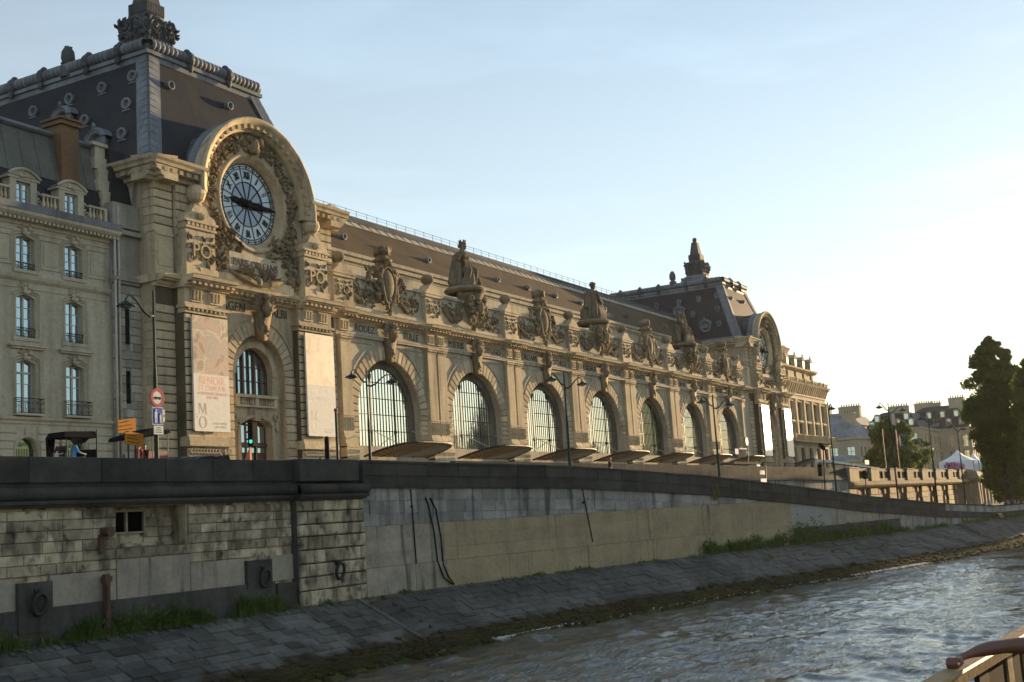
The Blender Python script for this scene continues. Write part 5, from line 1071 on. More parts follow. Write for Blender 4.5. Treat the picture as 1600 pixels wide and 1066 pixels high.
# ------------------------------------------------------------------ far buildings beyond
FARW = stone('far_house_wall', (.40, .35, .26), (.34, .30, .22), dirt=(.2, .17, .13), streak=.25, rnd=.05)
GL_LIT = glass('sunset_window', (.75, .62, .42), .9, .2)
def far_house(label, x0, x1, y0, y1, zb, zw, zr, cols, rows, roofm, inset=2.6, chim=(), lit=(), roofwin=True, wallm=None):
    """block with window rows on its east (-X) and river (-Y) faces, steep roof with roof windows and chimney stacks"""
    wallm = wallm or FARW; t = thing('apartment_building', label, 'building', ((x0+x1)/2, (y0+y1)/2, zb))
    hh = []; ww = (y1-y0)/cols
    for c in range(cols):
        for (z0, z1) in rows: yc = y0+ww*(c+.5); hh.append((yc-ww*.22, yc+ww*.22, z0, z1))
    m = MB(); grid_wall(m, 'x', x0, y0, y1, zb, zw, hh, .35); nx = max(2, int((x1-x0)/4)); wx = (x1-x0)/nx; h2 = []
    for c in range(nx):
        for (z0, z1) in rows: xc = x0+wx*(c+.5); h2.append((xc-wx*.2, xc+wx*.2, z0, z1))
    grid_wall(m, 'y', y0, x0, x1, zb, zw, h2, .35); m.quad((x0, y1, zb), (x1, y1, zb), (x1, y1, zw), (x0, y1, zw)); m.quad((x1, y0, zb), (x1, y1, zb), (x1, y1, zw), (x1, y0, zw)); m.build('wall', wallm, t)
    m = MB(); m.box(x0-.5, x1+.5, y0-.5, y1+.5, zw-.05, zw+.45)
    for zc in [r_[0]-.7 for r_ in rows[1:]]: m.box(x0-.2, x1, y0-.2, y1, zc, zc+.25)
    m.build('cornice', wallm, t)
    for i, h in enumerate(hh):
        mm = MB(); mm.quad((x0+.32, h[0], h[2]), (x0+.32, h[1], h[2]), (x0+.32, h[1], h[3]), (x0+.32, h[0], h[3])); mm.build('window', GL_LIT if i in lit else GLASS_BLUE, t)
        mm = MB(); mm.box(x0+.22, x0+.31, (h[0]+h[1])/2-.06, (h[0]+h[1])/2+.06, h[2], h[3]); mm.box(x0+.22, x0+.31, h[0], h[1], h[2]*.35+h[3]*.65-.05, h[2]*.35+h[3]*.65+.05); mm.build('window_bar', CREAM, t)
    for h in h2: mm = MB(); mm.quad((h[0], y0+.32, h[2]), (h[1], y0+.32, h[2]), (h[1], y0+.32, h[3]), (h[0], y0+.32, h[3])); mm.build('window', GL_WARM, t)
    za = zw+.45; zm = za+(zr-za)*.78; m = MB(); m.hexa([(x0, y0, za), (x1, y0, za), (x1, y1, za), (x0, y1, za)], [(x0+inset, y0+inset, zm), (x1-inset, y0+inset, zm), (x1-inset, y1-inset, zm), (x0+inset, y1-inset, zm)])
    i2 = inset*1.9; m.hexa([(x0+inset, y0+inset, zm), (x1-inset, y0+inset, zm), (x1-inset, y1-inset, zm), (x0+inset, y1-inset, zm)], [(x0+i2, y0+i2, zr), (x1-i2, y0+i2, zr), (x1-i2, y1-i2, zr), (x0+i2, y1-i2, zr)]); rf = m.build('roof', roofm, t)
    if roofwin:
        for f, cc in ((.18, cols), (.62, max(2, cols-1))):
            for c in range(cc):
                yc = y0+inset*f+(y1-y0-2*inset*f)*(c+.5)/cc; z = za+(zm-za)*f; xx = x0+inset*f
                mm = MB(); mm.box(xx-.25, xx+1.6, yc-.75, yc+.75, z-.1, z+1.75); mm.extr([(yc-.95, z+1.75), (yc+.95, z+1.75), (yc, z+2.15)], xx-.35, xx+1.6); dm = mm.build('dormer', wallm, t); mm = MB(); mm.box(xx-.3, xx-.26, yc-.5, yc+.5, z+.1, z+1.55); mm.build('dormer_window', GLASS_BLUE, dm)
    for (cx_, cy_, wx_, wy_, hz) in chim:
        mm = MB(); mm.box(cx_-wx_, cx_+wx_, cy_-wy_, cy_+wy_, zm-1, zr+hz); mm.box(cx_-wx_-.15, cx_+wx_+.15, cy_-wy_-.15, cy_+wy_+.15, zr+hz-.3, zr+hz); ch = mm.build('chimney', wallm, rf)
        for k in range(max(2, int(wy_*2/.7))): mm = MB(); yy = cy_-wy_+.3+k*.7; mm.rev([(.2, zr+hz), (.14, zr+hz+.7)], (cx_, yy, 0), 6); mm.build('chimney_pot', BRICKM, ch)
    return t
far_house('grey stone mansion with dark mansard roof and clustered chimneys beside the tall tree', 380, 404, 56.2, 75.5, 1.5, 17.6, 25.2, 5, [(3.5, 7.0), (8.2, 11.2), (12.4, 15.8)], SLATE, 3.0, chim=((385, 60, 1.2, 2.2, 2.0), (388, 66.5, 1, 1.4, 1.2), (390, 70.5, 1.5, 2.6, 1.6)), lit=(5, 8, 11))
far_house('low house with blue grey zinc roof glimpsed right of the hotel', 318, 340, 74.5, 92, 1.5, 14.5, 20.2, 4, [(4, 7), (9, 12.5)], ZINC, 3.2, chim=((325, 78, 1, 1.5, 1.5),), roofwin=False)
far_house('tall plain block with flat chimneys behind the zinc roofed house', 352, 375, 82, 104, 1.5, 20.0, 24.0, 5, [(4, 7), (9, 12), (14, 17)], ZINC, 2.5, chim=((356, 85, 1.2, 3, 1.6), (358, 93, 1.2, 2, 2.2)), roofwin=False)
far_house('ochre house front half hidden behind the round tree', 345, 372, 64, 79, 1.5, 17.0, 22.5, 4, [(4, 7.5), (9, 12), (13.2, 15.8)], SLATE, 2.5, chim=((350, 70, 1.2, 2.5, 1.4),))
far_house('low sunlit stone wing at street level right of the hotel', 300, 316, 70, 84, 1.5, 8.2, 10.0, 4, [(3.6, 6.6)], ZINC, 2.0, roofwin=False, wallm=LIME)
# ------------------------------------------------------------------ river bank line
_tx = np.array([-300, 0, 28, 37.6, 47.7, 56, 65, 72, 84, 92, 106, 126, 142, 149, 175, 210, 260, 330, 600.]); _ty = np.array([35.8, 35.7, 35.65, 35.6, 35.35, 34.9, 33.2, 32, 29.6, 27.2, 24.0, 21.0, 18.9, 17.6, 12.5, 4, -10, -32, -130])
BX = np.arange(-300, 600, .5); _k = np.exp(-.5*(np.arange(-30, 31)/11)**2); _k /= _k.sum(); BY = np.convolve(np.pad(np.interp(BX, _tx, _ty), 30, 'edge'), _k, 'valid')
yc = lambda x: float(np.interp(x, BX, BY))
def tang(x): d = (yc(x+.6)-yc(x-.6))/1.2; return Vector((1, d, 0)).normalized()
SL_N, SL_D = 5.0, 2.5                     # run and drop of the paved slope
def bank(x, s, lift=0):
    t = tang(x); n = Vector((t.y, -t.x, 0)); nn = (Vector((0, 0, 1))*SL_N+n*SL_D).normalized()
    return Vector((x, yc(x), -3.43))+n*(SL_N*s)+Vector((0, 0, -SL_D*s))+nn*lift
def wallp(x, off, z): t = tang(x); n = Vector((t.y, -t.x, 0)); return Vector((x, yc(x), z))-n*off
def moss(n, L, g, base, mix, ramp, noise):
    sp = n.nodes.new('ShaderNodeSeparateXYZ'); L(g.outputs['Position'], sp.inputs[0]); a = n.nodes.new('ShaderNodeMath'); a.operation = 'MULTIPLY_ADD'; L(noise(1.1, 6), a.inputs[0]); a.inputs[1].default_value = .9; L(sp.outputs['Z'], a.inputs[2])
    b2 = mix(ramp(a.outputs[0], -4.45, -4.75), base, (.04, .032, .02)); b3 = mix(ramp(a.outputs[0], -4.85, -5.15), b2, (.055, .06, .02)); return b3
SLOPE = stone('bank_stone', (.125, .124, .114), (.065, .067, .063), dirt=(.02, .02, .02), streak=.4, rnd=.3, fine=5, bump=.7, rough=.75, zs=1, extra=moss)
JOINT = stone('bank_joint', (.22, .215, .195), (.07, .07, .064), rnd=0, bump=.6, extra=moss)
QUAY = stone('quay_stone', (.42, .37, .265), (.23, .205, .15), dirt=(.035, .033, .029), streak=.6, rnd=.34, big=1.1, fine=5, bump=.6, lo=.46, hi=.66, zs=.7, ss=1.5, spots=.75)
QDARK = stone('quay_dark_stone', (.066, .066, .060), (.040, .042, .040), dirt=(.095, .09, .08), streak=.45, ss=1.8, rnd=.15, big=.8, bump=.25, lo=.58, hi=.78, zs=.12)
QPLAST = stone('quay_render', (.33, .30, .245), (.24, .22, .185), dirt=(.05, .046, .04), streak=.8, ss=1.7, rnd=.06, big=.9, bump=.3, lo=.55, hi=.75, zs=.12)
QPLINTH = stone('quay_plinth', (.09, .09, .085), (.055, .055, .052), dirt=(.016, .016, .015), streak=.5, rnd=.1, bump=.5, spots=.3)
TAN = stone('tan_render', (.32, .275, .175), (.25, .215, .14), dirt=(.06, .054, .042), streak=.75, ss=1.6, rnd=.05, big=.7, bump=.25, lo=.55, hi=.8, zs=.1)
RBLUE = stone('grey_ramp_stone', (.31, .305, .285), (.19, .19, .183), dirt=(.026, .026, .026), streak=.7, rnd=.2, big=.5, bump=.4, lo=.5, hi=.68, zs=.15)
DIRT = stone('bare_earth', (.15, .125, .08), (.09, .085, .05), rnd=0, bump=1)
ASPH = stone('asphalt', (.06, .06, .062), (.045, .045, .047), rnd=0, streak=.1, bump=.3)
PAVE = stone('pavement', (.30, .28, .24), (.24, .225, .2), rnd=0, streak=.2, bump=.3)
xs = list(np.arange(-60, 260, 1.0))
def strip(name, rows, mat, smooth=False, kind='structure', label=None):
    m = MB(); m.smooth = smooth; n = len(rows[0])
    for r in rows: m.v.extend([tuple(p) for p in r])
    for k in range(len(rows)-1):
        for i in range(n-1): m.f.append((k*n+i, k*n+i+1, (k+1)*n+i+1, (k+1)*n+i)); m.m.append(0); m.sm.append(smooth)
    return props(m.build(name, mat), kind=kind)
_seg = [[x for x in xs if x < 47.75]+[47.75], [49.85]+[x for x in xs if 49.85 < x < 126.2]+[126.2], [127.4]+[x for x in xs if x > 127.4]]; m = MB()
for sg in _seg:
    b = len(m.v); n = len(sg); m.v += [tuple(bank(x, s_, -.05)) for s_ in (0, .5, 1.3) for x in sg]
    for k in (0, 1):
        for i in range(n-1): m.f.append((b+k*n+i, b+k*n+i+1, b+(k+1)*n+i+1, b+(k+1)*n+i)); m.m.append(0); m.sm.append(False)
BED = props(m.build('river_bank', JOINT), kind='structure')
for (xa, xb) in ((47.75, 49.85), (126.2, 127.4)): m = MB(); m.hexa([bank(xa, 0, -1.2), bank(xb, 0, -1.2), bank(xb, 1.3, -1.2), bank(xa, 1.3, -1.2)], [bank(xa, 0, -.75), bank(xb, 0, -.75), bank(xb, 1.3, -.75), bank(xa, 1.3, -.75)]); m.build('stair_bed', JOINT, BED)
strip('lower_quay', [[(x, max(yc(x)+.35, 40.5) if x > 70 else 37, -3.36) for x in xs], [wallp(x, .35, -3.40) for x in xs], [bank(x, -.03, -.02) for x in xs], [bank(x, .03, -.12) for x in xs]], DIRT)
# setts of the slope: bigger courses below, small upright setts at the top edge
def sett(w_, h_, d_, ch): return block(w_, h_, d_, ch, SLOPE)
stones = []; x_rows = []
ROWS = [(-.02, .05, .30)]+[(.05+.093*i, .05+.093*(i+1), 1.05) for i in range(11)]
ST0, ST1 = 47.75, 49.85; FS0, FS1 = 126.2, 127.4
for ri, (s0, s1, ln) in enumerate(ROWS):
    x = 25.0+(ri % 2)*.4
    while x < 165:
        l = ln*rng.uniform(.75, 1.25)*(1 if x < 90 else 1.8); a, b = x, x+l; x = b
        if (a < ST1 and b > ST0) or (a < FS1 and b > FS0): 
            if a < ST0 < b and ST0-a > .25: b = ST0
            elif a < FS0 < b and FS0-a > .25: b = FS0
            elif a < ST1 < b and b-ST1 > .25: a = ST1
            elif a < FS1 < b and b-FS1 > .25: a = FS1
            else: continue
        stones.append((a, b, s0, s1))
Lr = math.hypot(SL_N, SL_D)
def sett_obj(a, b, s0, s1):
    xm, sm = (a+b)/2, (s0+s1)/2; w_ = round((b-a)/.1)*.1; me = sett(max(w_-.05, .15), (s1-s0)*Lr-.055, .2, .025)
    t = tang(xm); n = Vector((t.y, -t.x, 0)); nn = (Vector((0, 0, 1))*SL_N+n*SL_D).normalized(); upv = nn.cross(t); ls = t.length
    p = bank(xm, sm, rng.uniform(-.035, .05)); M = Matrix(((t.x, -nn.x, upv.x, p.x), (t.y, -nn.y, upv.y, p.y), (t.z, -nn.z, upv.z, p.z), (0, 0, 0, 1)))
    return me, M
order = sorted(stones, key=lambda q: (q[0]-20)**2+0*q[2]); near, rest = order[:300], order[300:]
for st in near:
    me, M = sett_obj(*st); o = bpy.data.objects.new('stone', me); COL.objects.link(o); o.parent = BED; o.matrix_local = M
m = MB()
for st in rest:
    me, M = sett_obj(*st); b = len(m.v); m.v.extend([tuple(M @ v.co) for v in me.vertices]); 
    for p in me.polygons: m.f.append(tuple(i+b for i in p.vertices)); m.m.append(0); m.sm.append(False)
props(m.build('stone', SLOPE, BED), kind='stuff')
for (xa, xb, n) in ((ST0, ST1, 10), (FS0, FS1, 9)):      # steps let into the slope, between kerbs
    for xk in (xa+.15, xb-.15):
        m = MB(); m.hexa([bank(xk-.16, -.02, -.3), bank(xk+.16, -.02, -.3), bank(xk+.16, 1.12, -.3), bank(xk-.16, 1.12, -.3)], [bank(xk-.16, -.02, .06), bank(xk+.16, -.02, .06), bank(xk+.16, 1.12, .06), bank(xk-.16, 1.12, .06)]); m.build('step_kerb', SLOPE, BED)
    for i in range(n):
        s0, s1 = (.02+1.05*i/n if i else -.14), .02+1.05*(i+1)/n; p0, p1, q0, q1 = bank(xa+.3, s0), bank(xb-.3, s0), bank(xa+.3, s1), bank(xb-.3, s1); zt = min(p0.z-.10, -3.53)
        f = lambda p, z: (p.x, p.y, z); m = MB(); m.hexa([f(p0, zt-.6), f(p1, zt-.6), f(q1, zt-.6), f(q0, zt-.6)], [f(p0, zt), f(p1, zt), f(q1, zt), f(q0, zt)]); m.build('step', SLOPE, BED)
# algae fringe along the waterline
ALG = stone('algae', (.05, .05, .018), (.03, .025, .012), rnd=0, bump=1.2, fine=3)
m = MB()
for i in range(4200):
    x = 30+130*rng.random()**1.25; s = rng.gauss(.84, .06); p = bank(x, s, .02); r = rng.uniform(.05, .2)*(1+x/160); m.ball(p, (r*1.5, r, r*.45), 5, 3)
props(m.build('algae', ALG), 'dark algae and mud clinging to the bank stones at the waterline', 'algae', kind='stuff')
# ------------------------------------------------------------------ quay wall on the left
QW = thing('quay_wall', 'dark weathered stone quay wall with mooring rings and a small barred window', 'wall', (40, 36, QZ))
m = MB(); m.box(-60, 33.6, 36.12, 38, -3.6, 1.6); m.box(37.4, 49.2, 36.12, 38, -3.6, 1.6); m.box(33.6, 37.4, 36.95, 38, -.25, 1.6); m.box(33.6, 37.4, 36.12, 38, -3.6, -.25); m.box(33.6, 37.4, 36.12, 38, 1.36, 1.6); m.build('wall_core', QUAY, QW)
q = random.Random(12); ZC = [1.42, .95, .57, .19, -.22, -.60, -.98]
for ci, (zt, zb) in enumerate(zip(ZC, ZC[1:])):
    for (xa, xb) in ((24.0, 33.6), (37.45, 43.95)):
        if zb < -.7 and xa > 37: xb = 41.5
        x = xa-(q.random()*.8 if xa < 30 else 0)
        while x < xb-.05:
            l = q.choice([.7, .9, 1.1, 1.4, 1.7]); b = min(x+l, xb)
            if b > xb-.35: b = xb
            zt_, zb_ = (min(zt, 1.3), zb) if ci == 0 else (zt, zb); inst('stone', block(round((b-x)*20)/20-.02, zt_-zb_-.025, .25, .02, QUAY), QW, ((x+b)/2, 36.0+q.uniform(-.015, .025), (zt_+zb_)/2)); x = b
for (z0, z1) in ((-.2, .15), (.15, .55), (.55, .95)):             # stones inside the niche
    for (xa, xb) in ((33.6, 33.97), (35.82, 36.6), (36.6, 37.4)): inst('stone', block(xb-xa-.02, z1-z0-.02, .2, .02, QUAY), QW, ((xa+xb)/2, 36.85, (z0+z1)/2))
for i in range(4): inst('stone', block(.92, .36, .2, .02, QUAY), QW, (34.07+.95*i, 36.75, .18-.4))
m = MB(); m.hexa([(33.55, 35.95, -.58), (37.45, 35.95, -.58), (37.45, 36.95, -.58), (33.55, 36.95, -.58)], [(33.55, 35.9, -.24), (37.45, 35.9, -.24), (37.45, 36.95, -.16), (33.55, 36.95, -.16)]); m.build('window_ledge', QUAY, QW)
m = MB(); m.box(33.98, 35.8, 36.90, 36.96, .39, 1.2); m.build('window_opening', VOID, QW)
m = MB(); m.box(33.94, 34.0, 36.78, 36.9, .36, 1.22); m.box(35.78, 35.84, 36.78, 36.9, .36, 1.22); m.box(34.84, 34.92, 36.78, 36.9, .36, 1.22); m.box(33.94, 35.84, 36.78, 36.9, .34, .4); m.box(33.94, 35.84, 36.78, 36.9, 1.18, 1.24); m.build('window_frame', LINK, QW)
for (xa, xb) in ((24, 29.05), (30.5, 33.55), (33.6, 37.45), (37.5, 40.7), (42.4, 43.95)):
    zt = -.62 if 33 < xa < 37.46 and xa < 37.4 else -1.0
    m = MB(); m.box(xa, xb, 36.0+q.uniform(-.02, .03), 36.2, -2.1, zt); m.build('render_panel', QPLAST, QW)
m = MB(); m.box(-60, 42.6, 35.92, 36.3, -3.6, -2.1); m.build('plinth', QPLINTH, QW)
for (xa, xb, z0, z1, mt) in ((29.05, 30.5, -2.9, -1.18, QPLINTH), (40.75, 42.35, -2.35, -1.12, QPLINTH), (42.7, 44.05, -3.4, -2.22, QPLINTH)):
    m = MB(); m.box(xa, xb, 35.86, 36.2, z0, z1); m.build('mooring_plate', mt, QW)
m = MB(); m.box(-60, 49.25, 36.05, 37, 2.08, 2.3); m.build('groove', QDARK, QW)
m = MB(); m.box(-60, 44.0, 35.8, 36.4, 1.4, 1.5); m.box(-60, 44.1, 35.7, 36.4, 1.5, 1.64); m.box(43.9, 49.0, 35.4, 36.4, 1.4, 1.5); m.box(43.85, 49.1, 35.3, 36.4, 1.5, 1.64); m.build('ledge', QDARK, QW)
x = 24.0; i = 0
while x < 44.0:
    b = min(x+2.45, 44.05); m = MB(); m.smooth = True; r = .235; z = 1.875; n = 12
    for a in range(n): t0, t1 = PI/2+PI*a/n, PI/2+PI*(a+1)/n; m.quad((x+.01, 35.88+r*math.cos(t0), z+r*math.sin(t0)), (b-.01, 35.88+r*math.cos(t0), z+r*math.sin(t0)), (b-.01, 35.88+r*math.cos(t1), z+r*math.sin(t1)), (x+.01, 35.88+r*math.cos(t1), z+r*math.sin(t1)))
    m.smooth = False; m.box(x+.01, b-.01, 35.9, 36.3, 1.64, 2.1); m.build('torus_stone', QDARK, QW); x = b
for (xa, xb) in ((44.05, 46.6), (46.6, 49.15)): m = MB(); m.smooth = True; m.tube([(xa, 35.48, 1.875), (xb-.02, 35.48, 1.875)], .235, 14); m.smooth = False; m.box(xa, xb-.02, 35.5, 36.3, 1.64, 2.1); m.build('torus_stone', QDARK, QW)
m = MB(); m.box(-60, 24, 35.9, 36.4, 1.64, 2.1); m.box(-60, 24, 35.95, 36.45, 2.3, 3.23); m.build('wall_continuation', QDARK, QW)
for (xa, xb) in ((24, 26.3), (26.3, 29.6), (29.6, 32.9), (32.9, 36.2), (36.2, 38.9), (38.9, 41.4), (41.4, 44.1)): inst('parapet_stone', block(xb-xa-.02, .94, .5, .025, QDARK), QW, ((xa+xb)/2, 35.95, 2.755))
for (xa, xb) in ((44.1, 48.6),): m = MB(); m.box(xa, xb, 35.55, 36.4, 2.26, 3.27); m.build('parapet_stone', QDARK, QW)
# rusticated buttress
m = MB(); m.box(44.0, 49.0, 35.75, 36.2, -3.5, 1.42); m.build('buttress_core', QPLINTH, QW)
ZB = [1.40, .87, .28, -.27, -.88, -1.5, -2.09, -2.7, -3.42]
for ci, (zt, zb) in enumerate(zip(ZB, ZB[1:])):
    x = 44.0; ls = [.62, 1.0, .9, 1.05, .85, .7] if ci % 2 else [1.0, .85, 1.1, .7, .95, .6]
    for l in ls:
        b = min(x+l, 49.0)
        if b-x > .2: inst('stone', block(round((b-x)*20)/20-.03, zt-zb-.05, .4, .05, QUAY), QW, ((x+b)/2, 35.58+q.uniform(-.02, .02), (zt+zb)/2))
        x = b
# mooring rings, pipe, post
def ring(x, y, z, label):
    t = thing('mooring_ring', label, 'mooring ring', (x, y, z), group='iron mooring rings on the quay wall')
    m = MB(); m.smooth = True; R0, r = .36, .075
    m.tube([(x+R0*.8*math.cos(a), y-.16-.06*math.sin(a), z-.05+R0*math.sin(a)) for a in np.linspace(0, 2*PI, 22)], r, 8, caps=False); m.build('ring', IRON, t)
    m = MB(); m.tube([(x, y+.1, z+.34), (x, y-.2, z+.34)], .09, 8); m.box(x-.12, x+.12, y-.05, y+.05, z+.22, z+.48); m.build('staple', IRON, t)
ring(29.81, 35.86, -1.89, 'black iron mooring ring on a dark plate, leftmost of the three rings'); ring(41.68, 35.86, -1.85, 'iron mooring ring on a dark square plate left of the buttress'); ring(46.62, 35.55, -1.9, 'iron mooring ring hanging on the rough stone buttress')
RUST = plain('rust', (.075, .04, .025), .8)
t = thing('drain_spout', 'short rusty drain spout left of the barred window', 'drain pipe', (32.97, 36, .42)); m = MB(); m.tube([(32.97, 36.1, .45), (32.97, 35.6, .42)], .17, 10, caps=False); m.tube([(32.97, 35.6, .42), (32.97, 35.58, .42)], .19, 10); m.build('pipe', RUST, t); m = MB(); m.box(32.72, 32.95, 35.92, 36.05, -.35, .35); m.build('back_plate', RUST, t)
t = thing('rusty_post', 'rusty iron post leaning on the quay wall above the weeds', 'post', (32.9, 35.7, -3.3)); m = MB(); m.box(32.78, 33.0, 35.7, 35.88, -3.3, -1.12); m.box(32.72, 33.06, 35.66, 35.9, -1.4, -1.2); m.build('shaft', RUST, t); m = MB(); m.tube([(32.85, 35.68, -2.4), (32.85, 35.66, -1.5)], .06, 6); m.build('bolt_rod', RUST, t)
# ------------------------------------------------------------------ ramp wall
RW = thing('ramp_wall', 'long sloping ramp wall of grey blocks and tan render descending to the lower quay', 'wall', (70, 33, QZ))
RT = lambda x: float(np.interp(x, [40, 49, 60, 67, 74.6, 83, 87.5, 96, 106, 124, 142, 160, 260], [3.28, 3.28, 3.09, 2.93, 2.55, 2.05, 1.65, .89, -.06, -1.21, -2.0, -2.1, -2.1]))
rx = list(np.arange(49.1, 200, .75))
def rwall(name, z0f, z1f, o0, o1, mat, xa, xb, parent=RW, n=None):
    """solid slab following the bank line between xa and xb, front at offset o0, back at o1"""
    n = n or max(3, int((xb-xa)/1.0)+1); X = np.linspace(xa, xb, n); m = MB(); vs = []
    for x in X: vs += [wallp(x, o0, z0f(x)), wallp(x, o0, z1f(x)), wallp(x, o1, z1f(x)), wallp(x, o1, z0f(x))]
    fs = [(4*i+k, 4*i+4+k, 4*i+4+(k+1) % 4, 4*i+(k+1) % 4) for i in range(n-1) for k in range(4)]+[(0, 1, 2, 3), (4*n-4, 4*n-3, 4*n-2, 4*n-1)]
    m.add(vs, fs); return m.build(name, mat, parent)
rwall('wall_core', lambda x: -3.6, lambda x: RT(x)-1.3, .78, 1.4, RBLUE, 49.1, 170)
cut = [49.15, 53.05, 55.6, 68.6, 76.05, 83.2, 93.4]
for xa, xb in zip(cut, cut[1:]):
    for zl, zh in ((-2.0, -1.335), (-1.325, -.665), (-.655, 0)): rwall('render_panel', lambda x: zl, lambda x: min(zh, max(zl+.01, RT(x)-1.36)), .70+rng.uniform(-.004, .004), .9, QPLAST if xa < 55 else TAN, xa+.012, xb-.012)
    rwall('plinth', lambda x: -3.55, lambda x: -2.02, .60, .9, QPLAST if xa < 55 else TAN, xa+.02, xb-.02)
WHT = stone('white_patch', (.28, .285, .265), (.25, .255, .24), rnd=0, streak=.15, bump=.1)
rwall('white_panel', lambda x: -2.2, lambda x: RT(x)-1.37, .70, .9, WHT, 93.42, 99.6); rwall('plinth', lambda x: -3.55, lambda x: -2.22, .60, .9, QPLINTH, 93.42, 113)
for xa, xb in ((99.62, 104), (104.02, 108.5), (108.52, 113)): rwall('render_panel', lambda x: -2.2, lambda x: RT(x)-1.37, .70, .9, QPLAST, xa, xb)
rwall('render_panel', lambda x: -3.5, lambda x: RT(x)-1.37, .70, .9, RBLUE, 113.02, 150)
for ci in range(3):                                   # block courses under the coping
    x = 49.2+(.6 if ci % 2 else 0)
    while x < 92:
        l = rng.choice([1.1, 1.3, 1.6]); b = x+l; zt = RT((x+b)/2)-1.36-.64*ci; zb = zt-.62
        if ci and False: pass
        zb = max(zb, .02)
        if zt-zb > .15: rwall('stone', lambda q_: zb, lambda q_: zt, .70+rng.uniform(-.01, .015), .9, RBLUE, x+.012, b-.012, n=2)
        x = b
x = 49.15
while x < 165:
    b = x+(2.6 if x < 100 else 4); rwall('parapet_stone', lambda q_: RT(q_)-.73, lambda q_: RT(q_)-.12, .50, 1.0, QDARK if x < 123 else RBLUE, x+.015, b-.015, n=3); rwall('coping_stone', lambda q_: RT(q_)-.12, lambda q_: RT(q_)+.0, .44, 1.06, QDARK, x+.01, b-.01, n=3); rwall('band_stone', lambda q_: RT(q_)-1.36, lambda q_: RT(q_)-.73, .55, 1.0, QDARK, x+.01, b-.01, n=3); x = b
t = thing('hanging_hose', 'pair of black hoses looping down the tan ramp wall', 'hose', wallp(54.6, .6, 1.4)); m = MB(); m.tube([wallp(54.2, .66, 1.35), wallp(54.35, .6, .9), wallp(54.7, .6, -.5), wallp(54.85, .6, -2.0), wallp(55.2, .5, -2.9), wallp(55.9, .5, -3.3)], .045, 6); m.tube([wallp(54.6, .66, 1.3), wallp(54.95, .6, .7), wallp(55.25, .6, -.8), wallp(55.3, .6, -2.2), wallp(55.6, .5, -2.9), wallp(56.0, .5, -3.3)], .045, 6); m.build('hose', BLACK, t)
for (xa, za, xb, zb, lab) in ((53.05, 1.8, 53.25, -3.4, 'thin black drain line running down the ramp wall left of the hoses'), (68.5, 1.55, 69.2, -1.8, 'dark drain stain line on the tan ramp wall below the long parapet')):
    t = thing('drain_line', lab, 'drain', wallp(xa, .6, za)); m = MB(); m.tube([wallp(xa+(xb-xa)*i/8, .67, za+(zb-za)*i/8) for i in range(9)], .035, 5); m.ball(wallp(xa, .66, za-.9), .08, 6, 4); m.build('pipe', BLACK, t)
# ------------------------------------------------------------------ upper quay wall and the balustrade wall beyond
UW = thing('upper_quay_wall', 'dark upper parapet wall behind the ramp, running along the street', 'wall', (110, 39.5, -3)); ux = np.linspace(72, 154.4, 28); UY = lambda x: 44.4-(x-72)*.078; UT = lambda x: .0929*UY(x)
for a, b in zip(ux, ux[1:]):
    m = MB(); m.hexa([(a+.01, UY(a), UT(a)-.95), (b-.01, UY(b), UT(b)-.95), (b-.01, UY(b)+.5, UT(b)-.95), (a+.01, UY(a)+.5, UT(a)-.95)], [(a+.01, UY(a), UT(a)), (b-.01, UY(b), UT(b)), (b-.01, UY(b)+.5, UT(b)), (a+.01, UY(a)+.5, UT(a))]); m.build('parapet_stone', QDARK, UW)
    m = MB(); m.hexa([(a, UY(a)-.22, UT(a)-1.5), (b, UY(b)-.22, UT(b)-1.5), (b, UY(b)+.5, UT(b)-1.5), (a, UY(a)+.5, UT(a)-1.5)], [(a, UY(a)-.1, UT(a)-.96), (b, UY(b)-.1, UT(b)-.96), (b, UY(b)+.5, UT(b)-.96), (a, UY(a)+.5, UT(a)-.96)]); m.build('band_stone', QDARK, UW)
    m = MB(); m.hexa([(a+.02, UY(a)+.05, -3.6), (b-.02, UY(b)+.05, -3.6), (b-.02, UY(b)+.6, -3.6), (a+.02, UY(a)+.6, -3.6)], [(a+.02, UY(a)+.05, UT(a)-1.5), (b-.02, UY(b)+.05, UT(b)-1.5), (b-.02, UY(b)+.6, UT(b)-1.5), (a+.02, UY(a)+.6, UT(a)-1.5)]); m.build('wall_slab', RBLUE, UW)
BWL = thing('balustrade_wall', 'sunlit old stone wall with piers and recessed panels under a balustrade, far right', 'wall', (200, 38, -3)); WARM = stone('warm_old_stone', (.34, .27, .17), (.22, .175, .115), dirt=(.09, .075, .055), streak=.5, rnd=.25, big=.3, bump=.5, spots=.3); BALM = stone('dark_balustrade', (.12, .108, .08), (.085, .078, .06), rnd=.1, streak=.5, bump=.4); BROWNW = stone('brown_recess', (.17, .115, .075), (.12, .085, .06), rnd=.05, bump=.5)
m = MB(); m.box(154.5, 246, 38.4, 39, -3.6, 1.0); m.build('wall_core', BROWNW, BWL)
m = MB(); m.extr([(39, .85), (38.0, .85), (37.6, 1.05), (37.3, 1.3), (37.25, 1.6), (37.7, 1.8), (39, 1.8)], 154.5, 246); m.build('cornice', WARM, BWL)
px_ = [156.5+i*11.6 for i in range(8)]
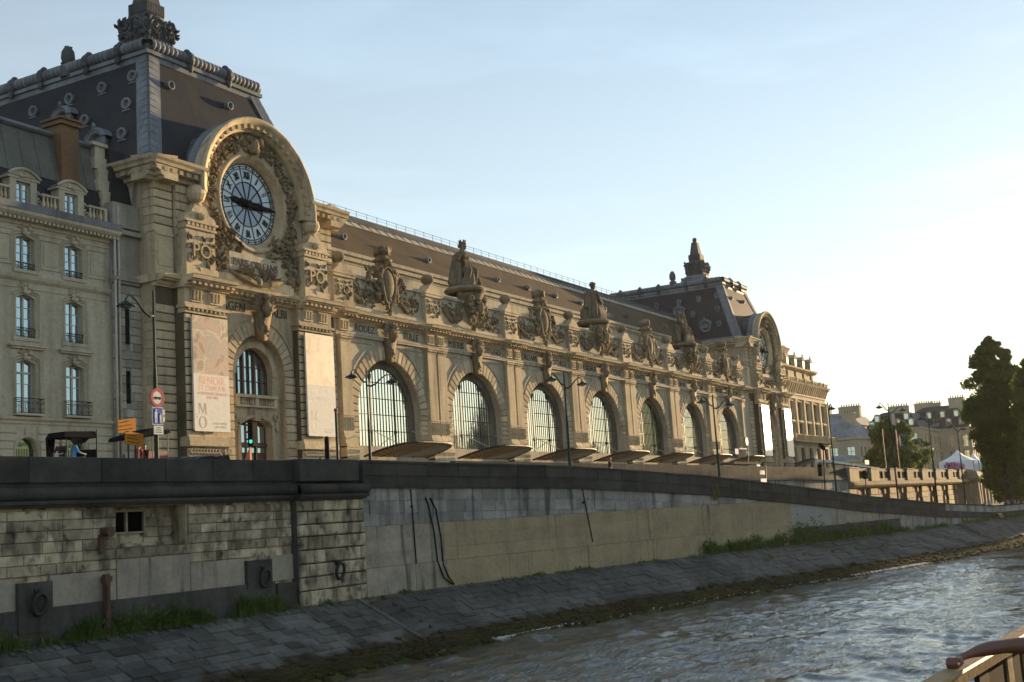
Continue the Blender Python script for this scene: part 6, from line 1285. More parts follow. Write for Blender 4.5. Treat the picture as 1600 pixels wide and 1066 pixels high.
for i, x in enumerate(px_):
    for z in range(5):
        inst('stone', block(5.0 if z % 2 else 4.2, .84, .6, .06, WARM), BWL, (x, 37.95, .42-.87*z)) if i < 7 else None
        if z in (0, 2, 3):
            inst('stone', block(1.0, .8, .4, .06, WARM), BWL, (x+3.9, 38.2, .42-.87*z)); inst('stone', block(1.0, .8, .4, .06, WARM), BWL, (x+7.6, 38.2, .42-.87*z))
    m = MB(); m.box(x-2.4, x+2.4, 37.6, 38.3, 1.8, 3.5); m.box(x-2.6, x+2.6, 37.5, 38.4, 3.42, 3.58); m.build('balustrade_pier', WARM if i in (0, 1) else BALM, BWL)  # first two piers in the warm stone, the others darker
    for (xa, xb) in ((x+2.4, x+9.2),):
        m = MB(); m.box(xa, xb, 37.8, 38.2, 3.1, 3.5); m.box(xa, xb, 37.8, 38.2, 1.8, 2.15); m.box((xa+xb)/2-.5, (xa+xb)/2+.5, 37.8, 38.2, 2.15, 3.1); m.box(xa, xb, 38.05, 38.15, 2.15, 3.1); m.build('balustrade_panel', BALM, BWL)
m = MB(); m.rev([(2.6, -3.5), (2.4, 1.0), (3.0, 1.4), (3.2, 1.9), (2.6, 2.2), (2.3, 3.2), (1.2, 3.6), (0, 3.7)], (246, 38.4, 0), 14); m.build('corner_turret', WARM, BWL)
m = MB(); m.box(248, 420, 38.6, 39.4, -3.6, 3.3); m.box(248, 420, 38.3, 39.4, 1.2, 1.6); m.build('wall_continuation', RBLUE, BWL)
for i in range(22): m = MB(); x = 250+i*4.5; m.box(x, x+.9, 38.2, 38.7, -3.5, 1.2); m.build('buttress', WARM, BWL)
# ------------------------------------------------------------------ street, pavement, ramp, land
m = MB(); m.quad((-300, 36.3, SZ), (73, 36.3, SZ), (73, 60, SZ), (-300, 60, SZ)); m.quad((73, 44.6, SZ), (154.5, 38.4, SZ), (154.5, 60, SZ), (73, 60, SZ)); m.quad((154.5, 38.4, SZ), (420, 38.6, SZ), (420, 60, SZ), (154.5, 60, SZ))
m.v += [(73, 44.8, SZ), (49, 36.3, SZ), (60, yc(60)+.9, SZ), (66, yc(66)+.9, SZ), (73, yc(73)+.9, SZ-.05), (73, 36.3, SZ)]; n = len(m.v); m.f.append((n-6, n-5, n-4, n-3, n-2, n-1)) if False else m.f.append((n-5, n-4, n-3, n-2, n-1)); m.m.append(0); m.sm.append(False); props(m.build('street', ASPH), kind='structure')
m = MB(); m.box(-300, 420, 55, 75, SZ-.2, SZ+.13); props(m.build('pavement', PAVE), kind='structure')
m = MB(); m.box(-300, 154, 36.4, 38.6, SZ-.2, SZ+.12) if False else m.box(-300, 72, 36.4, 38.6, SZ-.2, SZ+.12); props(m.build('river_pavement', PAVE), kind='structure')
for x in np.arange(-20, 400, 7.0): pass
strip('ramp', [[wallp(x, 1.0, RT(x)-1.0) for x in np.arange(72, 175, 1.5)], [(x, max(38.4, UY(x)+.2), RT(x)-1.0) for x in np.arange(72, 175, 1.5)]], PAVE)
m = MB(); m.quad((-2500, 60, 2.1), (420, 60, 2.1), (420, 4500, 2.1), (-2500, 4500, 2.1)); m.quad((420, -300, -3.3), (4500, -300, -3.3), (4500, 4500, -3.3), (420, 4500, -3.3)); m.quad((-4000, -4500, -6.9), (4500, -4500, -6.9), (4500, 60, -6.9), (-4000, 60, -6.9)); props(m.build('ground', DIRT), kind='structure')
strip('bank_path', [[wallp(x, -.2, -3.38) for x in np.arange(165, 420, 5.)], [(x, 38.4, -3.38) for x in np.arange(165, 420, 5.)]], DIRT)
# ------------------------------------------------------------------ the river
gx = 20*np.exp(np.linspace(0, math.log(420/20), 660)); gy = np.concatenate([np.linspace(-60, -4, 90)[:-1], np.linspace(-4, 37, 330)]); GX, GY = np.meshgrid(gx, gy, indexing='ij'); H = np.zeros_like(GX); CALM = .55+.45*np.sin(GX*.11+GY*.19+1)*np.sin(GX*.07-GY*.31); wr = np.random.default_rng(4)
for i in range(60):
    lam = .30*(1.047**i); th = R(205)+wr.normal(0, .8); k = 2*PI/lam; a = .0090*lam**.62; ph = wr.uniform(0, 6.28); warp = .6*np.sin(GX*.21+i)+.6*np.cos(GY*.27+i*1.7)
    w_ = np.sin(k*(GX*math.cos(th)+GY*math.sin(th))+ph+warp); H += a*(CALM if lam < 2.2 else 1)*(w_ if i % 2 else 1-2*np.abs(w_)**.8)*np.clip(1-GX/(lam*180), 0, 1)
shore = np.interp(GX, BX, BY)-4.75; dist = shore-GY
H += .10*np.exp(-((dist-.9)/.9)**2)*(np.sin(GX*.5)+1)*np.exp(-((GX-56)/9)**2)*1.6+.12*np.exp(-((dist-1.2)/1.0)**2)*np.exp(-((GX-95)/7)**2)
nx_, ny_ = GX.shape; me = bpy.data.meshes.new('river'); idx = np.arange(nx_*ny_).reshape(nx_, ny_); quads = np.stack([idx[:-1, :-1], idx[1:, :-1], idx[1:, 1:], idx[:-1, 1:]], -1).reshape(-1, 4)
me.vertices.add(nx_*ny_); me.vertices.foreach_set('co', np.stack([GX, GY, WZ+H], -1).reshape(-1).astype(np.float32)); me.loops.add(quads.size); me.loops.foreach_set('vertex_index', quads.reshape(-1).astype(np.int32)); me.polygons.add(len(quads)); me.polygons.foreach_set('loop_start', np.arange(0, quads.size, 4, dtype=np.int32)); me.polygons.foreach_set('use_smooth', np.ones(len(quads), bool)); me.update(); me.validate()
wm, n, b = newmat('river_water'); L = n.links.new; b.inputs['Base Color'].default_value = (.062, .060, .042, 1); b.inputs['Roughness'].default_value = .06; b.inputs['IOR'].default_value = 1.36; b.inputs['Specular IOR Level'].default_value = .6
g = n.nodes.new('ShaderNodeNewGeometry'); mp = n.nodes.new('ShaderNodeMapping'); mp.inputs['Rotation'].default_value = (0, 0, R(25)); mp.inputs['Scale'].default_value = (.55, 1.5, 1); L(g.outputs['Position'], mp.inputs[0]); t1 = n.nodes.new('ShaderNodeTexNoise'); t1.inputs['Scale'].default_value = 3.2; t1.inputs['Detail'].default_value = 5; t1.inputs['Distortion'].default_value = .6; L(mp.outputs[0], t1.inputs['Vector'])
bp = n.nodes.new('ShaderNodeBump'); bp.inputs['Strength'].default_value = .6; bp.inputs['Distance'].default_value = .14; pn = n.nodes.new('ShaderNodeTexNoise'); pn.inputs['Scale'].default_value = .16; pn.inputs['Detail'].default_value = 3; L(g.outputs['Position'], pn.inputs['Vector']); pr_ = n.nodes.new('ShaderNodeMapRange'); pr_.inputs['From Min'].default_value = .35; pr_.inputs['From Max'].default_value = .65; pr_.inputs['To Min'].default_value = .15; pr_.inputs['To Max'].default_value = .85; L(pn.outputs['Fac'], pr_.inputs[0]); L(pr_.outputs[0], bp.inputs['Strength']); L(t1.outputs['Fac'], bp.inputs['Height']); L(bp.outputs[0], b.inputs['Normal'])
me.materials.append(wm); RIV = bpy.data.objects.new('river', me); COL.objects.link(RIV); RIV['kind'] = 'structure'
m = MB(); m.quad((-2000, -400, WZ), (20, -400, WZ), (20, 37, WZ), (-2000, 37, WZ)); m.quad((20, -400, WZ), (420, -400, WZ), (420, -60, WZ), (20, -60, WZ)); props(m.build('river_surface', wm), kind='structure')
# broken wavelets washing on the stones
FOAM = plain('foam', (.62, .62, .58), .5)
def foam(x0, x1, n, d0, d1, label, seed):
    q = random.Random(seed); m = MB()
    for i in range(n):
        x = q.uniform(x0, x1); t = (x-x0)/(x1-x0); d = q.gauss(d0+(d1-d0)*t, .22); s = .955-d/5.0; p = bank(x, s); r = q.uniform(.006, .03)*(1+x/90); m.ball((p.x, p.y, WZ+.10+q.uniform(-.05, .07)), (r*2.6, r*.9, r*.42), 5, 3)
    props(m.build('foam', FOAM), label, 'foam', kind='stuff')
foam(52, 63, 1500, -.1, .9, 'broken white wavelets washing on the bank stones in mid picture', 1); foam(92, 104, 1700, .3, -.1, 'sunlit white wash breaking against the far bank stones', 2); foam(62, 90, 130, .05, .05, 'thin broken line of pale froth along the waterline', 3)
# ------------------------------------------------------------------ street lamps
def lamp_head(): 
    m = MB(); m.smooth = True; m.rev([(0, .14), (.08, .13), (.14, .06), (.30, .0), (.40, -.08), (.40, -.11), (.3, -.1)], (0, 0, 0), 14); m.tube([(0, 0, .1), (0, 0, .24)], .05, 6); me = m.mesh('lamp_shade', GREENIRON); return me
LHEAD = lamp_head(); gl = MB(); gl.smooth = True; gl.rev([(.3, -.1), (.24, -.18), (0, -.22)], (0, 0, 0), 12); LGL = gl.mesh('lamp_glass', GLASS_BLUE)
def street_lamp(x, y, zb, zt, label, arms, ang=0.0, r=.075, group='green street lamps along the quay'):
    """arms: list of (sign, reach, drop, rise)"""
    t = thing('street_lamp', label, 'street lamp', (x, y, zb), group=group); h = zt-zb
    m = MB(); m.smooth = True; m.rev([(r*2.6, 0), (r*2.6, .25), (r*1.9, .35), (r*1.7, 1.1), (r*1.3, 1.2), (r*1.15, h*.55), (r*.8, h*.62), (r*.65, h), (0, h+.1)], (x, y, zb), 10); m.build('pole', GREENIRON, t)
    for s, reach, dz in arms:
        d = Vector((math.cos(ang)*s, math.sin(ang)*s, 0)); p0 = Vector((x, y, zt-1.05+dz)); pts = [p0+d*(reach*u)+Vector((0, 0, w)) for u, w in ((0, 0), (.15, -.05), (.35, .1), (.6, .5), (.8, .72), (.93, .7), (1, .55))]
        m = MB(); m.smooth = True; m.tube(pts, [.055, .06, .055, .045, .04, .035, .03], 6); a = m.build('lamp_arm', GREENIRON, t)
        hp = p0+d*reach+Vector((0, 0, .33)); inst('lamp_shade', LHEAD, t, hp); inst('lamp_glass', LGL, t, hp)
    return t
RM = lambda x, y: RT(x)-1.0
def at(px, py, Y):
    """world point on the plane y=Y seen at a pixel of the 1600 wide photograph: used once to place things along sight lines measured there"""
    d = fw*F+rt*(px-800)+up*(533-py); return d*(Y/d.y)
def lampx(px_, Y): return at(px_, 650, Y).x
street_lamp(37.95, 38.2, SZ, 10.6, 'green street lamp with one arm carrying road signs before the link wall', [(-1, 1.55, 0)], 0)
street_lamp(62.8, 45, SZ, 9.9, 'double armed street lamp before the first big arched window', [(-1, 1.1, .25), (1, 1.9, 0)], R(-22))
street_lamp(77.35, 38.3, SZ, 9.95, 'double armed street lamp between the third and fourth arches', [(-1, 1.2, .25), (1, 1.7, 0)], R(-22))
street_lamp(96.0, 34.0, RM(96, 34)-.1, 8.95, 'double armed street lamp standing on the ramp before the seventh arch', [(-1, 1.4, .2), (1, 2.0, 0)], R(-22))
street_lamp(121.0, 31, RM(121, 31)-.1, 9.3, 'single arm street lamp at the hotel corner', [(1, 2.1, .3)], R(5))
street_lamp(136.0, 28.3, RM(136, 28)-.1, 9.75, 'double armed street lamp against the sky right of the hotel', [(-1, 1.7, .3), (1, 2.6, 0)], R(-22))
street_lamp(149.0, 26.6, -3.2, 8.8, 'double armed street lamp before the grey mansion', [(-1, 1.6, .3), (1, 1.6, 0)], R(-22))
street_lamp(161.0, 25.4, -3.2, 8.2, 'street lamp with drooping arms just left of the tall tree', [(-1, 1.6, .2), (1, 1.4, 0)], R(-22))
street_lamp(26.0, 38.2, SZ, 9.3, 'dark street lamp at the left edge with one low arm', [(1, .85, -.1)], 0)
# ------------------------------------------------------------------ signs
RED = plain('sign_red', (.42, .05, .05), .7, 0, .2); BLUE = plain('sign_blue', (.03, .07, .38), .7, 0, .2); WHITE = plain('sign_white', (.6, .6, .58), .75, 0, .2); ORANGE = plain('sign_orange', (.45, .18, .018), .6, 0, .1); BACKM = plain('sign_back', (.25, .24, .2), .5, .4); ORED = plain('barrier_red', (.5, .12, .05), .5)
lx, ly = 37.95, 38.0
t = thing('no_entry_type_sign', 'round white road sign with red rim on the lamp post', 'road sign', (lx-.1, ly, 5.9)); m = MB(); m.rev([(0, -.02), (.3, -.02)], (lx-.1, ly, 5.98), 24, 'y'); m.build('face', WHITE, t); m = MB(); sweep_ring(m, [(.28, ly-.03), (.40, ly-.03), (.40, ly+.02), (.0, ly+.02)], lx-.1, 5.98, 24); m.build('rim', RED, t); m = MB(); m.box(lx-.3, lx+.1, ly-.035, ly-.025, 5.95, 6.01); m.box(lx-.27, lx-.15, ly-.035, ly-.025, 5.9, 5.95); m.box(lx-.02, lx+.07, ly-.035, ly-.025, 5.9, 5.95); m.build('symbol', BLACK, t)
t.name = 'round_road_sign'
t = thing('pedestrian_sign', 'blue road sign with white figures of a walker and a child below the round sign', 'road sign', (lx-.1, ly, 4.95)); m = MB(); m.box(lx-.37, lx+.17, ly-.02, ly+.02, 4.85, 5.55); m.build('face', BLUE, t); m = MB(); m.box(lx-.4, lx+.2, ly-.015, ly+.025, 4.82, 5.58); m.build('rim', WHITE, t); m = MB()
for (fx, s) in ((-.22, 1.0), (.04, .7)): m.ball((lx+fx, ly-.03, 4.9+.54*s), (.045*s, .012, .05*s), 8, 6); m.box(lx+fx-.07*s, lx+fx+.07*s, ly-.035, ly-.022, 4.9+.22*s, 4.9+.48*s); m.box(lx+fx-.065*s, lx+fx-.01*s, ly-.035, ly-.022, 4.9, 4.9+.22*s); m.box(lx+fx+.015*s, lx+fx+.065*s, ly-.035, ly-.022, 4.9, 4.9+.22*s)
m.build('symbol', WHITE, t)
t = thing('sign_plate', 'small white plate with black lines under the blue sign', 'road sign', (lx, ly, 4.6)); m = MB(); m.box(lx-.33, lx+.2, ly-.02, ly+.02, 4.42, 4.78); m.build('face', WHITE, t); m = MB()
for i in range(3): m.box(lx-.25+.03*i, lx+.12-.04*i, ly-.028, ly-.018, 4.5+.09*i, 4.53+.09*i)
m.build('lettering', BLACK, t)
t = thing('sign_box', 'beige back of a road sign facing away on the lamp post', 'road sign', (lx+.35, ly, 5.1)); m = MB(); m.box(lx+.12, lx+.42, ly+.1, ly+.16, 4.98, 5.5); m.build('panel', BACKM, t); m = MB(); m.box(lx+.05, lx+.4, ly+.06, ly+.1, 5.2, 5.26); m.build('bracket', IRON, t)
for (x, z, a, lab) in ((37.0, 4.85, R(8), 'upper orange detour panel above the red trimmed rickshaw'), (37.4, 4.3, R(-6), 'lower orange detour panel behind the rickshaw canopy')):
    t = thing('detour_panel', lab, 'road sign', (x, 38.9, z)); m = MB(); P_ = lambda u, v: (x+u*math.cos(a)-v*math.sin(a)*.25, 38.9, z+v+u*math.sin(a)); m.hexa([P_(-.5, -.27), P_(.5, -.27), P_(.5, .27), P_(-.5, .27)], [(p[0], p[1]+.05, p[2]) for p in (P_(-.5, -.27), P_(.5, -.27), P_(.5, .27), P_(-.5, .27))]); m.build('panel', ORANGE, t); m = MB()
    for i in range(3): m.tube([(P_(-.38, -.15+.15*i)[0], 38.885, P_(-.38, -.15+.15*i)[2]), (P_(.3-.1*i, -.15+.15*i)[0], 38.885, P_(.3, -.15+.15*i)[2])], .018, 4)
    m.build('lettering', plain('sign_ink', (.2, .07, .02)), t)
    m = MB(); m.tube([(x+.1, 38.96, SZ), (x+.1, 38.96, z+.2)], .04, 6); m.build('post', IRON, t)
def post(name, label, cat, x, y, zb, zt, r, mat, cap=None, group=None):
    t = thing(name, label, cat, (x, y, zb), group=group); m = MB(); m.smooth = True; m.rev([(r*1.4, 0), (r*1.4, .3), (r, .4), (r*.9, zt-zb-.05), (r*.5, zt-zb), (0, zt-zb)], (x, y, zb), 8); m.build('shaft', mat, t)
    if cap: m = MB(); m.ball((x, y, zt+.03), (r*1.5, r*1.5, .1), 8, 6); m.build('cap', cap, t)
    return t
x0 = at(527, 700, 38.0).x; post('post', 'slim dark post with a gilt edge right of the pale banner', 'post', x0, 38, SZ, at(527, 642, 38).z, .07, GREENIRON, RED)
x0 = at(511, 700, 37.6).x; post('bollard', 'short black tapering bollard under the pale banner', 'bollard', x0, 37.6, SZ, at(510, 682, 37.6).z, .13, BLACK)
# traffic light
tx_ = at(396, 690, 37.8).x; t = thing('traffic_light', 'black traffic light showing green before the museum door', 'traffic light', (tx_, 37.8, SZ)); zt = at(393, 662, 37.8).z
m = MB(); m.tube([(tx_+.1, 37.8, SZ), (tx_+.1, 37.8, zt-.5)], .06, 8); m.build('pole', BLACK, t); m = MB(); m.box(tx_-.15, tx_+.2, 37.7, 38.0, zt-1.05, zt+.05); m.build('housing', BLACK, t)
for i in range(3):
    m = MB(); m.smooth = True; m.rev([(.11, 0), (.12, .22)], (tx_-.15-.22, 37.82, zt-.14-.33*i), 10, 'x', R(20), R(160)); m.build('visor', BLACK, t)
    m = MB(); m.rev([(0, -.01), (.1, -.01)], (tx_-.15, 37.82, zt-.16-.33*i), 10, 'x'); m.build('lens', plain('green_signal', (.02, .4, .3), .3, emit=(.02, .7, .5), es=.6) if i == 2 else BLACK, t)
ww = at(389, 710, 37.9); t = thing('works_sign', 'orange triangular works sign leaning at the traffic light foot', 'road sign', (ww.x, 37.9, SZ)); m = MB(); m.hexa([(ww.x-.3, 37.9, ww.z-.35), (ww.x+.22, 37.9, ww.z-.35), (ww.x+.22, 37.95, ww.z-.35), (ww.x-.3, 37.95, ww.z-.35)], [(ww.x+.12, 37.9, ww.z+.35), (ww.x+.16, 37.9, ww.z+.35), (ww.x+.16, 37.95, ww.z+.35), (ww.x+.12, 37.95, ww.z+.35)]); m.build('panel', ORED, t); m = MB(); m.tube([(ww.x, 38.0, SZ), (ww.x+.1, 37.97, ww.z+.2)], .03, 5); m.build('stand', IRON, t)
# bus stop style signs before the far pavilion
def plate_post(px_, py0, py1, Y, zb, plates, name, label, cat):
    p = at(px_, py1, Y); t = thing(name, label, cat, (p.x, Y, zb)); top = at(px_, py0, Y); m = MB(); m.tube([(p.x, Y, zb), (top.x, Y, top.z)], .06, 6); m.build('pole', GREENIRON, t)
    for (ax, ay, bx, by, mt) in plates: a, b = at(ax, ay, Y-.1), at(bx, by, Y-.1); m = MB(); m.box(a.x, b.x, Y-.12, Y-.08, b.z, a.z); m.build('plate', mt, t)
    return t
t = plate_post(1195, 703, 762, 36.5, RM(112, 33), [(1187, 735, 1195, 741.5, WHITE), (1188.5, 748, 1198, 756, WHITE)], 'sign_post', 'dark post with two white plates in front of the upper quay wall', 'road sign'); a = at(1190, 706, 36.4); m = MB(); m.ball((a.x, 36.4, a.z), (.35, .15, .22), 8, 6); m.build('lamp_housing', IRON, t)
t = plate_post(1168, 690, 727, 50, SZ, [(1148, 701, 1154, 710, BLUE), (1155, 700, 1167, 702.5, BLUE)], 'street_sign_post', 'post with blue direction arm and small blue square sign before the far pavilion', 'road sign'); a = at(1166.5, 690, 49.9); m = MB(); sweep_ring(m, [(0, 49.85), (.55, 49.85), (.62, 49.95), (0, 50)], a.x, a.z, 14); m.build('round_plate', IRON, t)
t = plate_post(1332, 723, 732, 40.5, SZ, [(1352-1, 719, 1358, 726, WHITE)], 'bus_stop_sign', 'white sign plate with blue panel above the balustrade', 'road sign'); 
t = plate_post(1286, 697, 762, 33, RM(125, 31), [], 'traffic_light', 'small traffic light on a thin pole right of the far banners', 'traffic light'); a = at(1282, 735, 33); m = MB(); m.box(a.x-.3, a.x+.3, 32.9, 33.2, a.z-.6, a.z+.6); m.build('housing', BLACK, t); a = at(1281.5, 695, 33); b = at(1287, 701, 33); m = MB(); m.tube([(a.x, 33, a.z), (b.x, 33, b.z)], .22, 6); m.build('lamp_head', BLACK, t)
t = plate_post(1352, 740, 780, 33, RM(148, 31), [], 'traffic_light', 'small black traffic light before the sunlit balustrade wall', 'traffic light'); a = at(1352, 742, 33); m = MB(); m.box(a.x-.3, a.x+.3, 32.9, 33.2, a.z-.5, a.z+.5); m.build('housing', BLACK, t)
# ------------------------------------------------------------------ people
def body(joints, k=1.0):
    """one body from joints; returns MB in metres"""
    mb = MB(); mb.smooth = True; J = {n: Vector(p) for n, p in joints.items()}; C = lambda a, b, ra, rb: capsule(mb, J[a], J[b], ra, rb, 8)
    C('pelvis', 'chest', .135, .15); mb.ball(J['chest'], (.19, .13, .13), 10, 7); mb.ball(J['pelvis'], (.165, .13, .13), 10, 7); C('chest', 'neck', .09, .06); C('neck', 'head', .055, .06)
    mb.ball(J['head']+Vector((0, 0, .03)), (.085, .1, .12), 10, 8); mb.ball(J['head']+Vector((0, -.1, .0)), (.018, .025, .025), 6, 4)
    for s in 'lr':
        C('sh_'+s, 'el_'+s, .055, .043); C('el_'+s, 'wr_'+s, .042, .03); C('chest', 'sh_'+s, .09, .06); d = (J['wr_'+s]-J['el_'+s]).normalized(); mb.ball(J['wr_'+s]+d*.07, (.04, .03, .06), 6, 5)
        C('pelvis', 'hip_'+s, .1, .1); C('hip_'+s, 'kn_'+s, .09, .06); C('kn_'+s, 'an_'+s, .06, .04); capsule(mb, J['an_'+s]+Vector((0, .03, -.03)), J['an_'+s]+Vector((0, -.15, -.05)), .045, .035, 6)
    return mb
def stand(walk=0.0, arms=0.0):
    return dict(pelvis=(0, 0, .95), chest=(0, 0, 1.33), neck=(0, 0, 1.48), head=(0, -.02, 1.6), sh_l=(-.19, 0, 1.42), sh_r=(.19, 0, 1.42), el_l=(-.24, .05-arms*.3, 1.15+arms*.1), el_r=(.24, .05-arms*.3, 1.15+arms*.1), wr_l=(-.22, -.08-arms*.25, .92+arms*.4), wr_r=(.22, -.08-arms*.25, .92+arms*.4), hip_l=(-.09, 0, .9), hip_r=(.09, 0, .9), kn_l=(-.1, -.1*walk-.02, .5), kn_r=(.1, .06*walk-.02, .5), an_l=(-.1, -.2*walk, .09), an_r=(.1, .25*walk, .1+.06*walk))
SIT = dict(pelvis=(0, 0, .5), chest=(0, -.06, .88), neck=(0, -.1, 1.03), head=(0, -.15, 1.15), sh_l=(-.19, -.06, .96), sh_r=(.19, -.06, .96), el_l=(-.25, -.18, .72), el_r=(.25, -.18, .72), wr_l=(-.12, -.4, .66), wr_r=(.12, -.4, .66), hip_l=(-.09, 0, .47), hip_r=(.09, 0, .47), kn_l=(-.12, -.42, .5), kn_r=(.12, -.42, .5), an_l=(-.12, -.45, .08), an_r=(.12, -.45, .08))
SKIN = [plain('skin_light', (.45, .27, .18), .5), plain('skin_dark', (.12, .06, .04), .5)]; HAIR = [plain('hair_dark', (.02, .015, .012), .5), plain('hair_grey', (.35, .33, .3), .5)]
CLO = {n: plain('cloth_'+n, c, .8) for n, c in dict(blue=(.10, .30, .50), navy=(.03, .04, .12), red=(.35, .05, .04), white=(.65, .63, .58), black=(.02, .02, .022), grey=(.2, .2, .2), purple=(.25, .12, .3), tan=(.35, .25, .15), denim=(.06, .09, .16)).items()}
_bm = {}
def body_mesh(kind):
    if kind in _bm: return _bm[kind]
    J = SIT if kind == 'sit' else stand(1.0, .2) if kind == 'walk' else stand(0, .6) if kind == 'hold' else stand(.2, 0)
    me = remeshed(body(J), 'person_'+kind, [SKIN[0], CLO['grey'], CLO['denim'], CLO['black'], HAIR[0]], .024, 1); zc = .60 if kind == 'sit' else .97; hd = Vector(J['head']); wr = [Vector(J['wr_l']), Vector(J['wr_r'])]
    mi = []
    for p in me.polygons:
        c = p.center; d = c-hd
        if d.length < .19 and c.z > hd.z-.12: i = 4 if (d.z > .085 or (d.y > .02 and d.z > -.06)) else 0
        elif min((c-w).length for w in wr) < .14: i = 0
        elif c.z < .12: i = 3
        elif (c.z < zc and (kind != 'sit' or c.y < -.12 or c.z < .55)) : i = 2
        else: i = 1
        mi.append(i)
    me.polygons.foreach_set('material_index', mi); _bm[kind] = me; return me
def person(kind, loc, rz, label, top, legs='denim', skin=0, hair=0, group=None, s=1.0):
    o = bpy.data.objects.new('person', body_mesh(kind)); COL.objects.link(o); o.location = loc; o.rotation_euler = (0, 0, rz); o.scale = (s, s, s)
    for i, m_ in enumerate((SKIN[skin], CLO[top], CLO[legs], CLO['black'], HAIR[hair])): o.material_slots[i].link = 'OBJECT'; o.material_slots[i].material = m_
    return props(o, label, 'person', group)
# ------------------------------------------------------------------ pedal rickshaws on the quay
MAROON = plain('maroon_panel', (.12, .02, .03), .4); CANV = plain('black_canvas', (.012, .012, .014), .8, 0, .02); WPNT = plain('white_body', (.6, .58, .54), .4)
def wheel(t, x, y, r=.33):
    m = MB(); m.smooth = True; m.tube([(x+r*math.cos(a), y, r+.02+r*math.sin(a)) for a in np.linspace(0, 2*PI, 21)], .035, 6, caps=False); w_ = m.build('wheel', BLACK, t, world=False); m = MB()
    for i in range(6): a = i*PI/3; m.tube([(x, y, r+.02), (x+r*math.cos(a), y, r+.02+r*math.sin(a))], .012, 4)
    m.build('spokes', IRON, w_, world=False)
def rickshaw(loc, label, colour):
    t = thing('pedal_rickshaw', label, 'rickshaw', loc, 0, 'pedal rickshaws waiting on the quay'); b = lambda m, n, mt, par=None: m.build(n, mt, par or t, world=False)
    m = MB(); m.hexa([(-1.35, -.5, .35), (1.35, -.5, .35), (1.35, .5, .35), (-1.35, .5, .35)], [(-1.45, -.55, .95), (1.4, -.55, .95), (1.4, .55, .95), (-1.45, .55, .95)]); b(m, 'body', WPNT if colour else CANV)
    for x, y in ((-.9, -.58), (-.9, .58), (1.0, -.58), (1.0, .58)): wheel(t, x, y)
    m = MB(); m.hexa([(-.2, -.57, .98), (1.42, -.57, .98), (1.42, -.5, .98), (-.2, -.5, .98)], [(-.1, -.57, 1.55), (1.42, -.57, 1.6), (1.42, -.5, 1.6), (-.1, -.5, 1.55)]); m.hexa([(1.35, -.5, .98), (1.42, -.5, .98), (1.42, .5, .98), (1.35, .5, .98)], [(1.35, -.5, 1.6), (1.42, -.5, 1.6), (1.42, .5, 1.6), (1.35, .5, 1.6)]); b(m, 'seat_back', MAROON if colour else CANV)
    m = MB(); m.hexa([(-2.0, -.45, .9), (-1.4, -.5, .75), (-1.4, .5, .75), (-2.0, .45, .9)], [(-2.0, -.45, 1.05), (-1.4, -.5, 1.1), (-1.4, .5, 1.1), (-2.0, .45, 1.05)]); b(m, 'front_cowl', MAROON if colour else BROWN)
    for x, y in ((-.85, -.55), (-.85, .55), (.2, -.55), (1.4, -.55), (1.4, .55)): m = MB(); m.tube([(x, y, .9), (x, y, 2.3+.12*x/1.4)], .03, 6); b(m, 'canopy_post', GOLDL if colour else IRON)
    m = MB()
    if colour:
        m.hexa([(-1.75, -.72, 2.02), (1.45, -.72, 2.38), (1.45, .72, 2.38), (-1.75, .72, 2.02)], [(-1.72, -.66, 2.16), (.4, -.66, 2.58), (.4, .66, 2.58), (-1.72, .66, 2.16)]); m.hexa([(.3, -.7, 2.3), (1.5, -.7, 2.38), (1.5, .7, 2.38), (.3, .7, 2.3)], [(.3, -.66, 2.57), (1.48, -.66, 2.46), (1.48, .66, 2.46), (.3, .66, 2.57)])
        for i in range(9): m.tube([(-1.7+i*.36, -.74, 2.03+i*.04), (-1.7+i*.36, .74, 2.03+i*.04)], .03, 4)
    else:
        m.hexa([(-1.15, -.7, 2.05), (1.3, -.7, 2.05), (1.3, .7, 2.05), (-1.15, .7, 2.05)], [(-1.0, -.6, 2.28), (1.25, -.6, 2.33), (1.25, .6, 2.33), (-1.0, .6, 2.28)])
        m.hexa([(-1.1, .5, 1.2), (-.75, .5, 1.2), (-.75, .66, 1.2), (-1.1, .66, 1.2)], [(-1.15, .5, 2.1), (-.6, .5, 2.1), (-.6, .66, 2.1), (-1.15, .66, 2.1)]); m.hexa([(-.7, -.6, 2.08), (.9, -.6, 2.08), (.9, -.52, 2.08), (-.7, -.52, 2.08)], [(-.3, -.6, 1.75), (.5, -.6, 1.85), (.5, -.52, 1.85), (-.3, -.52, 1.75)])
    b(m, 'canopy', CANV)
    m = MB(); m.tube([(-1.5, -.3, 1.1), (-1.35, 0, 1.45), (-1.5, .3, 1.1)], .02, 5); m.tube([(-1.4, 0, .9), (-1.35, 0, 1.45)], .025, 5); b(m, 'handlebar', IRON)
    return t
ra = at(215, 700, 39.6); rk = rickshaw((ra.x+.25, 39.6, SZ), 'red trimmed pedal rickshaw with sloping black canopy under the orange panel', True); rk.scale = (.76, .85, 1)
rb_ = at(110, 700, 39.6); rk = rickshaw((rb_.x+.0, 39.6, SZ), 'black hooded pedal rickshaw at left with a man in a pale blue shirt', False); rk.scale = (.68, .8, 1)
person('sit', (ra.x-.15, 39.5, SZ+.72), R(90), 'person in red sitting at the front of the red trimmed rickshaw', 'red', s=.95); person('sit', (ra.x+.62, 39.7, SZ+.75), R(-90), 'person in black on the rear seat of the red trimmed rickshaw', 'black', s=.9)
person('sit', (rb_.x-.12, 39.3, SZ+.72), R(60), 'man in a pale blue shirt seated on the black hooded rickshaw', 'blue', hair=1); person('sit', (rb_.x-.5, 39.5, SZ+.72), R(-70), 'person with long dark hair facing the man in the blue shirt', 'black')
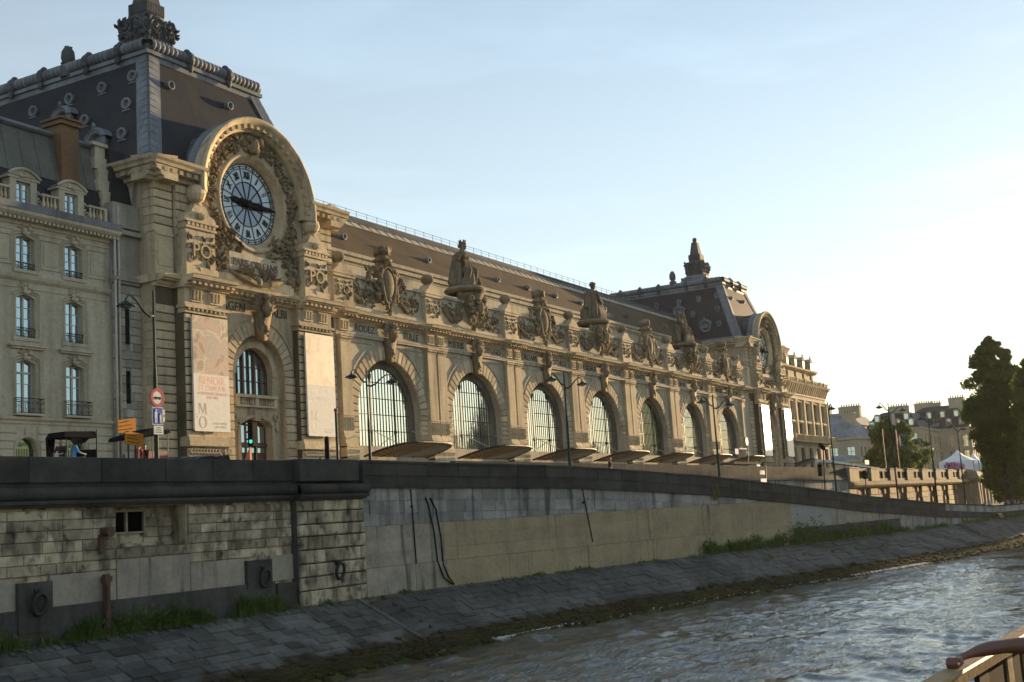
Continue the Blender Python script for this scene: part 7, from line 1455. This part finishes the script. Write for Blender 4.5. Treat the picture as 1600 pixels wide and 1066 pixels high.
# cars
def car(loc, rz, label, paint):
    t = thing('parked_car', label, 'car', loc, rz); b = lambda m, n, mt: m.build(n, mt, t, world=False)
    prof = [(-2.1, .35), (-2.15, .75), (-1.9, .92), (-1.1, 1.0), (-.6, 1.42), (.2, 1.5), (1.1, 1.42), (1.75, 1.0), (2.1, .9), (2.15, .5), (2.1, .3)]
    m = MB(); m.smooth = False; m.extr([(x, z) for x, z in prof], -.82, .82, 'y'); b(m, 'body', paint)
    m = MB(); m.extr([(-1.0, 1.02), (-.56, 1.36), (.2, 1.43), (1.05, 1.36), (1.6, 1.02)], -.84, .84, 'y'); b(m, 'windows', BLACK)
    for x in (-1.35, 1.35):
        for y in (-.78, .78): m = MB(); m.rev([(0, -.1), (.31, -.1), (.33, -.05), (.33, .1), (0, .1)], (x, y, .33), 16, 'y'); b(m, 'wheel', BLACK)
    for y in (-.6, .6): m = MB(); m.box(-2.16, -2.1, y-.18, y+.18, .68, .82); b(m, 'headlight', WHITE); m = MB(); m.box(2.1, 2.16, y-.18, y+.18, .75, .88); b(m, 'tail_light', RED)
    for s in (-1, 1): m = MB(); m.ball((-.75, s*.95, 1.05), (.1, .1, .08), 6, 4); b(m, 'mirror', paint)
    return t
NAVY = plain('blue_car_paint', (.02, .05, .09), .25, .3); CREDP = plain('red_car_paint', (.3, .02, .02), .3); CW = plain('white_van_paint', (.6, .6, .58), .35)
a = at(305, 712, 41.5); car((a.x, 41.5, SZ+.12), 0, 'dark blue car half hidden behind the quay parapet', NAVY); a = at(-6, 708, 41); car((a.x-1.6, 41, SZ), 0, 'red car just showing at the left picture edge', CREDP)
a = at(350, 708, 38.2); person('stand', (a.x, 38.2, SZ-.05), R(-60), 'person in a dark cap passing behind the parapet under the first banner', 'black', s=.97)
a = at(505, 712, 39); person('walk', (a.x, 39.2, SZ-.2), R(60), 'person in grey just showing behind the parapet by the bollard', 'grey', s=.95)
a = at(953, 722, 41); person('stand', (a.x, 41, SZ+.12), R(20), 'person in black standing at the parapet beneath the sixth canopy', 'black', s=1.12)
a = at(890, 722, 46); person('walk', (a.x, 46, SZ), R(90), 'person in navy walking before the fourth canopy', 'navy')
a = at(1058, 722, 44); person('walk', (a.x, 44, SZ), R(90), 'person in tan walking toward the museum doors', 'tan', s=1.08)
# kiosk-like shelter with pale poster before the far pavilion
a = at(1155, 722, 48); t = thing('bus_shelter', 'low shelter with dark roof and bright poster before the far pavilion', 'shelter', (a.x, 48, SZ)); m = MB(); m.hexa([(a.x-5, 47, 4.6), (a.x+5, 47, 4.6), (a.x+5, 49, 4.6), (a.x-5, 49, 4.6)], [(a.x-5.2, 46.8, 4.85), (a.x+5.2, 46.8, 4.85), (a.x+5.2, 49.2, 4.85), (a.x-5.2, 49.2, 4.85)]); m.build('roof', BACKM, t)
for x in (-4.5, 0, 4.5): m = MB(); m.tube([(a.x+x, 48.6, SZ), (a.x+x, 48.6, 4.6)], .08, 6); m.build('post', IRON, t)
m = MB(); m.box(a.x+3.3, a.x+4.6, 46.9, 47.0, SZ+.4, 4.55); m.build('poster', BW, t)
a = at(1172, 724, 44); person('stand', (a.x, 44, SZ+.1), 0, 'person in white beside the bright shelter poster', 'white'); a = at(1168, 724, 44.4); person('walk', (a.x-.6, 44.6, SZ+.1), 1.0, 'person in blue behind the person in white at the shelter', 'blue')
# far strollers and sitters on the terrace and the quay
for (px_, Y, tp, lab, k) in ((1455, 41, 'blue', 'person in a bright blue top leaning at the far balustrade', 'stand'), (1460, 41.4, 'purple', 'person in purple next to the bright blue top', 'stand'), (1467, 41, 'white', 'stroller in a white shirt on the far terrace right of the purple one', 'walk'), (1430, 42, 'red', 'person in red near the flagpoles on the far terrace', 'walk'), (1440, 41, 'tan', 'person in tan beneath the round tree', 'stand'), (1487, 42, 'grey', 'person in grey by the white tent', 'stand')):
    a = at(px_, 726, Y); person(k, (a.x*.86, Y*.99, SZ-.1), rng.uniform(-1, 1), lab, tp, s=1.05)
for (px_, tp, lab, k) in ((1517, 'tan', 'person in tan on the lower quay left of the turret', 'stand'), (1536, 'navy', 'person in navy with white hair standing below the turret', 'stand'), (1546, 'grey', 'person in grey next to the one in navy below the turret', 'stand'), (1571, 'black', 'person in black at the left of the row under the tree', 'stand'), (1575, 'grey', 'person in grey with white hat in the row under the tree', 'stand'), (1580, 'black', 'third person from the left in the row under the tree', 'stand'), (1586, 'purple', 'person in purple in the row under the tree', 'stand'), (1591, 'tan', 'last person at the right of the row under the tree', 'stand')):
    X_ = 156+rng.uniform(-1, 1); d = at(px_, 785, 1.0); yy = X_/d.x; person(k, (X_, yy, -3.36), rng.uniform(-1.5, 1.5), lab, tp, hair=1 if 'white' in lab else 0)
sp = bank(140.5, .0); person('sit', (140.5, sp.y+.15, sp.z-.42), R(20), 'person in a navy top sitting on the bank edge with legs down the slope', 'navy'); 
person('sit', (141.4, bank(141.4, 0).y+.1, sp.z-.42), R(-40), 'companion in tan leaning close to the sitter in navy', 'tan')
# ------------------------------------------------------------------ flags, tents, bubble
def flag(px_, py0, Y, zb, label, cols, w_, h_, dz=0):
    p = at(px_, py0, Y); t = thing('flag', label, 'flag', (p.x, Y, zb)); m = MB(); m.tube([(p.x, Y, zb), (p.x, Y, p.z)], .07, 6); m.build('pole', IRON, t)
    for i, c in enumerate(cols):
        m = MB(); n = 5
        for j in range(n):
            u0, u1 = (i+j/n)/len(cols), (i+(j+1)/n)/len(cols); f = lambda u: (p.x-w_*u*.8, Y-.2-w_*u*.4+.15*math.sin(7*u), p.z-.3-dz-u*h_*.55)
            a, b = f(u0), f(u1); m.quad(a, b, (b[0], b[1], b[2]-h_), (a[0], a[1], a[2]-h_))
        m.build('cloth', c, t)
    return t
flag(1387.5, 640, 45, SZ, 'grey and white flag hanging from a pole above the round tree', [CLO['grey'], CLO['white'], CLO['grey']], 4.2, 2.0); flag(1399, 672, 43, SZ, 'red and white flag on a thin pole before the round tree', [CLO['white'], CLO['red'], CLO['white']], 1.6, 1.7)
flag(1378, 670, 43, SZ, 'small red pennant on a bare pole left of the red and white flag', [CLO['red']], .8, .7)
TENT = plain('white_tent', (.7, .72, .74), .7)
for (px_, py_, Y, w_, lab) in ((1497, 718, 46, 7.0, 'large white peaked tent on the terrace left of the tall tree'), (1522, 722, 44, 4.5, 'smaller white tent touching the large one'), (1590, 738, 40, 6, 'white tent top right of the tall tree'), (1534, 724, 45, 4, 'third small white tent by the tree trunk')):
    a = at(px_, py_, Y); t = thing('tent', lab, 'tent', (a.x, Y, SZ)); ze = a.z; m = MB(); m.rev([(w_*.75, ze-.5), (w_*.6, ze-.2), (w_*.25, ze+.8), (.1, ze+2.0), (0, ze+2.2)], (a.x, Y, 0), 4, a0=PI/4, a1=PI/4+2*PI); m.build('roof', TENT, t); m = MB(); q_ = w_*.53
    for sx_ in (-1, 1):
        for sy_ in (-1, 1): m.tube([(a.x+sx_*q_, Y+sy_*q_, SZ), (a.x+sx_*q_, Y+sy_*q_, ze-.4)], .07, 5)
    m.build('leg', IRON, t); m = MB(); m.box(a.x-q_, a.x+q_, Y+q_-.05, Y+q_, SZ, ze-.4); m.box(a.x-q_, a.x-q_+.05, Y-q_, Y+q_, SZ+.8, ze-.4); m.build('side', TENT, t)
a, b = at(1300, 722, 47), at(1372, 732, 44); t = thing('awning', 'long white sloping awning on the terrace right of the hotel', 'awning', (a.x, 46, SZ)); m = MB(); m.hexa([(a.x, 47, a.z-.1), (b.x, 44, b.z-.1), (b.x, 46.5, b.z+.2), (a.x, 49.5, a.z+.2)], [(a.x, 47, a.z+.25), (b.x, 44, b.z+.15), (b.x, 46.5, b.z+.5), (a.x, 49.5, a.z+.6)]); m.build('cloth', TENT, t); m = MB()
for i in range(5): p = a.lerp(b, i/4); m.tube([(p.x, p.y, SZ), (p.x, p.y, p.z)], .07, 5)
m.build('leg', IRON, t)
bm2, n, b = newmat('soap_film'); L = n.links.new; tr = n.nodes.new('ShaderNodeBsdfTransparent'); gg = n.nodes.new('ShaderNodeBsdfGlossy'); gg.inputs['Roughness'].default_value = .05; gg.inputs['Color'].default_value = (.45, .55, .42, 1); ms = n.nodes.new('ShaderNodeMixShader'); lw = n.nodes.new('ShaderNodeLayerWeight'); lw.inputs['Blend'].default_value = .06; L(lw.outputs['Facing'], ms.inputs[0]); L(tr.outputs[0], ms.inputs[1]); L(gg.outputs[0], ms.inputs[2]); L(ms.outputs[0], n.nodes['Material Output'].inputs['Surface'])
a = at(1424, 693, 42); a = Vector((a.x*.8, a.y*.8, a.z*.8+.0)); m = MB(); m.smooth = True; m.ball(a, (1.4, 2.0, .95), 24, 14, Matrix.Rotation(R(35), 3, 'X')); props(m.build('soap_bubble', bm2), 'giant iridescent soap bubble drifting over the terrace by the round tree', 'bubble')
t = thing('flower_planter', 'terrace planter with pink blossom behind the far balustrade', 'planter', at(1492, 727, 40)); a = at(1492, 727, 40); m = MB(); m.box(a.x-6, a.x+6, 39.6, 40.5, SZ, a.z-1.0); m.build('box', BROWN, t); m = MB(); 
for i in range(260): m.ball((a.x+rng.uniform(-7, 7), 40+rng.uniform(-.7, .7), a.z-.6+rng.uniform(-.5, .9)), rng.uniform(.15, .35), 5, 4)
m.build('blossom', plain('pink_blossom', (.35, .16, .28), .8), t)
# ------------------------------------------------------------------ trees and weeds
LEAF = leafmat('leaves_dark', (.075, .118, .022), (.125, .165, .035), .55); LEAF2 = leafmat('leaves_lit', (.06, .10, .018), (.10, .13, .03)); BARK = plain('bark', (.07, .055, .04), .9); GRASSM = leafmat('grass_blades', (.06, .11, .02), (.10, .15, .035)); DRY = leafmat('dry_weed', (.22, .17, .06), (.16, .15, .05))
def leaf_mesh(name, pts, size, mat, seed):
    """one leaf sized quad per point, turned at random"""
    g = np.random.default_rng(seed); n = len(pts); a = g.normal(size=(n, 3)); a /= np.linalg.norm(a, axis=1)[:, None]; b = g.normal(size=(n, 3)); b -= (b*a).sum(1)[:, None]*a; b /= np.linalg.norm(b, axis=1)[:, None]; s = size*g.uniform(.6, 1.4, (n, 1)); v = np.stack([pts-a*s, pts+b*s*.55, pts+a*s, pts-b*s*.55], 1).reshape(-1, 3).astype(np.float32)
    me = bpy.data.meshes.new(name); me.vertices.add(4*n); me.vertices.foreach_set('co', v.reshape(-1)); me.loops.add(4*n); me.loops.foreach_set('vertex_index', np.arange(4*n, dtype=np.int32)); me.polygons.add(n); me.polygons.foreach_set('loop_start', np.arange(0, 4*n, 4, dtype=np.int32)); me.update(); me.validate(); me.materials.append(mat); return me
def tree(name, label, cat, loc, h, prof, n, size, mat, seed, trunk_h, tr=.35, clumps=90, lean=0, group=None, kind=None):
    """prof(t)-> crown radius at height fraction t; leaves gathered in clumps along limbs"""
    g = np.random.default_rng(seed); t = thing(name, label, cat, loc, group=group); x, y, z = loc
    m = MB(); m.smooth = True; m.tube([(x, y, z), (x+.1, y, z+trunk_h*.5), (x+lean*.3, y+.1, z+trunk_h), (x+lean, y, z+h*.8)], [tr, tr*.8, tr*.65, .05], 8); tk = m.build('trunk', BARK, t)
    C = []; lim = MB()
    for i in range(clumps):
        f = g.uniform(0, 1)**.9; zz = trunk_h*.6+(h-trunk_h*.6)*f; r = prof(f)*math.sqrt(g.uniform(.12, 1)); a = g.uniform(0, 2*PI); c = np.array([x+lean*f+r*math.cos(a), y+r*math.sin(a), z+zz]); C.append((c, max(.35, prof(f)*.30*g.uniform(.6, 1.3))))
        if i < 26: lim.tube([(x+lean*f*.7, y, z+zz*.72), tuple((c+np.array([x+lean*f, y, z+zz*.85]))/2), tuple(c)], [tr*.25, tr*.14, .02], 5)
    lim.build('limb', BARK, t)
    per = n//clumps; P = []
    for c, r in C:
        q = g.normal(size=(per, 3)); q /= np.linalg.norm(q, axis=1)[:, None]; q *= (g.uniform(.05, 1, (per, 1))**.5)*r*np.array([1, 1, .85]); P.append(c+q)
    P = np.concatenate(P); inst('crown', leaf_mesh('crown', P, size, mat, seed+1), t); return t
pop = lambda f: 3.6*(1-f)**.55*(1.0 if f > .18 else .55+.45*f/.18)+.35
tree('poplar_tree', 'tall dark narrow tree on the lower quay, rising at the right', 'tree', (176, 22.2, -3.3), 23.2, lambda f: float(np.interp(f, [0, .12, .3, .55, .75, .9, 1], [.6, 2.6, 3.9, 4.3, 3.3, 2.0, .4])), 80000, .2, LEAF, 3, 7.8, .5, 230, lean=-1.0)
tree('bushy_tree', 'lower bushy tree behind the tall one at the right edge', 'tree', (186, 18.6, -3.3), 11.5, lambda f: 3.4*math.sin(PI*min(1, f*.85+.15))**.7+.3, 20000, .2, LEAF2, 5, 3.0, .3, 70)
def ivy(loc, h, r, n, seed, label):
    g = np.random.default_rng(seed); t = thing('climbing_shrub', label, 'shrub', loc); zz = g.uniform(0, h, n); a = g.uniform(0, 2*PI, n); rr = r*(.4+.6*np.sin(zz*2.3+seed)**2)*np.sqrt(g.uniform(.1, 1, n)); P = np.stack([loc[0]+rr*np.cos(a), loc[1]+rr*np.sin(a), loc[2]+zz], 1); inst('crown', leaf_mesh('crown', P, .17, LEAF2, seed), t); m = MB(); m.tube([loc, (loc[0], loc[1], loc[2]+h*.9)], .08, 5); m.build('stem', BARK, t)
ivy((172, 20.9, -3.3), 6.5, .9, 2600, 8, 'sunlit leafy shoots hanging round the foot of the tall tree')
a = at(1388, 690, 44); tree('round_tree', 'round clipped green tree on the terrace before the far houses', 'tree', (250, 52, SZ), 12.3, lambda f: 5.0*math.sin(PI*min(1, f*.8+.2))**.65*(.85+.25*math.sin(f*9))+.4, 42000, .26, LEAF, 9, 3.0, .35, 120)
for i, (x, y, h) in enumerate(((262, 49.5, 8.5), (283, 58, 8), (296, 62, 9))): tree('small_tree', ['small dark tree touching the right side of the round tree', 'small tree behind the flags on the far terrace', 'small tree in front of the ochre house'][i], 'tree', (x, y, SZ), h, lambda f: 3.2*math.sin(PI*min(1, f*.85+.15))**.7+.3, 7000, .28, LEAF, 30+i, 2.5, .22, 40)
# unseen trees added to keep the sun off the quay walls
for i, (x, y, h, r_, lab) in enumerate(((166, 15.0, 20.0, 3.9, 'leafy quayside tree just past the right picture edge'), (171.5, 13.6, 20.6, 4.2, 'second quayside tree past the right picture edge'), (205, 25.2, 15.5, 3.6, 'leafy quayside tree hidden behind the tall dark one'))): tree('shading_tree', lab, 'tree', (x, y, -3.3), h, lambda f: r_*math.sin(PI*min(1, f*.8+.2))**.5+.4, 26000, .34, LEAF, 50+i, 2.5, .35, 160)
def grass_patch(name, label, pts, hlo, hhi, mat, seed, kind='stuff', cat='grass'):
    g = np.random.default_rng(seed); P = np.array(pts); n = len(P); h = g.uniform(hlo, hhi, n)*g.uniform(.35, 1.2, n)*(.55+.45*np.sin(P[:, 0]*2.3)*np.sin(P[:, 0]*.9+1)+.25*np.sin(P[:, 0]*6.1)); a = g.uniform(0, 2*PI, n); w_ = g.uniform(.012, .04, n); be = g.uniform(.1, .6, n)*h; dx, dy = np.cos(a), np.sin(a); V = np.zeros((n, 5, 3), np.float32)
    V[:, 0] = P+np.stack([-dy*w_, dx*w_, 0*h], 1); V[:, 1] = P+np.stack([dy*w_, -dx*w_, 0*h], 1); mid = P+np.stack([dx*be*.35, dy*be*.35, h*.6], 1); V[:, 2] = mid+np.stack([dy*w_*.8, -dx*w_*.8, 0*h], 1); V[:, 3] = mid-np.stack([dy*w_*.8, -dx*w_*.8, 0*h], 1); V[:, 4] = P+np.stack([dx*be, dy*be, h], 1)
    fs = [f_ for i in range(n) for f_ in ((5*i, 5*i+1, 5*i+2, 5*i+3), (5*i+3, 5*i+2, 5*i+4))]; me = bpy.data.meshes.new(name); me.from_pydata(V.reshape(-1, 3).tolist(), [], fs); me.materials.append(mat); o = bpy.data.objects.new(name, me); COL.objects.link(o); return props(o, label, cat, kind=kind)
def along(x0, x1, n, o0, o1, seed, clump=0):
    q = random.Random(seed); out_ = []; cs = [q.uniform(x0, x1) for _ in range(max(1, clump))]
    for i in range(n): x = (q.choice(cs)+q.gauss(0, .35)) if clump else q.uniform(x0, x1); p = wallp(x, q.uniform(o0, o1), -3.42); out_.append(tuple(p))
    return out_
grass_patch('grass', 'green weeds growing along the foot of the left quay wall', along(26, 38.5, 9000, -.05, .5, 1, 26), .35, .95, GRASSM, 1)
def bush(name, label, cen_, n, size, mat, seed):
    g = np.random.default_rng(seed); P = np.concatenate([np.array(c)+g.normal(size=(n, 3))*np.array([r, r*.5, r*.6])+np.array([0, 0, r*.8]) for c, r in cen_]); o = bpy.data.objects.new(name, leaf_mesh(name, P, size, mat, seed)); COL.objects.link(o); return props(o, label, 'weeds', kind='stuff')
bush('weeds', 'leafy green weeds massed at the foot of the left quay wall', [((x_, 35.75, -3.42), r_) for x_, r_ in ((27.2, .3), (28.6, .22), (31.9, .3), (33.4, .42), (34.4, .5), (35.3, .4), (36.4, .36), (37.4, .3), (41.2, .4), (41.7, .34))], 420, .07, GRASSM, 61)
bush('weeds', 'shrubby weeds along the foot of the ramp wall', [(tuple(wallp(x_, .35, -3.4)), r_) for x_, r_ in ((82, .5), (84.5, .35), (88, .5), (91, .45), (93.5, .8), (95, .9), (96.5, .7), (99, .5), (102, .55), (105, .45), (108, .4))], 420, .10, GRASSM, 62)
grass_patch('grass', 'tuft of tall grass under the square mooring plate', along(40.2, 42.6, 1800, -.05, .45, 2, 5), .5, 1.2, GRASSM, 2)
grass_patch('grass', 'sparse grass at the top edge of the sloping bank', along(43, 80, 2600, -.05, .5, 3, 22), .12, .35, GRASSM, 3); grass_patch('grass', 'long band of grass and shrubs along the ramp wall foot', along(80.5, 112, 13000, 0, .7, 4, 46), .35, 1.15, GRASSM, 4); grass_patch('grass', 'sunlit tufts on the far edge of the bank', along(112, 150, 4000, -.3, .5, 5, 34), .2, .6, LEAF2, 5)
pts = []; q = random.Random(6)
for k in range(26): 
    x, s = q.uniform(84, 112), q.uniform(.03, .35); c = bank(x, s)
    for i in range(30): pts.append((c.x+q.gauss(0, .12), c.y+q.gauss(0, .1), c.z))
grass_patch('grass', 'little weeds sprouting between the bank stones', pts, .15, .4, DRY, 6)
pts = []; c = wallp(83.4, .45, .85)
for i in range(260): pts.append((c.x+q.gauss(0, .16), c.y+q.gauss(0, .08), c.z-abs(q.gauss(0, .25))))
o = grass_patch('weed', 'yellow dry weed growing out of the ramp parapet', pts, .5, 1.5, DRY, 7, kind=None, cat='weed')
# ------------------------------------------------------------------ the boat rail and the resting arm
WOOD = stone('varnished_rail_wood', (.36, .24, .11), (.28, .18, .085), dirt=(.12, .07, .03), streak=.4, rnd=.1, big=1.5, fine=14, bump=.15, rough=.55, zs=6); DARKP = plain('dark_boat_panel', (.035, .022, .018), .7, 0, .04)
zr = -1.0
def onz(px_, py_, z): d = fw*F+rt*(px_-800)+up*(533-py_); return d*(z/d.z)
A_, B_ = onz(1470, 1046.6, zr), onz(1592, 980, zr); C_, D_ = onz(1480, 1066, zr), onz(1600, 991, zr)
ax = (B_-A_); ax.z = 0; ax.normalize(); inn = Vector((ax.y, -ax.x, 0)); wd = max(.10, min(.24, ((C_-A_).dot(inn)+(D_-A_).dot(inn))/2)); o0 = A_-ax*6; LEN = 20
BOAT = thing('boat_railing', 'varnished wooden boat handrail with dark posts and mesh panels, bottom right corner', 'railing', (o0.x, o0.y, -2.0))
def rp_(u, v, z): p = o0+ax*u+inn*v; return (p.x, p.y, z)
for (u0, u1) in ((0, 7.93), (7.95, 20)):
    m = MB(); m.hexa([rp_(u0, .012, zr-.075), rp_(u1, .012, zr-.075), rp_(u1, wd-.012, zr-.075), rp_(u0, wd-.012, zr-.075)], [rp_(u0, 0, zr-.012), rp_(u1, 0, zr-.012), rp_(u1, wd, zr-.012), rp_(u0, wd, zr-.012)]); m.hexa([rp_(u0, 0, zr-.012), rp_(u1, 0, zr-.012), rp_(u1, wd, zr-.012), rp_(u0, wd, zr-.012)], [rp_(u0, .012, zr), rp_(u1, .012, zr), rp_(u1, wd-.012, zr), rp_(u0, wd-.012, zr)]); m.build('handrail', WOOD, BOAT)
for i in (0, 1, 2, 3, 9, 10, 11):
    u = .55+i*1.45; m = MB(); m.hexa([rp_(u-.05, .05, -2.05), rp_(u+.05, .05, -2.05), rp_(u+.05, wd-.05, -2.05), rp_(u-.05, wd-.05, -2.05)], [rp_(u-.05, .05, zr-.075), rp_(u+.05, .05, zr-.075), rp_(u+.05, wd-.05, zr-.075), rp_(u-.05, wd-.05, zr-.075)]); m.build('rail_post', DARKP, BOAT)
def upx(px_): p = onz(px_, 1066-(px_-1480)*.625, zr); return (p-o0).dot(ax)
SPK = plain('speckled_panel', (.03, .02, .017), .8, 0, .02)
for (pa, pb, mt, nm) in ((1541, 1554, DARKP, 'rail_post'), (1556, 1580, SPK, 'mesh_panel'), (1581, 1588, WOOD, 'rail_batten'), (1590, 1603, SPK, 'mesh_panel'), (1604, 1611, WOOD, 'rail_batten'), (1613, 1640, SPK, 'mesh_panel')):
    u0, u1 = upx(pa), upx(pb); v0, v1 = (.05, wd-.05) if mt is not SPK else (wd*.45, wd*.55); m = MB(); m.hexa([rp_(u0, v0, -2.05), rp_(u1, v0, -2.05), rp_(u1, v1, -2.05), rp_(u0, v1, -2.05)], [rp_(u0, v0, zr-.075), rp_(u1, v0, zr-.075), rp_(u1, v1, zr-.075), rp_(u0, v1, zr-.075)]); pn = m.build(nm, mt, BOAT)
m = MB(); m.hexa([rp_(-2, -.1, -2.25), rp_(22, -.1, -2.25), rp_(22, 5, -2.25), rp_(-2, 5, -2.25)], [rp_(-2, -.1, -2.05), rp_(22, -.1, -2.05), rp_(22, 5, -2.05), rp_(-2, 5, -2.05)]); m.build('deck_edge', DARKP, BOAT)
m = MB(); m.hexa([rp_(-2, -.05, -5.6), rp_(22, -.05, -5.6), rp_(22, 5, -5.6), rp_(-2, 5, -5.6)], [rp_(-2, -.1, -2.25), rp_(22, -.1, -2.25), rp_(22, 5, -2.25), rp_(-2, 5, -2.25)]); m.build('hull', WPNT, BOAT)
# the passenger whose bare arm lies on the rail
H0 = onz(1500, 1030, zr+.05); E0 = onz(1568, 1026, zr+.09); uh = (H0-o0).dot(ax); ue = (E0-o0).dot(ax)
def V3(u, v, z): return Vector(rp_(u, v, z))
hand_u = uh; wrist = V3(uh+.085, wd*.5, zr+.042); fist = V3(uh+.0, wd*.42, zr+.036)
mb = MB(); mb.smooth = True; elbow = V3(uh+.36, wd+.06, zr+.075); shoulder = V3(uh+.62, wd+.28, zr+.05)
bz_ = lambda t: wrist*(1-t)**3+(wrist.lerp(elbow, .75)+Vector((0, 0, .012)))*3*t*(1-t)**2+(elbow.lerp(shoulder, .25)+Vector((0, 0, .012)))*3*t*t*(1-t)+shoulder*t**3
mb.tube([bz_(i/16) for i in range(17)], [.0215, .0215, .023, .027, .032, .037, .040, .042, .042, .041, .041, .043, .046, .049, .052, .056, .06], 12); mb.ball(wrist, .0225, 10, 6); mb.ball(shoulder, .06, 10, 6)
# closed hand: broad palm, four fingers curled down over the outer edge, thumb tucked along the side
hs = .84; dirh = (fist-wrist).normalized(); side = Vector((0, 0, 1)).cross(dirh).normalized(); dn = Vector((0, 0, -1))
for k in range(4): base = wrist+side*(-.012+.008*k)*hs; capsule(mb, base, fist+(side*(-.030+.020*k)+Vector((0, 0, .012)))*hs, .019*hs, .0165*hs, 10)
for i in range(4):
    kn = fist+(dirh*.012+side*(-.033+.0215*i)+Vector((0, 0, .016-.003*abs(i-1.4))))*hs; L_ = [.036, .043, .041, .032][i]*hs
    k1 = kn+dirh*L_*.55+dn*L_*.62; k2 = k1+(dn*.026-dirh*.012)*hs; k3 = k2+(dn*.004-dirh*.022)*hs
    mb.ball(kn, .0124*hs, 8, 6); capsule(mb, kn, k1, .0108*hs, .0100*hs, 8); capsule(mb, k1, k2, .0098*hs, .0088*hs, 8); capsule(mb, k2, k3, .0086*hs, .0076*hs, 8)
tb = wrist+(dirh*.04+side*.036+dn*.004)*hs; t1 = tb+(dirh*.036+side*.014+dn*.012)*hs; t2 = t1+(dirh*.032-side*.004+dn*.010)*hs; capsule(mb, wrist+side*.008, tb, .019*hs, .016*hs, 8); capsule(mb, tb, t1, .0145*hs, .0115*hs, 8); capsule(mb, t1, t2, .0112*hs, .0092*hs, 8)
# rest of the standing body, outside the frame
hips = V3(uh+1.05, wd+.45, -1.1); chest = V3(uh+.85, wd+.42, zr+.12); neck = chest+Vector((0, 0, .22)); head = neck+Vector((0, 0, .14))
capsule(mb, hips, chest, .15, .16, 10); capsule(mb, chest, shoulder, .1, .065, 10); capsule(mb, chest, neck, .09, .06, 10); mb.ball(head, (.09, .1, .12), 10, 8)
sh2 = chest+ax*.22+inn*.1; capsule(mb, chest, sh2, .1, .06, 10); capsule(mb, sh2, sh2+Vector((.05, -.1, -.3)), .055, .045, 10); capsule(mb, sh2+Vector((.05, -.1, -.3)), sh2+Vector((-.05, -.15, -.52)), .045, .035, 10)
for s in (-1, 1): hp = hips+inn*.09*s; capsule(mb, hp, hp+Vector((0, 0, -.45)), .09, .065, 10); capsule(mb, hp+Vector((0, 0, -.45)), hp+Vector((0, 0, -.88)), .065, .045, 10); capsule(mb, hp+Vector((0, 0, -.9)), hp+Vector((-.16, 0, -.91)), .04, .035, 8)
SK = plain('tanned_skin', (.14, .062, .040), .55); me = remeshed(mb, 'person', [SK, CLO['black']], .0055, 1)
mi = [1 if ((p.center-chest).length < .26 or (p.center.z < chest.z+.02 and (p.center-V3(uh+.85, wd+.42, p.center.z)).length < .4 and p.center.z < zr-.02 and (p.center-elbow).length > .2 and (p.center-shoulder).length > .13)) else 0 for p in me.polygons]; me.polygons.foreach_set('material_index', mi)
o = bpy.data.objects.new('person', me); COL.objects.link(o); props(o, 'person with a bare tanned arm and closed hand resting on the boat handrail', 'person')
# ------------------------------------------------------------------ evening air
hm = bpy.data.materials.new('air'); hm.use_nodes = True; n = hm.node_tree; n.nodes.clear(); o_ = n.nodes.new('ShaderNodeOutputMaterial'); pv = n.nodes.new('ShaderNodeVolumePrincipled'); pv.inputs['Density'].default_value = .00004; pv.inputs['Color'].default_value = (.95, .94, .91, 1); pv.inputs['Anisotropy'].default_value = .5; n.links.new(pv.outputs[0], o_.inputs['Volume'])
m = MB(); m.box(-4600, 4600, -4600, 4600, -8.2, 60); props(m.build('haze', hm), kind='stuff')
S.cycles.volume_bounces = 0
